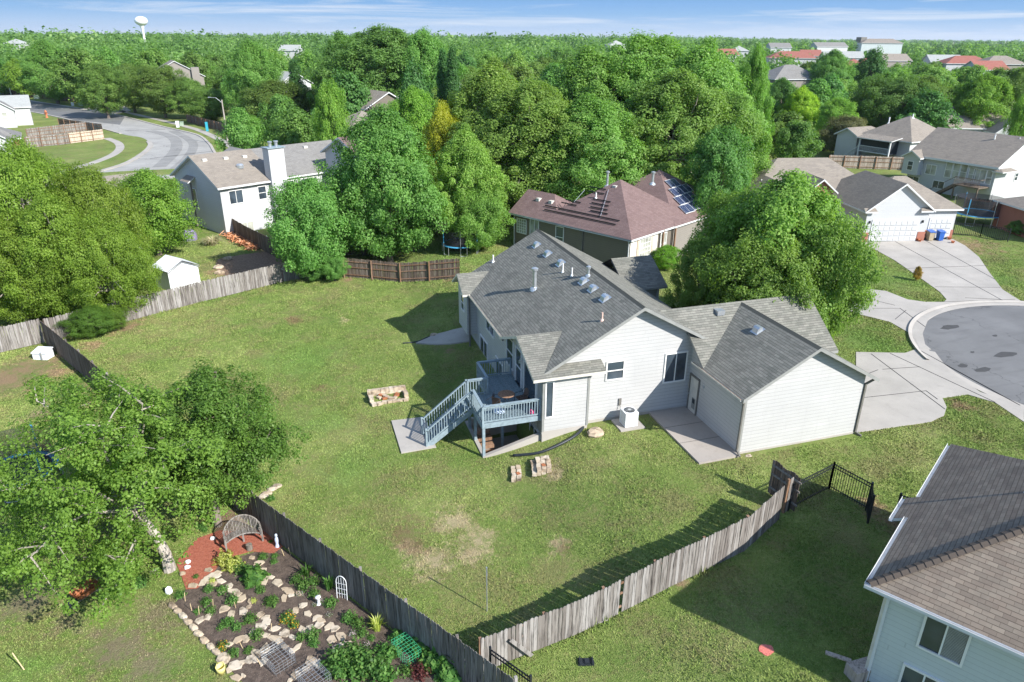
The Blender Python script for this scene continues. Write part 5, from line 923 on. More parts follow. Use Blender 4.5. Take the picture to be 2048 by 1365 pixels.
for k in range(1):
    mb = MB(); r_ = random.Random(5)
    for i in range(500):
        t = r_.random(); c = at(455+55*t, 470+30*t); c = c+Vector((r_.gauss(0, .35), r_.gauss(0, .35), r_.uniform(0, .45))); a = r_.uniform(0, 3.14); d = Vector((math.cos(a), math.sin(a), r_.uniform(-.4, .4)))*r_.uniform(.15, .45); n_ = Vector((-d.y, d.x, .1)).normalized()*.04; mb.cur = r_.random(); mb.face([c-d-n_, c-d+n_, c+d+n_, c+d-n_])
    tag(mb.build('brush_pile', M['brush']), 'heap of dry orange brush against the dark board fence', 'brush')
sheet('leaf_litter', smooth_poly(px((435, 520), (475, 512), (540, 505), (600, 530), (600, 560), (555, 563), (500, 562), (440, 548)), 3, True), M['leaf_litter'], .02, 2)
for i, (x, y) in enumerate(((437, 537), (440, 548), (455, 520))): tag(rock('rock', at(x, y), .45, .4, .35, 'stone', seed=30+i), ['brown rock on the edge of the leaf litter, lowest of the three', 'brown rock on the edge of the leaf litter, middle one', 'brown rock on the edge of the leaf litter, nearest the brush'][i], 'rock', 'rocks edging the leaf litter')
# storage bin by the left fence
p = at(88, 716); K = thing('storage_bin', 'small white storage bin in the corner of the left yard', 'bin', p, -.4); mb = MB(); mb.box(-.5, -.35, 0, .5, .35, .5); mb.build('body', M['white'], K); mb = MB(); mb.slab([(-.54, -.4, .5), (.54, -.4, .5), (.54, .4, .66), (-.54, .4, .66)], .05); mb.build('lid', [M['white'], M['white']], K); mb = MB(); mb.bar((.2, -.42, .02), (.2, -.42, .6), .06, .05); mb.build('strap', M['trim'], K)
# deck furniture
p = Vector((-10.05, 6.3, DZ)); K = thing('patio_table', 'small round brown patio table on the deck', 'table', p); mb = MB(); mb.lathe(0, 0, [(0, .69), (.43, .69), (.45, .71), (.43, .735), (0, .735)], 24); mb.build('tabletop', M['post_wood'], K)
for k in range(3): a = k*2.094; mb = MB(); mb.tube([(.33*math.cos(a), .33*math.sin(a), 0), (.1*math.cos(a), .1*math.sin(a), .35), (.28*math.cos(a), .28*math.sin(a), .69)], .015, 6); mb.build('leg', M['black'], K)
def chair(p, rz, label, fallen=False):
    K = thing('patio_chair', label, 'chair', p, rz)
    if fallen: K.rotation_euler = (0, math.radians(80), rz); K.location.z += .28
    mb = MB(); mb.box(-.24, -.24, .41, .24, .24, .45); mb.build('seat', M['wicker'], K); mb = MB(); 
    for k in range(6): a0 = -.24+k*.08; mb.face([(a0, .24, .45), (a0+.08, .24, .45), (a0+.075, .36, .92-.015*abs(k-2.5)**2), (a0+.005, .36, .92-.015*abs(k-2.5)**2)])
    mb.build('backrest', M['wicker'], K)
    for sx in (-1, 1):
        mb = MB(); mb.tube([(sx*.26, -.26, 0), (sx*.26, -.26, .64), (sx*.28, .22, .66), (sx*.24, .34, .9)], .016, 6); mb.build('arm_frame', M['black'], K); mb = MB(); mb.tube([(sx*.25, .24, .45), (sx*.27, .34, 0)], .016, 6); mb.build('leg', M['black'], K)
    return K
M['wicker'] = flat('brown_wicker', (.10, .06, .04), .8, var=.3, sc_=30)
chair(Vector((-9.25, 6.2, DZ)), -1.4, 'brown wicker chair between the patio table and the house wall'); chair(Vector((-10.9, 6.0, DZ)), .8, 'tipped over patio chair left of the round table', True)
M['pink'] = flat('pink_plastic', (.65, .06, .18), .4); M['cushion'] = flat('pale_blue_cushion', (.45, .52, .6), .8)
mb = MB(); mb.lathe(0, 0, [(0, 0), (.12, .02), (.15, .12), (.1, .24), (0, .27)], 12); tag(mb.build('toy_ball', M['pink'], None, True, (-9.05, 5.1, DZ)), 'pink toy at the right end of the deck behind the railing', 'toy')
mb = MB(); mb.lathe(0, 0, [(0, 0), (.13, .05), (.16, .15), (.1, .27), (0, .3)], 12); tag(mb.build('toy_ball', M['pink'], None, True, (-9.6, 5.35, -2.2)), 'pink toy in the sunken entry under the deck', 'toy')
mb = MB(); mb.v = []; mb.lathe(0, 0, [(0, 0), (.3, .03), (.34, .1), (.25, .16), (0, .18)], 10); tag(mb.build('cushion', M['cushion'], None, True, (-10.6, 5.75, DZ)), 'pale cushion lying beside the tipped chair on the deck', 'cushion')
# slim pole in the lawn, black tray, paint mark, plank, pieces near the corner
b_ = at(974, 1223); mb = MB(); mb.tube([b_, b_+Vector((0, 0, 2.05))], .022, 8); mb.tube([b_+Vector((0, 0, 1.7)), b_+Vector((0, 0, 2.1))], .03, 8); tag(mb.build('pole', M['metal']), 'slim bare metal pole standing in the lawn', 'pole')
K = thing('tray', 'black plastic tray lying on the grass near the bottom', 'tray', at(1172, 1325), -.3); mb = MB(); mb.box(-.28, -.16, 0, .28, .16, .03); mb.box(-.24, -.16, .03, -.2, .16, .1); mb.box(.2, -.16, .03, .24, .16, .1); mb.box(-.05, -.1, .03, .1, .1, .09); mb.build('tray_body', M['black_plastic'], K)
M['paint'] = flat('red_ground_paint', (.60, .17, .13), .9, var=.35, sc_=20); p = at(1533, 1300); sheet('paint_mark', [(p.x+.25*math.cos(k*.42)*(1+.12*math.sin(k*2.1)), p.y+.23*math.sin(k*.42)*(1+.12*math.cos(k*1.3))) for k in range(15)], M['paint'], .014, 3)
def plank(x0, y0, x1, y1, z0, z1, label, wd=.14, mat='fence'): a = at(x0, y0); b = at(x1, y1); q = MB(); q.cur = .8; q.bar(a+Vector((0, 0, z0)), b+Vector((0, 0, z1)), wd, .03); return tag(q.build('plank', M[mat]), label, 'plank')
plank(1137, 1268, 1215, 1240, .06, .06, 'loose grey plank lying along the foot of the picket fence'); q = MB(); a = at(1042, 1318); q.cur = .9; q.bar(Vector((-13.45, -8.05, tz0(-13.4, -8)+.1)), Vector((-14.25, -8.12, tz0(-14.2, -8)+1.15)), .14, .025, (0, 1, 0)); tag(q.build('plank', M['fence']), 'loose board leaning diagonally on the picket fence', 'plank')
plank(595, 552, 550, 545, .05, .6, 'loose brown board leaning on the back fence corner', .15, 'fence_tan')
K = thing('trellis_stand', 'tan wooden box top poking up beside the tan roofed house at the bottom edge', 'box', at(1695, 1362)); mb = MB(); mb.box(.1, -.2, 0, 1.2, .3, .45); mb.build('box_body', M['fence_tan'], K); q = MB(); q.bar((-.3, .8, .5), (.3, .3, .45), .15, .05); q.build('board', M['fence_tan'], K)
# wheelie bins, pots, small red shrub
def bin_(p, body, lid, label, rz=0): K = thing('wheelie_bin', label, 'bin', p, rz); q = MB(); q.prism([(-.28, -.3), (.28, -.3), (.28, .3), (-.28, .3)], .08, 1.0); q.v = [(x*(.78+.22*z), y*(.78+.22*z), z) for x, y, z in q.v]; q.build('body', M[body], K); q = MB(); q.slab([(-.32, -.36, 1.0), (.32, -.36, 1.0), (.32, .34, 1.1), (-.32, .34, 1.1)], .06); q.build('lid', [M[lid], M[lid]], K); [None for s_ in (-1, 1)]; q = MB(); q.tube([(-.3, .3, .12), (.3, .3, .12)], .12, 10); q.build('wheel', M['black_plastic'], K)
M['bin_blue'] = flat('blue_plastic', (.03, .11, .38), .4); M['bin_tan'] = flat('tan_plastic', (.36, .29, .19), .5); M['pot'] = flat('terracotta', (.45, .15, .07), .8)
bin_(at(1858, 482), 'bin_tan', 'bin_blue', 'tan wheelie bin with blue lid in front of the garages', -.2); bin_(at(1878, 482), 'bin_blue', 'bin_blue', 'all blue wheelie bin beside the tan one', -.2)
for i, (x, y, s_) in enumerate(((1833, 482, 1), (1839, 484, .8), (1898, 480, 1), (1905, 487, .8))): q = MB(); q.lathe(0, 0, [(.14*s_, 0), (.22*s_, .3*s_), (.25*s_, .3*s_), (.2*s_, .26*s_), (0, .26*s_)], 12); tag(q.build('flower_pot', M['pot'], None, True, at(x, y)), ['terracotta pot by the garage pier, left one', 'smaller terracotta pot by the garage pier, right one', 'terracotta pot right of the blue bin', 'small terracotta pot at the edge of the grass by the driveway'][i], 'pot')
# street lamps and signs, utility boxes
def lamp(p, h, label, ax, ay, wood_=False, tilt=0): 
    K = thing('street_lamp', label, 'lamp', p); q = MB(); q.cur = .8; q.tube([(0, 0, 0), (0, 0, h)], [.17 if wood_ else .13, .11 if wood_ else .09], 10); q.build('pole', M['bark_light' if wood_ else 'metal'], K); q = MB(); q.tube([(0, 0, h*.93), (ax*.5, ay*.5, h+.35), (ax, ay, h+.4)], .045, 6); q.build('arm', M['metal'], K); q = MB(); q.lathe(ax*1.08, ay*1.08, [(0, h+.32), (.2, h+.34), (.22, h+.42), (0, h+.5)], 12); q.build('lamp_head', M['metal'], K)
pl = at(457, 292); Dl = math.hypot(pl.x-CAM.x, pl.y-CAM.y); lamp(pl, CAM.z-Dl*tan_down(443, 200)-pl.z, 'wooden street light pole on the grass verge behind the white house', -2.0, .6, True)
pl = at(24, 196); Dl = math.hypot(pl.x-CAM.x, pl.y-CAM.y); lamp(pl, CAM.z-Dl*tan_down(12, 147)-pl.z, 'grey metal street light at the far left beside the street', 5.5, 2.5)
M['sign_green'] = flat('street_sign_green', (.02, .30, .22), .5); M['sign_back'] = flat('sign_back', (.30, .16, .10), .6); M['teal'] = flat('teal_paint', (.03, .32, .42), .5); M['util_green'] = flat('utility_box_green', (.28, .36, .27), .6)
K = thing('street_sign', 'green street name sign on a pole at the far street corner', 'sign', at(174, 211)); q = MB(); q.tube([(0, 0, 0), (0, 0, 3.2)], .05, 6); q.build('pole', M['metal'], K); q = MB(); q.box(-.9, -.03, 3.2, .9, .03, 3.7); q.build('sign_plate', M['sign_green'], K)
K = thing('stop_sign', 'brown back of an octagonal sign under the street trees', 'sign', at(224, 222)); q = MB(); q.tube([(0, 0, 0), (0, 0, 2.2)], .05, 6); q.build('pole', M['metal'], K); q = MB(); q.face([(.75*math.cos(k*math.pi/4+.39), -.03, 2.7+.75*math.sin(k*math.pi/4+.39)) for k in range(8)]); q.face([(.75*math.cos(k*math.pi/4+.39), .03, 2.7+.75*math.sin(k*math.pi/4+.39)) for k in range(8)][::-1]); q.build('sign_plate', M['sign_back'], K)
for x, y, s_, mt, lb in ((146, 212, (.6, .5, .95), 'white', 'white utility box left of the green sign'), (162, 212, (1.0, .7, 1.0), 'util_green', 'green transformer box left of the green sign'), (356, 255, (.6, .5, 1.3), 'white', 'tall pale utility box on the verge under the trees'), (364, 252, (.8, .6, .9), 'util_green', 'squat green utility box on the verge'), (74, 198, (1.3, .9, 1.1), 'util_green', 'pale green utility box beside the far left fence')):
    q = MB(); q.box(-s_[0]/2, -s_[1]/2, 0, s_[0]/2, s_[1]/2, s_[2]*.85); q.prism([(-s_[0]/2-.05, -s_[1]/2-.05), (s_[0]/2+.05, -s_[1]/2-.05), (s_[0]/2+.05, s_[1]/2+.05), (-s_[0]/2-.05, s_[1]/2+.05)], s_[2]*.85, [s_[2]*.92, s_[2]*.92, s_[2], s_[2]]); tag(q.build('utility_box', M[mt], None, False, at(x, y)), lb, 'utility box')
q = MB(); q.lathe(0, 0, [(.22, 0), (.22, .1), (.14, .12), (.14, .8), (.2, .82), (.2, .95), (.1, 1.15), (0, 1.2)], 12); q.tube([(-.28, 0, .65), (.28, 0, .65)], .07, 8); h_ = tag(q.build('fire_hydrant', M['pot'], None, True, at(94, 236)), 'orange red fire hydrant at the street corner', 'hydrant'); h_.scale = (1.5, 1.5, 1.5)
q = MB(); q.box(-.25, -.2, 0, .25, .2, 1.9); tag(q.build('litter_station', M['teal'], None, False, at(415, 263)), 'teal dog litter station on the verge beside the fence', 'station')
for x, y, c, lb in ((14, 190, 'bin_blue', 'blue car parked at the far left end of the street'), (34, 191, 'black_plastic', 'dark car parked beside the blue car')):
    K = thing('parked_car', lb, 'car', at(x, y), .3); q = MB(); q.prism([(-2.1, -.85), (2.1, -.85), (2.1, .85), (-2.1, .85)], .3, .85); q.build('body', M[c], K); q = MB(); q.prism([(-1.2, -.75), (1.1, -.75), (1.1, .75), (-1.2, .75)], .85, 1.4); q.v = [(xx*(1-.25*(zz > 1)), yy*(1-.12*(zz > 1)), zz) for xx, yy, zz in q.v]; q.build('cabin', M['glass'], K)
    for wx_ in (-1.3, 1.3):
        for wy in (-.85, .85): q = MB(); q.tube([(wx_, wy-.1, .32), (wx_, wy+.1, .32)], .32, 12); q.build('wheel', M['black_plastic'], K)
# water tower
D_ = 760; c = horiz(288, D_); zt = CAM.z-D_*tan_down(288, 33); zb_ = CAM.z-D_*tan_down(288, 52); rr = D_*11/1545
K = thing('water_tower', 'white bulb water tower rising over the far treeline at left', 'water tower', (c.x, c.y, 0)); q = MB(); zc_ = (zt+zb_)/2; hh = (zt-zb_)/2
q.lathe(0, 0, [(rr*math.cos(a), zc_+hh*math.sin(a)*1.0) for a in [(-90+k*12)*math.pi/180 for k in range(16)]], 24); q.build('tank', M['white'], K, True); q = MB(); q.lathe(0, 0, [(rr*.5, 0), (rr*.22, 3), (rr*.16, zb_-5), (rr*.3, zb_-1), (rr*.5, zb_+1)], 16); q.build('stem', M['white'], K, True)
K = thing('tower', 'slim dark topped mast tower on the right skyline', 'tower', (*horiz(1724, 640), 0)); q = MB(); q.cyl(0, 0, 0, CAM.z-640*tan_down(1724, 84), 2.2, 1.6, 10); q.build('shaft', M['siding_taupe'], K); q = MB(); zz = CAM.z-640*tan_down(1724, 84); q.box(-2.6, -2.6, zz, 2.6, 2.6, zz+3.2); q.build('head', M['gutter'], K)
# ================================================================ trees
def proj(p):
    q = Vector(p)-CAM; w_ = q.dot(CF); return (1024+FPX*q.dot(CR)/w_, 682.5-FPX*q.dot(CU)/w_, w_)
def quads(name, mat, C_, Nn, size, rnd, asp=.62):
    """many leaf shaped faces: centres, normals, sizes"""
    n_ = len(C_); rg = np.random.default_rng(len(C_)); t = rg.normal(size=(n_, 3)); Nn = Nn/np.linalg.norm(Nn, axis=1, keepdims=True)
    u = np.cross(Nn, t); u /= np.linalg.norm(u, axis=1, keepdims=True)+1e-9; v = np.cross(Nn, u); s_ = size[:, None]
    V = np.empty((n_, 4, 3)); V[:, 0] = C_-u*s_*.5; V[:, 1] = C_-v*s_*asp*.5+Nn*s_*.08; V[:, 2] = C_+u*s_*.5; V[:, 3] = C_+v*s_*asp*.5+Nn*s_*.08
    me = bpy.data.meshes.new(name); me.vertices.add(n_*4); me.vertices.foreach_set('co', V.reshape(-1).astype(np.float32)); me.loops.add(n_*4); me.loops.foreach_set('vertex_index', np.arange(n_*4, dtype=np.int32))
    me.polygons.add(n_); me.polygons.foreach_set('loop_start', np.arange(0, n_*4, 4, dtype=np.int32)); me.polygons.foreach_set('loop_total', np.full(n_, 4, dtype=np.int32)); me.update(calc_edges=True)
    a_ = me.attributes.new('rnd', 'FLOAT', 'FACE'); a_.data.foreach_set('value', rnd.astype(np.float32)); me.materials.append(mat); return me
def prof(shape, t):
    if shape == 'round': return np.sqrt(np.clip(1-(2*t-1)**2, 0, 1))
    if shape == 'oval': return np.clip(np.sin(np.pi*np.clip(t, 0, 1)**.75), 0, 1)**.6
    if shape == 'vase': return np.clip(np.sin(np.pi*np.clip(t*.82+.1, 0, 1)**1.35), 0, 1)**.7
    if shape == 'cone': return np.clip((1-t)**.75*np.minimum(1, t*7), 0, 1)
    if shape == 'flat': return np.clip(np.sqrt(1-np.clip(t, 0, 1)**2)*np.minimum(1, t*4+.3), 0, 1)
def clumps(rg, n_, R_, z0, z1, shape, bias=.38):
    t = rg.random(n_)**.85; th = rg.random(n_)*2*np.pi; r_ = rg.random(n_)**bias; ph = rg.random(4)*6.28
    lob = 1+.19*np.sin(3*th+ph[0]+5*t)+.14*np.sin(5*th+ph[1]-9*t)+.08*np.sin(9*th+ph[2]+12*t)
    rr = R_*prof(shape, t)*r_*lob; z = z0+(z1-z0)*t*(1+.05*np.sin(2*th+ph[3])); return np.stack([rr*np.cos(th), rr*np.sin(th), z], 1)
def leaves_from(rg, CL, rc, per, leaf, R_, zc, flat_=.62, droop=0):
    n_ = len(CL)*per; idx = np.repeat(np.arange(len(CL)), per); d = rg.normal(size=(n_, 3)); d[:, 2] = d[:, 2]+.3; d /= np.linalg.norm(d, axis=1, keepdims=True)
    rad = rc[idx]*(.35+.65*rg.random(n_)**.6); P = CL[idx]+d*rad[:, None]*np.array([1, 1, flat_]); P[:, 2] -= droop*(rad**2)
    o = P-np.array([0, 0, zc]); o /= np.linalg.norm(o, axis=1, keepdims=True)+1e-9
    Nn = d*.45+o*.55+np.array([0, 0, .28])+rg.normal(size=(n_, 3))*.42; cr_ = rg.random(len(CL)); rnd = np.clip(.45*cr_[idx]+.55*rg.random(n_), 0, 1); return P, Nn, leaf*(.6+.7*rg.random(n_)), rnd
def limbs(rg, CL, trunk_r, fork, h, nl, barkm, lean=(0, 0), twig=.03):
    mb = MB(); r_ = random.Random(int(rg.integers(1e6))); top = Vector((lean[0], lean[1], fork)); mb.cur = .5
    mb.tube([(0, 0, -.3), (lean[0]*.2+.02, lean[1]*.2, fork*.35), (lean[0]*.6, lean[1]*.6, fork*.7), tuple(top)], [trunk_r*1.35, trunk_r, trunk_r*.9, trunk_r*.8], 9)
    sel = rg.permutation(len(CL))[:nl]
    for j, i in enumerate(sel):
        c = Vector(CL[i]); s_ = top if j % 3 else Vector((0, 0, h*.5)).lerp(top, .5); m1 = s_.lerp(c, .4)+Vector((r_.uniform(-.4, .4), r_.uniform(-.4, .4), .10*(c-s_).length)); m2 = s_.lerp(c, .75)+Vector((r_.uniform(-.3, .3), r_.uniform(-.3, .3), .06*(c-s_).length)); mb.cur = r_.random()
        mb.tube([s_, m1, m2, c], [trunk_r*.5, trunk_r*.3, trunk_r*.16+.01, twig], 5, False)
    return mb
LG = lambda a, b, c: leafmat('leaves', [(0, a), (.5, b), (.80, tuple(q*1.18 for q in b)), (1, c)])
M['l_cotton'] = LG((.105, .215, .040), (.19, .34, .075), (.38, .52, .17)); M['l_pear'] = LG((.085, .17, .036), (.155, .26, .055), (.30, .40, .12)); M['l_maple'] = LG((.085, .205, .045), (.16, .33, .075), (.31, .49, .15))
M['l_locust'] = LG((.115, .205, .026), (.20, .32, .042), (.36, .48, .10)); M['l_garden'] = LG((.088, .175, .026), (.165, .275, .045), (.30, .41, .10)); M['l_dark'] = LG((.06, .15, .042), (.105, .24, .060), (.20, .36, .12))
TM = {}
def master(key, h, R_, z0, shape, ncl, rc, per, leaf, mat, seed, fork=None, nl=14, tr=.25, bark='bark', bias=.38, droop=0, flat_=.62, barkobj=True):
    rg = np.random.default_rng(seed); CL = clumps(rg, ncl, R_-rc*.7, z0+rc*.4, h-rc*.6, shape, bias); rcs = rc*(.6+.8*rg.random(ncl)); P, Nn, sz, rd = leaves_from(rg, CL, rcs, per, leaf, R_, (z0+h)/2, flat_, droop)
    me = quads('crown', M[mat], P, Nn, sz, rd); tm = limbs(rg, CL, tr, fork or z0+.15*(h-z0), h, nl, bark); o = tm.build('trunk', M[bark]); bm_ = o.data; bpy.data.objects.remove(o); TM[key] = (me, bm_, h, R_)
master('cotton', 17, 7.0, 1.4, 'oval', 520, .95, 190, .25, 'l_cotton', 1, 6, 26, .42, 'bark_light', .34, 0, .95)
master('cotton2', 17, 7.0, 1.4, 'round', 520, .95, 190, .25, 'l_cotton', 2, 6, 26, .42, 'bark_light', .34, 0, .95)
master('pear', 9, 4.2, .8, 'vase', 300, .72, 210, .17, 'l_pear', 3, 2.2, 16, .2, 'bark', .34, 0, .85)
master('pear2', 9, 4.2, .8, 'round', 300, .68, 210, .17, 'l_pear', 4, 2.2, 16, .2, 'bark', .34, 0, .85)
master('maple', 13, 5.9, 1.2, 'oval', 440, .8, 190, .22, 'l_maple', 5, 4, 20, .3, 'bark', .36, 0, .95)
master('maple2', 9, 4.3, .5, 'round', 250, .8, 240, .19, 'l_maple', 6, 2, 16, .2, 'bark', .36, 0, .95)
master('locust', 10, 5.6, .5, 'round', 520, .75, 200, .15, 'l_locust', 7, 3, 26, .24, 'bark_light', .33, .1, .8)
master('cone', 12, 3.2, .8, 'cone', 150, .8, 200, .24, 'l_dark', 8, 4, 8, .22)
for i, (mt, sh, sd_) in enumerate((('l_cotton', 'oval', 11), ('l_maple', 'round', 12), ('l_pear', 'round', 13), ('l_dark', 'oval', 14), ('l_locust', 'round', 15), ('l_cotton', 'vase', 16), ('l_maple', 'oval', 17))): master('mid%d' % i, 11, 5.2, 1.0, sh, 150, 1.05, 95, .42, mt, sd_, 3.5, 7, .25, 'bark', .36, 0, 1.0)
NT = [0]
def plant_tree(key, p, h, wm, label, rz=None, tint=(1, 1, 1), group=None, name='tree'):
    me, tmm, H_, R_ = TM[key]; r_ = random.Random(NT[0]*7+1); NT[0] += 1
    K = thing(name, label, 'tree', p, r_.uniform(0, 6.28) if rz is None else rz, group); sx = wm/(2*R_); K.scale = (sx, sx, h/H_)
    c = bpy.data.objects.new('crown', me); COL.objects.link(c); c.parent = K; c.color = (*tint, 1); t = bpy.data.objects.new('trunk', tmm); COL.objects.link(t); t.parent = K; return K
def tree(key, x, ytop, D, wpx, label, tint=(1, 1, 1), group=None, name='tree', zb=None):
    d = ray(x, ytop+wpx*.45); hh_ = Vector((d.x, d.y)).normalized(); c = Vector((CAM.x+hh_.x*D, CAM.y+hh_.y*D)); zt = CAM.z-D*tan_down(x, ytop); z0 = tz0(c.x, c.y) if zb is None else zb; slant = proj((c.x, c.y, (z0+zt)/2))[2]; return plant_tree(key, (c.x, c.y, z0), max(2.5, zt-z0), wpx*slant/FPX, label, None, tint, group, name)
def Dof(x, y, z=-1.2): p = at(x, y); return math.hypot(p.x-CAM.x, p.y-CAM.y)
YG = (1.25, 1.15, .75); DK = (.80, .86, .92); LT = (1.15, 1.15, 1.1)
T_ = [
 ('locust', 60, 285, 67, 250, 'yellow green feathery tree at the left edge behind the tan fence'), ('locust', 185, 335, 63, 200, 'yellow green feathery tree between the left edge and the white shed'), ('locust', 205, 425, 59, 180, 'lower yellow green tree hanging over the grey back fence'), ('locust', 20, 425, 62, 210, 'lowest yellow green tree overhanging the tan fence at the left edge'), ('locust', 120, 390, 61, 230, 'broad yellow green tree in the middle of the left clump'),
 ('maple2', 302, 345, Dof(328, 510), 165, 'grey green tree just left of the white shed yard grill', YG), ('maple2', 612, 362, Dof(620, 558), 172, 'bright green bushy tree at the back fence corner'), ('maple', 768, 222, Dof(793, 527), 250, 'large spreading maple behind the brown fence'), ('maple2', 720, 330, Dof(760, 520)+2, 170, 'lower lobe maple just left of the large spreading maple', (1.05, 1.05, 1)),
 ('cotton', 985, 130, 83, 215, 'tall cottonwood at the left end of the big cottonwood group', (1.15, 1.08, 1)), ('cotton2', 1060, 170, 78, 250, 'cottonwood with visible pale limbs left of the solar panel house', (1.1, 1.05, 1)), ('cotton', 1180, 108, 88, 240, 'tall cottonwood standing behind the red roofed house'), ('cotton2', 1280, 78, 92, 260, 'tallest cottonwood in the middle of the picture'), ('cotton', 1400, 92, 90, 230, 'tall cottonwood right of the tallest one'), ('cotton2', 1350, 150, 82, 240, 'cottonwood in front of the tallest cottonwood', (1.05, 1, 1)), ('cotton', 1180, 200, 76, 230, 'lower cottonwood behind the wing of the red roofed house'), ('cotton2', 1450, 190, 84, 150, 'slim cottonwood at the right end of the big group'), ('cotton', 930, 260, 68, 150, 'light green cottonwood right of the large maple', (1.2, 1.15, 1)), ('maple2', 955, 380, 66, 130, 'low light green tree behind the blue trampoline', (1.2, 1.15, 1)), ('maple2', 1440, 262, 72, 150, 'dark bushy tree behind the solar panel slope', DK),
 ('pear', 1478, 384, 50, 175, 'dense green pear tree left of the pair in front of the garage', (1.25, 1.3, 1.15)), ('pear2', 1570, 356, 47, 290, 'large dense pear tree in the front yard of the main house', (1.25, 1.3, 1.15)), ('pear', 1655, 430, 44.5, 190, 'right lobe pear tree beside the concrete driveway', (1.25, 1.3, 1.15)), ('pear2', 1405, 480, 46, 125, 'low dense tree between the brown house and the pear trees', (1.15, 1.2, 1.1)), ('pear', 1530, 470, 43, 220, 'lower front pear tree touching the garage roof line', (1.25, 1.3, 1.15)),
 ('maple', 100, 84, 255, 120, 'silvery green broad tree above the street at left', LT), ('mid2', 165, 100, 235, 120, 'dark round street tree left of the street sign'), ('pear2', 205, 130, 205, 105, 'dark round tree over the street corner'), ('pear2', 262, 130, Dof(258, 226), 110, 'round green street tree, first in the row along the kerb'), ('pear', 322, 130, Dof(296, 238), 110, 'round green street tree, second in the row along the kerb'), ('pear2', 378, 158, Dof(345, 240), 95, 'smaller street tree at the end of the row along the kerb'), ('pear', 420, 178, Dof(410, 250), 90, 'street tree behind the wooden light pole'),
 ('pear2', 562, 164, Dof(552, 272), 165, 'big round dark tree behind the white two level house'), ('maple2', 505, 232, Dof(500, 283), 70, 'small light green tree beside the big round dark tree', (1.15, 1.1, 1)), ('maple', 505, 85, 170, 120, 'light green tall tree above the big round dark tree', LT), ('cone', 590, 120, 160, 70, 'dark pointed tree left of centre', DK), ('maple2', 660, 170, 100, 80, 'yellowish tree above the small white house', YG), ('maple', 830, 180, 98, 160, 'yellow green tree behind the large maple', YG), ('maple2', 885, 212, 80, 90, 'golden yellow tree right of the large maple', (2.3, 1.35, .5)), ('maple2', 905, 205, 86, 60, 'small golden crown at the edge of the cottonwoods', (2.0, 1.3, .5)),
 ('cotton2', 770, 60, 140, 230, 'tall broad tree reaching the skyline left of centre', (.85, .95, 1.05)), ('cotton', 690, 72, 150, 140, 'tall tree left of the broad skyline tree', (.85, .95, 1.05)), ('cotton2', 850, 66, 135, 130, 'tall tree right of the broad skyline tree', (.9, 1, 1)), ('cone', 905, 95, 115, 70, 'dark evergreen with pale new shoots above the golden tree', DK), ('cone', 885, 100, 118, 60, 'dark evergreen left of the pale shooted one', DK), ('mid3', 830, 130, 112, 90, 'dark round tree beside the evergreens', DK),
 ('maple', 1600, 175, Dof(1600, 285), 90, 'bright yellow green tree in the gap right of the cottonwoods', (1.8, 1.35, .5)), ('maple', 1562, 160, Dof(1565, 278), 90, 'dark tree left of the bright yellow green tree', DK), ('maple', 1512, 98, 105, 90, 'upright green tree at the right flank of the cottonwoods', (1.1, 1.15, .8)), ('maple2', 1672, 200, Dof(1670, 298), 90, 'pale willowy tree behind the dark red leaved tree', (1.25, 1.15, .8)), ('maple2', 1690, 234, Dof(1690, 312), 105, 'dark red leaved small tree in the back yard', (1.05, .52, 1.0)), ('pear', 1560, 252, Dof(1560, 302), 110, 'dark shrubby tree in front of the bright yellow green tree', DK), ('pear', 1770, 150, 160, 150, 'large dark round tree behind the grey shingled house', (.8, .95, 1)), ('pear2', 1840, 155, 165, 130, 'dark olive tree behind the farthest grey roofed house'), ('maple', 1960, 152, 165, 150, 'olive green broad tree above the farthest house', YG), ('pear2', 2040, 140, 170, 120, 'dark tree at the right edge under the estate'), ('maple', 1660, 103, 230, 110, 'round green tree in front of the red roofed estate'), ('mid3', 1745, 100, 240, 70, 'dark round tree among the estate roofs', DK), ('mid1', 1470, 135, 150, 80, 'grey green tree beside the upright green tree'), ('maple2', 2050, 190, 128, 56, 'green tree covering the end of the farthest house', YG), ('maple2', 1500, 230, 86, 90, 'light green tree at the lower right of the cottonwoods', (1.2, 1.2, .9))]
T_ = [((k_[0], k_[1], k_[2], k_[3], k_[4]*1.1, k_[5]) + tuple(k_[6:])) if k_[0].startswith('cotton') else k_ for k_ in T_]
for t_ in T_: tree(*t_)
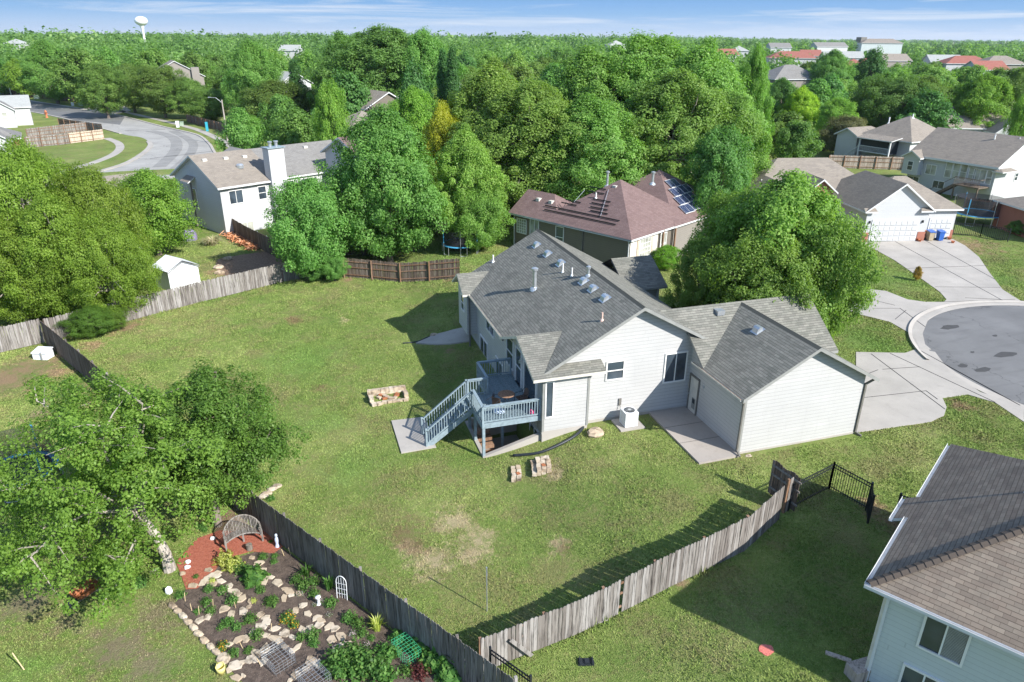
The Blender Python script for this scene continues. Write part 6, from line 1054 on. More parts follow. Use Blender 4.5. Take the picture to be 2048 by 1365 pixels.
# small shrubs standing in yards
def shrub(x, y, h, wm, label, key='maple2', tint=(1, 1, 1), z=None): p = at(x, y); return plant_tree(key, p, h, wm, label, None, tint, None, 'shrub')
shrub(1832, 562, 1.25, .75, 'small reddish shrub on the lawn between the driveways', 'maple2', (2.2, .8, .7)); shrub(2036, 470, 1.5, 2.6, 'rounded green shrub at the corner of the brick house'); shrub(1330, 540, 2.2, 2.8, 'bright green hedge beside the porch roof', 'locust', (.8, 1, .8)); shrub(1640, 300, 1.6, 5, 'clipped green hedge behind the garage house', 'maple2', (1, 1.1, .9)); shrub(1745, 300, 1.5, 4, 'dark shrub beside the pale board fence', 'pear', DK); shrub(1755, 300, 2.2, 4, 'dark shrub under the grey shingled house', 'pear', DK)
shrub(670, 562, 2.6, 2.6, 'ivy mass on the back fence corner', 'maple2'); shrub(640, 560, 1.8, 3.0, 'low bush under the bright green tree', 'maple2', (.9, .95, 1)); shrub(190, 672, 2.2, 3.6, 'dark bush at the foot of the yellow green trees', 'locust', (.6, .75, .9)); shrub(230, 660, 1.8, 2.4, 'smaller dark bush in front of the grey fence', 'locust', (.7, .8, .9)); shrub(60, 622, 2.4, 5, 'dense bush behind the tan fence at left', 'locust', (.75, .85, .9)); shrub(985, 430, 2.6, 5, 'green bushes at the end of the trampoline lawn', 'maple2', (1, 1.05, 1)); shrub(1020, 440, 2.8, 3.5, 'dark bush beside the brown house wall', 'pear'); shrub(850, 470, 1.8, 3.5, 'bush left of the blue trampoline', 'maple2', DK)
# fill of suburban trees out to 300 m
anch = [(735, 200, 118), (715, 240, 100), (337, 128, 235), (557, 155, 190), (885, 175, 150), (1588, 145, 230)]+[(x, y+4, D) for (x, y, D, *_) in far]+[(174, 205, 190), (288, 45, 700), (675, 285, 80)]
R_f = random.Random(42); placed = [(horiz(t_[1], t_[3]), t_[4]*t_[3]/FPX/2) for t_ in T_]; nfill = 0
road_ax = [Vector(p) for p in vx((20, 206), (120, 225), (200, 235), (290, 262), (350, 280), (400, 300), (330, 335), (220, 350))]
def clear(x, y, rad):
    for i in range(len(road_ax)-1):
        if seg(tuple(road_ax[i]), tuple(road_ax[i+1]), x, y) < rad+9: return False
    for hx_, hy_, hr in ((-20, 60, 19), (12, 38, 17), (38, 38, 22), (66, 48, 18), (74, 62, 16), (103, 62, 18), (-38, 56, 13), (p8.x-8, p8.y, 17), (p10.x-6, p10.y, 12)):
        if math.hypot(x-hx_, y-hy_) < rad+hr: return False
    return True
greens = ['mid0', 'mid1', 'mid2', 'mid3', 'mid5', 'mid6', 'mid4']; LBL = {'mid0': 'full light green tree in the canopy beyond the houses', 'mid5': 'spreading light green tree in the canopy beyond the houses', 'mid1': 'rounded mid green tree in the canopy beyond the houses', 'mid6': 'tall mid green tree in the canopy beyond the houses', 'mid2': 'dark olive tree in the canopy beyond the houses', 'mid3': 'dark bluish green tree in the canopy beyond the houses', 'mid4': 'yellow green tree in the canopy beyond the houses'}
for k in range(9000):
    if nfill >= 290: break
    D = math.sqrt(R_f.uniform(92**2, 300**2)); xx = R_f.uniform(-60, 2110); c = horiz(xx, D); h = R_f.uniform(7.5, 13.5) if R_f.random() < .85 else R_f.uniform(13, 15.5); rad = h*R_f.uniform(.36, .5)
    if xx > 1450: h *= .82
    if any((c-q).length < (rad+r2)*.78 for q, r2 in placed) or not clear(c.x, c.y, rad*.7): continue
    yt = proj((c.x, c.y, h))[1]; wp = rad*FPX/D
    if any(D < aD and abs(xx-ax) < wp+14 and yt < ay for ax, ay, aD in anch): continue
    if D < 150 and 1680 < xx: continue
    bp = proj((c.x, c.y, 0)); 
    if bp[0] < 480 and bp[1] > 205: continue
    kk = R_f.choices(greens, [5, 5, 3, 3, 4, 5, 1.3])[0]; v = R_f.uniform(.85, 1.15); plant_tree(kk, (c.x, c.y, tz0(c.x, c.y)), h, rad*2, LBL[kk], R_f.uniform(0, 6.28), (v*R_f.uniform(.92, 1.1), v, v), LBL[kk].replace('tree', 'trees')); placed.append((c, rad)); nfill += 1
# far wooded suburb: one mass
rg = np.random.default_rng(9); Cs = []; Ns = []; Ss = []; Rs = []
def far_band(n_, d0, d1, per, leaf, hmin, hmax, pw):
    D = np.sqrt(rg.uniform(d0**2, d1**2, n_)); X = rg.uniform(-120, 2170, n_)
    for D_, x_ in zip(D, X):
        c = horiz(x_, D_); h = (hmin+(hmax-hmin)*rg.random()**pw)*(1.0 if x_ < 1350 else max(.66, 1-(x_-1350)/900)); r_ = min(7.5, h*rg.uniform(.36, .55))
        if d0 < 700:
            yt = proj((c.x, c.y, h))[1]; wp = r_*FPX/D_
            if any(D_ < aD and abs(x_-ax) < wp+(10 if ax > 1400 else 6) and yt < (ay-6 if ax > 1400 else ay-1) for ax, ay, aD in anch): continue
        d = rg.normal(size=(per, 3)); d[:, 2] = np.abs(d[:, 2])-.45; d /= np.linalg.norm(d, axis=1, keepdims=True); l = 1+.22*np.sin(d[:, 0]*7+h)*np.sin(d[:, 1]*6+r_)
        P = np.array([c.x, c.y, h*.5])+d*np.array([r_, r_, h*.5])*(l*(.8+.25*rg.random(per)))[:, None]; Cs.append(P); Ns.append(d+rg.normal(size=(per, 3))*.5+np.array([0, 0, .3])); Ss.append(np.full(per, leaf)*(.6+.8*rg.random(per))); Rs.append(np.clip(rg.random()**1.3*.85+rg.random(per)*.18, 0, 1))
far_band(1500, 290, 620, 260, 1.15, 7, 17, 1.6); far_band(2600, 600, 1400, 90, 2.4, 8, 23, 2.2); far_band(3600, 1300, 4500, 70, 3.0, 9, 25, 2.0)
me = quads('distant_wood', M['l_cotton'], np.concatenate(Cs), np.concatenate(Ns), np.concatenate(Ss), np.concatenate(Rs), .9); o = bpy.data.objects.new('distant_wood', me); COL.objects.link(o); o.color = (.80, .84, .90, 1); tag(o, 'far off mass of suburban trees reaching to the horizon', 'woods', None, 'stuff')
# ---------------------------------------------------------------- the two garden trees, with their limbs showing
def limb_tree(name, label, base, h, R_, off, mat, seed, ncl, per, leaf, trunkpts, bark='bark_light', z0=1.6, rcl=.42, shape='flat', tint=(1, 1, 1)):
    rg = np.random.default_rng(seed); r_ = random.Random(seed); K = thing(name, label, 'tree', base); mb = MB(); fork = Vector(trunkpts[-1][0])
    mb.cur = .7; mb.tube([p for p, _ in trunkpts], [q for _, q in trunkpts], 10); cl = []; nm_ = 13
    for i in range(nm_):
        th = 2*math.pi*(i+r_.uniform(-.3, .3))/nm_; zt_ = z0+(h-z0)*r_.choice((.25, .5, .75, .95)); rr = R_*math.sqrt(max(.05, 1-((zt_-z0)/(h-z0))**2*.8))*r_.uniform(.75, 1); e_ = Vector((off[0]+rr*math.cos(th), off[1]+rr*math.sin(th), zt_)); s_ = fork if i % 2 else Vector(trunkpts[-2][0]).lerp(fork, .6); mb.cur = r_.random()
        mid = s_.lerp(e_, .5)+Vector((r_.uniform(-.5, .5), r_.uniform(-.5, .5), .12*(e_-s_).length)); q = [s_, s_.lerp(mid, .5)+Vector((0, 0, .1)), mid, mid.lerp(e_, .5)+Vector((r_.uniform(-.2, .2), r_.uniform(-.2, .2), .1)), e_]; rr0 = trunkpts[-1][1]*.6; mb.tube(q, [rr0, rr0*.75, rr0*.5, rr0*.3, .015], 6, False)
        for j in range(9):
            t = .3+.7*j/8; b0 = (q[2].lerp(q[4], (t-.3)/.7) if t > .5 else q[1].lerp(q[2], t*2-.3)); d = Vector((r_.gauss(0, 1), r_.gauss(0, 1), r_.uniform(-.25, .7))).normalized()*r_.uniform(.7, 1.9)*(R_/4.5); m_ = b0+d*.5+Vector((0, 0, .1)); e2 = b0+d; mb.tube([b0, m_, e2], [.035, .022, .008], 4, False)
            for tt in np.linspace(.25, 1.05, 5): cl.append(b0.lerp(e2, tt)+Vector((r_.gauss(0, .13), r_.gauss(0, .13), r_.gauss(0, .08))))
    cl = np.array([tuple(c) for c in cl]); ex = clumps(rg, ncl, R_, z0+.3, h, shape, .5)+np.array([off[0], off[1], 0]); cl = np.concatenate([cl, ex]); P, Nn, sz, rd = leaves_from(rg, cl, rcl*(.5+.8*rg.random(len(cl))), per, leaf, R_, h*.4, .85)
    me = quads('crown', M[mat], P, Nn, sz, rd); c = bpy.data.objects.new('crown', me); COL.objects.link(c); c.parent = K; c.color = (*tint, 1); mb.build('trunk', M[bark], K); return K
ba = at(340, 1140); limb_tree('tree', 'wide open crowned garden tree with pale limbs at the lower left', ba, 8.1, 4.6, (-1.8, .1), 'l_garden', 21, 440, 68, .12, [(Vector((0, 0, -.2)), .27), (Vector((-.05, .1, .8)), .21), (Vector((-.35, .35, 1.7)), .18), (Vector((-.8, .6, 2.6)), .15)], z0=.25, shape='round')
bb = at(437, 1052); limb_tree('tree', 'darker rounded garden tree behind the bench beside the dark fence', bb, 6.9, 3.2, (.5, .5), 'l_garden', 22, 380, 70, .12, [(Vector((0, 0, -.2)), .2), (Vector((.0, .05, .9)), .15), (Vector((.05, .2, 1.9)), .13), (Vector((-.1, .5, 2.7)), .11)], bark='bark', z0=1.2, shape='round', tint=(.72, .86, .9))
# ================================================================ flower garden
bed = px((372, 1178), (430, 1128), (470, 1118), (540, 1095))+[(-21.8, .95), (-15.15, -9.8)]+px((640, 1440), (520, 1400), (470, 1350), (430, 1300), (385, 1258), (345, 1215))
sheet('garden_soil', bed, M['mulch'], .02, 1); sheet('red_mulch', px((352, 1125), (395, 1078), (440, 1062), (480, 1066), (530, 1060), (566, 1094), (548, 1108), (500, 1104), (470, 1112), (440, 1128), (425, 1150), (395, 1178), (372, 1180), (362, 1150)), M['mulch_red'], .028, 1); sheet('leaf_litter', px((430, 1040), (470, 1012), (520, 1030), (540, 1062), (480, 1066), (430, 1064)), M['leaf_litter'], .024, 1)
q2 = lambda x, y: (x/3.4133, 965+y/3.4133); q3 = lambda x, y: (500+x/3.4133, 965+y/3.4133)
fl = [q2(*p) for p in ((1755, 572), (1782, 612), (1425, 605), (1460, 640), (1510, 680), (1565, 715), (1595, 750), (1648, 800), (1700, 855), (1775, 910), (1820, 955), (1880, 1005), (1730, 1035), (1630, 1080), (1810, 1145), (1710, 1215), (1420, 925), (1530, 870), (1385, 690), (1610, 1255), (1660, 1325), (1720, 520))]+[q3(*p) for p in ((190, 690), (270, 750), (280, 778), (360, 845), (395, 903), (455, 930), (475, 975), (540, 990), (355, 1010), (620, 1060), (665, 1110), (710, 1130), (200, 1090), (240, 1035), (325, 1130), (420, 1225), (380, 1280), (300, 1330), (130, 650), (850, 1215), (100, 1050), (30, 1210))]
fr_ = random.Random(77); fl += [(x+fr_.uniform(8, 20)*fr_.choice((-1, 1)), y+fr_.uniform(4, 12)) for x, y in fl[2:44]]
for i, (x, y) in enumerate(fl): s_ = fr_.uniform(.14, .30); tag(rock('stepping_stone', at(x, y)+Vector((0, 0, .015)), s_, s_*fr_.uniform(.55, .85), .05, 'stone', fr_.uniform(0, 3), 100+i, None, True), 'flat sandstone stepping stone in the flower garden', 'stone', 'stepping stones in the flower garden')
for i, (x, y) in enumerate(((1180, 850), (1215, 885), (1250, 920), (1285, 960), (1320, 1000), (1355, 1040), (1395, 1085), (1440, 1130), (1480, 1165), (1530, 1205))): tag(rock('edging_stone', at(*q2(x, y)), .24 if i < 9 else .34, .13 if i < 9 else .25, .14, 'stone', -.9, 200+i), 'pale stone edging the left side of the flower bed', 'stone', 'stones edging the flower bed')
for i, (x, y, lb) in enumerate(((1455, 388, 'white round stone left of the curved bench'), (1285, 548, 'white stone right of the leaning tree trunk'), (1278, 585, 'second white stone right of the leaning tree trunk, the lower one'), (1245, 630, 'pale stone at the foot of the leaning trunk'), (1170, 845, 'pinkish stone at the top of the bed edging'), (1155, 755, 'upright white stone below the leaning trunk'))): tag(rock('rock', at(*q2(x, y)), .13, .11, .13 if i < 5 else .32, 'white' if i < 3 or i == 5 else 'stone', seed=300+i), lb, 'rock')
for i, (x, y) in enumerate(((1890, 30), (1825, 80), (1800, 100), (1860, 50))): tag(rock('rock', at(*q2(x, y)), .26, .2, .12, 'stone', seed=320+i), 'pale limestone at the garden side of the lawn by the dark fence', 'rock', 'limestones on the lawn beside the dark fence')
def plant_master(seed, n_, rad, h, leaf, mat):
    rg = np.random.default_rng(seed); d = rg.normal(size=(n_, 3)); d[:, 2] = np.abs(d[:, 2]); d /= np.linalg.norm(d, axis=1, keepdims=True); P = d*np.array([rad, rad, h])*(rg.random(n_)**.4)[:, None]; P *= (1+.25*np.sin(d[:, :1]*9+seed)); return quads('plant', mat, P, d*.5+np.array([0, 0, .7])+rg.normal(size=(n_, 3))*.45, leaf*(.6+.7*rg.random(n_)), rg.random(n_), .7)
ML = leafmat('garden_leaves', [(0, (.05, .13, .03)), (.5, (.10, .24, .05)), (1, (.20, .36, .09))]); MY = leafmat('yellow_green_leaves', [(0, (.30, .36, .06)), (.5, (.50, .55, .13)), (1, (.68, .72, .28))]); MR = leafmat('dark_red_leaves', [(0, (.09, .03, .025)), (1, (.20, .08, .06))]); MF = leafmat('flowering_leaves', [(0, (.06, .15, .03)), (.72, (.13, .27, .06)), (.78, (.75, .42, .04)), (1, (.8, .5, .06))]); MP = leafmat('pale_flowering_leaves', [(0, (.07, .14, .04)), (.6, (.13, .24, .08)), (.7, (.7, .5, .55)), (1, (.8, .75, .78))])
PM = {'g': [plant_master(s_, 420, .34, .42, .085, ML) for s_ in (1, 2, 3)], 'y': [plant_master(4, 520, .36, .38, .09, MY)], 'b': [plant_master(s_, 300, .36, .42, .19, ML) for s_ in (5, 6)], 'r': [plant_master(7, 420, .32, .3, .07, MR)], 'f': [plant_master(8, 420, .33, .36, .075, MF)], 'p': [plant_master(9, 260, .26, .25, .06, MP)]}
for lst in PM.values():
    for me_ in lst: me_.name = 'plant_leaves'
KN = {'g': ('low leafy green plant in the flower garden soil', 'leafy green garden plants'), 'b': ('broad leaved green plant along the foot of the dark fence', 'broad leaved garden plants'), 'f': ('leafy plant with small orange flowers in the garden', 'orange flowering garden plants'), 'p': ('small pale flowered plant in the garden', 'pale flowering garden plants')}
pl_ = [(q3(*p), k_, s_) for p, k_, s_ in (((320, 680), 'g', 1.0), ((370, 720), 'g', 1.1), ((440, 770), 'g', .9), ((430, 690), 'g', 1), ((555, 840), 'g', 1.0), ((370, 620), 'g', .7), ((150, 830), 'g', 1.1), ((260, 940), 'f', 1.2), ((300, 980), 'f', .9), ((430, 1060), 'g', 1.1), ((440, 1110), 'g', .8), ((680, 940), 'g', 1.1), ((740, 980), 'g', 1.0), ((770, 1040), 'g', .8), ((840, 970), 'g', .8), ((170, 510), 'g', .6), ((165, 550), 'g', .6), ((90, 520), 'g', .8), ((350, 1070), 'g', .8), ((700, 1040), 'p', .9), ((830, 1070), 'g', .6), ((1020, 1060), 'b', 1.2), ((1090, 1090), 'b', 1.2), ((1170, 1150), 'b', 1.3), ((1240, 1200), 'b', 1.3), ((1300, 1250), 'b', 1.3), ((1380, 1290), 'b', 1.4), ((1340, 1330), 'b', 1.2), ((1230, 1270), 'b', 1.0), ((930, 1190), 'g', 1.3), ((980, 1170), 'b', 1.0), ((600, 1230), 'g', 1.5), ((700, 1190), 'g', 1.5), ((800, 1240), 'g', 1.5), ((860, 1300), 'g', 1.5), ((740, 1310), 'g', 1.4), ((620, 1310), 'g', 1.4), ((920, 1350), 'g', 1.4), ((1070, 1300), 'g', 1.1), ((340, 770), 'p', .9), ((480, 820), 'p', .9), ((440, 840), 'p', .6), ((430, 1000), 'p', .6), ((800, 1120), 'p', .9), ((540, 910), 'p', .7))]
pl_ += [(q2(*p), k_, s_) for p, k_, s_ in (((1410, 830), 'g', .9), ((1440, 890), 'g', .8), ((1590, 820), 'g', 1.0), ((1560, 970), 'g', 1.0), ((1620, 1000), 'g', .8), ((1510, 1000), 'g', .6), ((1710, 950), 'g', 1.0), ((1860, 820), 'g', .9), ((1520, 1130), 'f', 1.0), ((1755, 1055), 'g', 1.0), ((1700, 1155), 'g', .7), ((1340, 650), 'g', .5), ((1230, 780), 'g', .9), ((1600, 1180), 'g', .8), ((1400, 330), 'g', .7), ((1370, 310), 'g', .8), ((1430, 740), 'g', .8), ((1520, 750), 'g', .9), ((1650, 610), 'g', 1.2), ((1850, 410), 'g', .4), ((1720, 700), 'g', .9), ((1780, 745), 'g', .8), ((1060, 620), 'p', .9), ((960, 700), 'g', 1.1), ((1350, 890), 'g', .6), ((1850, 120), 'g', .9))]
cnt = {}
for (xy, k_, s_) in pl_:
    i = cnt.get(k_, 0); cnt[k_] = i+1; o = bpy.data.objects.new('garden_plant', PM[k_][i % len(PM[k_])]); COL.objects.link(o); s_ = s_ if s_ > 1.25 else s_*.78; o.location = at(*xy); o.scale = (s_, s_, s_*fr_.uniform(.8, 1.2)); o.rotation_euler.z = fr_.uniform(0, 6); tag(o, KN[k_][0], 'plant', KN[k_][1])
for xy, k_, s_, lb in ((q2(1540, 540), 'y', 1.25, 'yellow leaved plant at the edge of the red mulch, left clump'), (q2(1600, 580), 'y', 1.2, 'yellow leaved plant at the edge of the red mulch, right clump'), (q2(1740, 665), 'b', 1.35, 'blue green rounded plant right of the yellow leaved clumps'), (q3(1160, 1300), 'r', 1.3, 'dark red leaved plant near the bottom of the garden'), (q2(1730, 815), 'y', .4, 'tiny yellow plant between the stepping stones'), (q2(1450, 680), 'y', .45, 'tiny yellow plant beside the red mulch edge')):
    o = bpy.data.objects.new('garden_plant', PM[k_][0]); COL.objects.link(o); o.location = at(*xy); o.scale = (s_, s_, s_); tag(o, lb, 'plant')
blades('iris_clump', 'upright sword leaved plant by the dark fence above the white arch', 'plant', at(*q3(540, 735)), 26, .3, .6, ML, .05, .1, 5); blades('iris_clump', 'thin sword leaved plant among the pale flowers by the fence', 'plant', at(*q3(390, 640)), 26, .3, .55, ML, .05, .1, 6); blades('iris_clump', 'sword leaved yellowish plant low along the fence', 'plant', at(*q3(870, 1010)), 40, .35, .6, MY, .04, .1, 7)
# bench
B_ = thing('garden_bench', 'curved pale wooden garden bench on red mulch under the tree', 'bench', at(487, 1080), .18)
arc = [(-.75+.15*k, -.12+.34*(1-((k-5)/5)**2)) for k in range(11)]
mb = MB()
for k in range(30):
    t = k/29; x = -.72+1.44*t; y = -.12+.34*(1-(2*t-1)**2); mb.cur = fr_.random(); mb.bar((x, y-.38-.0, .43), (x, y+.0, .44), .032, .02)
mb.build('seat', M['bench'] if 'bench' in M else M['fence'], B_); mb = MB()
for k in range(26):
    t = (k+.5)/26; x = -.72+1.44*t; y = -.10+.34*(1-(2*t-1)**2); top = .62+.40*(1-(2*t-1)**2)**.6; mb.cur = fr_.random(); mb.bar((x, y, .44), (x, y+.12, top), .02, .022, (1, 0, 0))
mb.build('backrest', M['fence'], B_); mb = MB(); mb.tube([(-.74+1.48*k/16, -.10+.34*(1-(k/8-1)**2)+.13, .62+.42*(1-(k/8-1)**2)**.6) for k in range(17)], .032, 6); mb.build('top_rail', M['fence'], B_)
mb = MB(); mb.tube([(-.74+1.48*k/16, -.14+.34*(1-(k/8-1)**2)-.36, .42) for k in range(17)], .03, 6); mb.build('seat_frame', M['fence'], B_)
for x, y in ((-.74, -.5), (.74, -.5), (0, -.16), (-.74, -.06), (.74, -.06)): mb = MB(); mb.box(x-.035, y-.035, 0, x+.035, y+.035, .43 if x == 0 else .62); mb.build('leg', M['fence'], B_)
for s_ in (-1, 1): mb = MB(); mb.bar((s_*.74, -.56, .64), (s_*.74, .05, .66), .07, .035); mb.build('armrest', M['fence'], B_)
M['yellow'] = flat('pale_yellow_plastic', (.75, .65, .22), .5); M['grey_blue'] = flat('pale_blue_stone', (.45, .50, .62), .7)
q = MB(); q.lathe(0, 0, [(0, 0), (.13, 0), (.15, .3), (.16, .3), (.135, .05), (0, .05)], 14); q.tube([(-.15, 0, .28), (-.1, .12, .36), (.1, .12, .36), (.15, 0, .28)], .008, 4); tag(q.build('bucket', M['yellow'], None, True, at(*q2(1512, 1300))), 'pale yellow bucket at the edge of the flower bed', 'bucket')
q = MB(); q.cur = .6; q.lathe(0, 0, [(.14, 0), (.13, .28), (0, .29)], 14); tag(q.build('tree_stump', M['bark'], None, False, at(*q2(1705, 460))), 'short wooden stump stool in front of the curved bench', 'stump')
q = MB(); q.lathe(0, 0, [(.12, 0), (.10, .06), (.06, .2), (.09, .34), (.07, .48), (.03, .52), (.065, .58), (.05, .66), (0, .69)], 12); tag(q.build('garden_statue', M['grey_blue'], None, True, at(*q2(1895, 440))), 'small pale blue garden statue beside the dark fence', 'statue')
q = MB(); q.lathe(0, 0, [(.1, 0), (.05, .1), (.05, .3), (.11, .36), (.1, .4), (0, .38)], 12); tag(q.build('garden_ornament', M['white'], None, True, at(*q3(470, 835))), 'small white ornament among the pale flowers', 'ornament')
def cage(p, rz, label, w_=.38, l=.5, h=.5, mat='metal'):
    K = thing('wire_cage', label, 'cage', p, rz); q = MB(); xs = [-w_+2*w_*k/5 for k in range(6)]; ys = [-l+2*l*k/7 for k in range(8)]; zs = [h*k/4 for k in range(5)]
    for x in xs: q.tube([(x, -l, h), (x, l, h)], .006, 4, False)
    for y in ys: q.tube([(-w_, y, h), (w_, y, h)], .006, 4, False)
    q.build('top_mesh', M[mat], K); q = MB()
    for z in zs: q.tube([(-w_, -l, z), (w_, -l, z), (w_, l, z), (-w_, l, z), (-w_, -l, z)], .006, 4, False)
    for x in xs:
        for y in (-l, l): q.tube([(x, y, 0), (x, y, h)], .006, 4, False)
    for y in ys:
        for x in (-w_, w_): q.tube([(x, y, 0), (x, y, h)], .006, 4, False)
    q.build('side_mesh', M[mat], K); return K
cage(at(*q2(1905, 1230)), .5, 'silver wire cage over seedlings, upper of the two'); cage(at(*q3(440, 1370)), .5, 'silver wire cage over seedlings at the bottom edge'); M['green_wire'] = flat('green_wire', (.06, .42, .20), .5); cage(at(*q3(1070, 1180)), .4, 'green wire frame over plants by the dark fence', .3, .5, .5, 'green_wire')
K = thing('garden_trellis', 'white wire arch trellis leaning by the dark fence', 'trellis', at(*q3(630, 800)), -.6); q = MB(); pts = [(-.22, 0, 0), (-.22, .05, .8)]+[(-.22*math.cos(a), .06, .8+.3*math.sin(a)) for a in [k*math.pi/8 for k in range(1, 8)]]+[(.22, .05, .8), (.22, 0, 0)]; q.tube(pts, .014, 5); q.build('frame', M['white'], K); q = MB(); [q.tube([(x, .02, .05), (x, .06, 1.02)], .007, 4) for x in (-.11, 0, .11)]; [q.tube([(-.22, .03, z), (.22, .03, z)], .007, 4) for z in (.25, .5, .75)]; q.build('wires', M['white'], K)
M['stake'] = flat('pale_stake', (.66, .50, .28), .7)
for i, ((x, y), h, t, lb) in enumerate((((165, 1280), .75, (-.35, .25), 'yellow stake leaning in the left lawn'),)): a = at(*q2(x, y)); q = MB(); q.tube([a, a+Vector((t[0]*.6, t[1]*.4, h))], .02, 6); tag(q.build('garden_stake', M['stake']), lb, 'stake')
for (x, y) in ((1455, 850), (1265, 815), (1360, 905), (1310, 880), (1850, 1020), (1780, 1250), (1610, 860), (1940, 505), (1985, 500), (1660, 1140)): a = at(*q2(x, y)); q = MB(); q.tube([a, a+Vector((fr_.uniform(-.08, .08), fr_.uniform(-.08, .08), .38))], .012, 5); tag(q.build('garden_stake', M['stake']), 'thin wooden plant stake in the flower bed', 'stake', 'wooden plant stakes in the flower bed')
# wheelbarrow
K = thing('wheelbarrow', 'rusty wheelbarrow with two handles on the grass under the leaning tree', 'wheelbarrow', at(*q2(600, 790)), -2.4); q = MB()
b0 = [(-.25, -.2, .25), (.3, -.2, .25), (.3, .2, .25), (-.25, .2, .25)]; t0 = [(-.45, -.35, .55), (.5, -.3, .5), (.5, .3, .5), (-.45, .35, .55)]; q.face(b0)
for i in range(4): j = (i+1) % 4; q.face([b0[i], b0[j], t0[j], t0[i]]); q.face([t0[i], t0[j], b0[j], b0[i]])
q.build('tray', M['rust'], K)
for s_ in (-1, 1): q = MB(); q.tube([(.5, s_*.08, .15), (-.3, s_*.22, .28), (-1.2, s_*.3, .5)], .02, 6); q.build('handle', M['fence'], K); q = MB(); q.tube([(-.3, s_*.25, .3), (-.35, s_*.25, 0)], .015, 5); q.build('leg', M['metal'], K)
q = MB(); q.tube([(.58, -.05, .18), (.58, .05, .18)], .18, 14); q.build('wheel', M['black_plastic'], K)
# ================================================================ grass tufts on the near lawns
def inpoly(P, poly):
    x, y = P[:, 0], P[:, 1]; r_ = np.zeros(len(P), bool); n_ = len(poly)
    for i in range(n_):
        x1, y1 = poly[i]; x2, y2 = poly[(i+1) % n_]; c = ((y1 > y) != (y2 > y)) & (x < (x2-x1)*(y-y1)/((y2-y1) or 1e-9)+x1); r_ ^= c
    return r_
rg = np.random.default_rng(3); NG = 1900000
d_ = 12+rg.random(NG)**.7*78; xs_ = rg.uniform(-750, 2800, NG)
az_ = np.arctan((xs_-1024)/1545.5); fx, fy = CF.x, CF.y; hl = math.hypot(fx, fy); fx /= hl; fy /= hl; rx_, ry_ = fy, -fx
G2 = np.stack([CAM.x+d_*(fx*np.cos(az_)+rx_*np.sin(az_)), CAM.y+d_*(fy*np.cos(az_)+ry_*np.sin(az_))], 1)
bad = ((G2[:, 0] > -8.7) & (G2[:, 0] < 2.2) & (G2[:, 1] > 4.5) & (G2[:, 1] < 20.5)) | ((G2[:, 0] > -2.35) & (G2[:, 0] < 7.1) & (G2[:, 1] > -.33) & (G2[:, 1] < 9.2)) | ((G2[:, 0] > -11.9) & (G2[:, 0] < -8.5) & (G2[:, 1] > 4.7) & (G2[:, 1] < 8.8)) | ((G2[:, 0] > -15.75) & (G2[:, 0] < -13.8) & (G2[:, 1] > 6.45) & (G2[:, 1] < 10.05)) | ((G2[:, 0] > -4.65) & (G2[:, 0] < -3.15) & (G2[:, 1] > 3.55) & (G2[:, 1] < 4.9)) | (np.hypot(G2[:, 0]-CC[0], G2[:, 1]-CC[1]) < CRAD+.85)
G3 = np.stack([G2[:, 0]-CAM.x, G2[:, 1]-CAM.y, np.full(NG, -19.6)], 1); w3 = G3 @ np.array(CF); u3 = 1024+FPX*(G3 @ np.array(CR))/w3; v3 = 682.5-FPX*(G3 @ np.array(CU))/w3
bad |= (u3 < -60) | (u3 > 2110) | (v3 > 1420) | (rg.random(NG) < np.clip((d_-55)/35, 0, 1))
for hx_, hy_, hr in ((-20, 60, 9), (10, 36, 5), (39, 36, 6), (60, 46, 9)): bad |= np.hypot(G2[:, 0]-hx_, G2[:, 1]-hy_) < hr
for pl in (bed, dw, dw2, dw3, px((352, 1125), (395, 1078), (440, 1062), (530, 1060), (566, 1094), (500, 1104), (395, 1178), (362, 1150)), px((832, 688), (868, 672), (905, 662), (938, 655), (941, 684), (900, 690)), px((435, 520), (475, 512), (540, 505), (600, 530), (600, 560), (500, 562), (440, 548))): bad |= inpoly(G2, pl)
for (x, y, r_) in ((60, 735, 2.0), (20, 760, 2.0), (230, 1300, 1.0), (60, 1200, 1.1), (300, 1340, .8), (240, 655, 1.4), (905, 1045, .35), (955, 1080, .3), (870, 1120, .35), (820, 1070, .5), (1360, 1165, .5), (1533, 1300, .4)):
    p = at(x, y); q_ = np.hypot(G2[:, 0]-p.x, G2[:, 1]-p.y); bad |= (q_ < r_*(.5+rg.random(NG)))
G2 = G2[~bad]; n_ = len(G2); dd = d_[~bad]
zz = np.array([tz0(a, b_) for a, b_ in G2]); an = rg.random(n_)*6.283; hh = (.028+.036*rg.random(n_))*(1+.4*np.sin(G2[:, 0]*1.3)*np.sin(G2[:, 1]*1.1))
def segd(a, b): a = np.array(a); b = np.array(b); t = np.clip(((G2-a) @ (b-a))/((b-a) @ (b-a)), 0, 1); return np.hypot(*(G2-(a+t[:, None]*(b-a))).T)
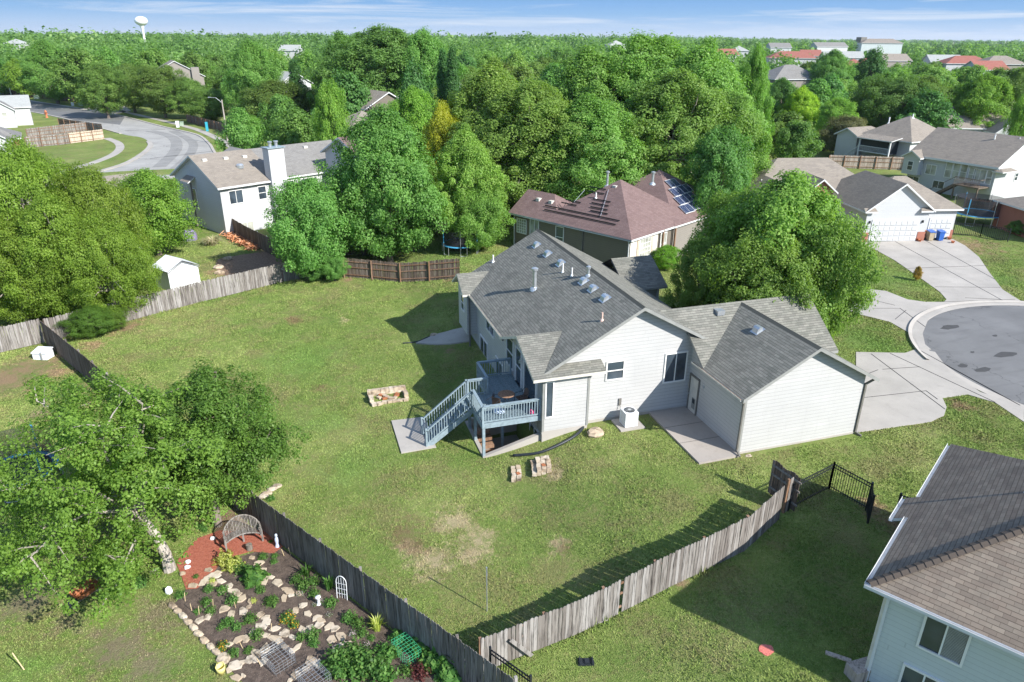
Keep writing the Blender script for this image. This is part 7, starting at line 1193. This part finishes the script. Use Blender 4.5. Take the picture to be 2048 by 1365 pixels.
for a, b in (((-22.9, 2.9), (-14.8, -10.2)), ((-22.9, 2.9), (-37.4, 28.4)), ((-15.3, -8.15), (-10.5, -7.4)), ((-10.5, -7.4), (-6.2, -6.97)), ((-6.2, -6.97), (-1.25, -5.05)), ((-37.3, 28.8), fc[1]), (fc[1], fc[2]), (fc[2], fc[3]), (fc[3], fc[4]), (tuple(at(690, 555).xy), (-6.7, 31.1)), ((0, -.1), (7, -.1)), ((-8.6, 4.7), (-4.8, 4.9))): hh = np.where(segd(a, b) < .05+.28*rg.random(n_), hh*(1.5+1.6*rg.random(n_)), hh)
wd = .012+.018*(dd/40)*(.6+.8*rg.random(n_)); le = rg.normal(size=(n_, 2))*.03
V = np.empty((n_, 3, 3)); V[:, 0, 0] = G2[:, 0]-np.cos(an)*wd; V[:, 0, 1] = G2[:, 1]-np.sin(an)*wd; V[:, 0, 2] = zz-.005; V[:, 1, 0] = G2[:, 0]+np.cos(an)*wd; V[:, 1, 1] = G2[:, 1]+np.sin(an)*wd; V[:, 1, 2] = zz-.005; V[:, 2, 0] = G2[:, 0]+le[:, 0]; V[:, 2, 1] = G2[:, 1]+le[:, 1]; V[:, 2, 2] = zz+hh
me = bpy.data.meshes.new('lawn_grass'); me.vertices.add(n_*3); me.vertices.foreach_set('co', V.reshape(-1).astype(np.float32)); me.loops.add(n_*3); me.loops.foreach_set('vertex_index', np.arange(n_*3, dtype=np.int32)); me.polygons.add(n_); me.polygons.foreach_set('loop_start', np.arange(0, n_*3, 3, dtype=np.int32)); me.polygons.foreach_set('loop_total', np.full(n_, 3, dtype=np.int32)); me.update(calc_edges=True)
a_ = me.attributes.new('rnd', 'FLOAT', 'FACE'); a_.data.foreach_set('value', (.62+.66*rg.random(n_)).astype(np.float32)); me.materials.append(M['grass']); o = bpy.data.objects.new('grass', me); COL.objects.link(o); tag(o, 'short mown grass covering the lawns', 'grass', None, 'stuff')
# ================================================================ air
HZ_ = MB(); HZ_.box(-5200, -300, -6, 5200, 5600, 60); hm = bpy.data.materials.new('haze'); hm.use_nodes = True; ht = hm.node_tree; ht.nodes.clear(); ho = ht.nodes.new('ShaderNodeOutputMaterial'); hv = ht.nodes.new('ShaderNodeVolumePrincipled')
hv.inputs['Color'].default_value = (.80, .88, 1, 1); hv.inputs['Density'].default_value = .00007; hv.inputs['Anisotropy'].default_value = .2; ht.links.new(hv.outputs[0], ho.inputs['Volume']); hz_o = HZ_.build('haze', hm); tag(hz_o, 'thin summer haze over the suburb', 'haze', None, 'stuff')
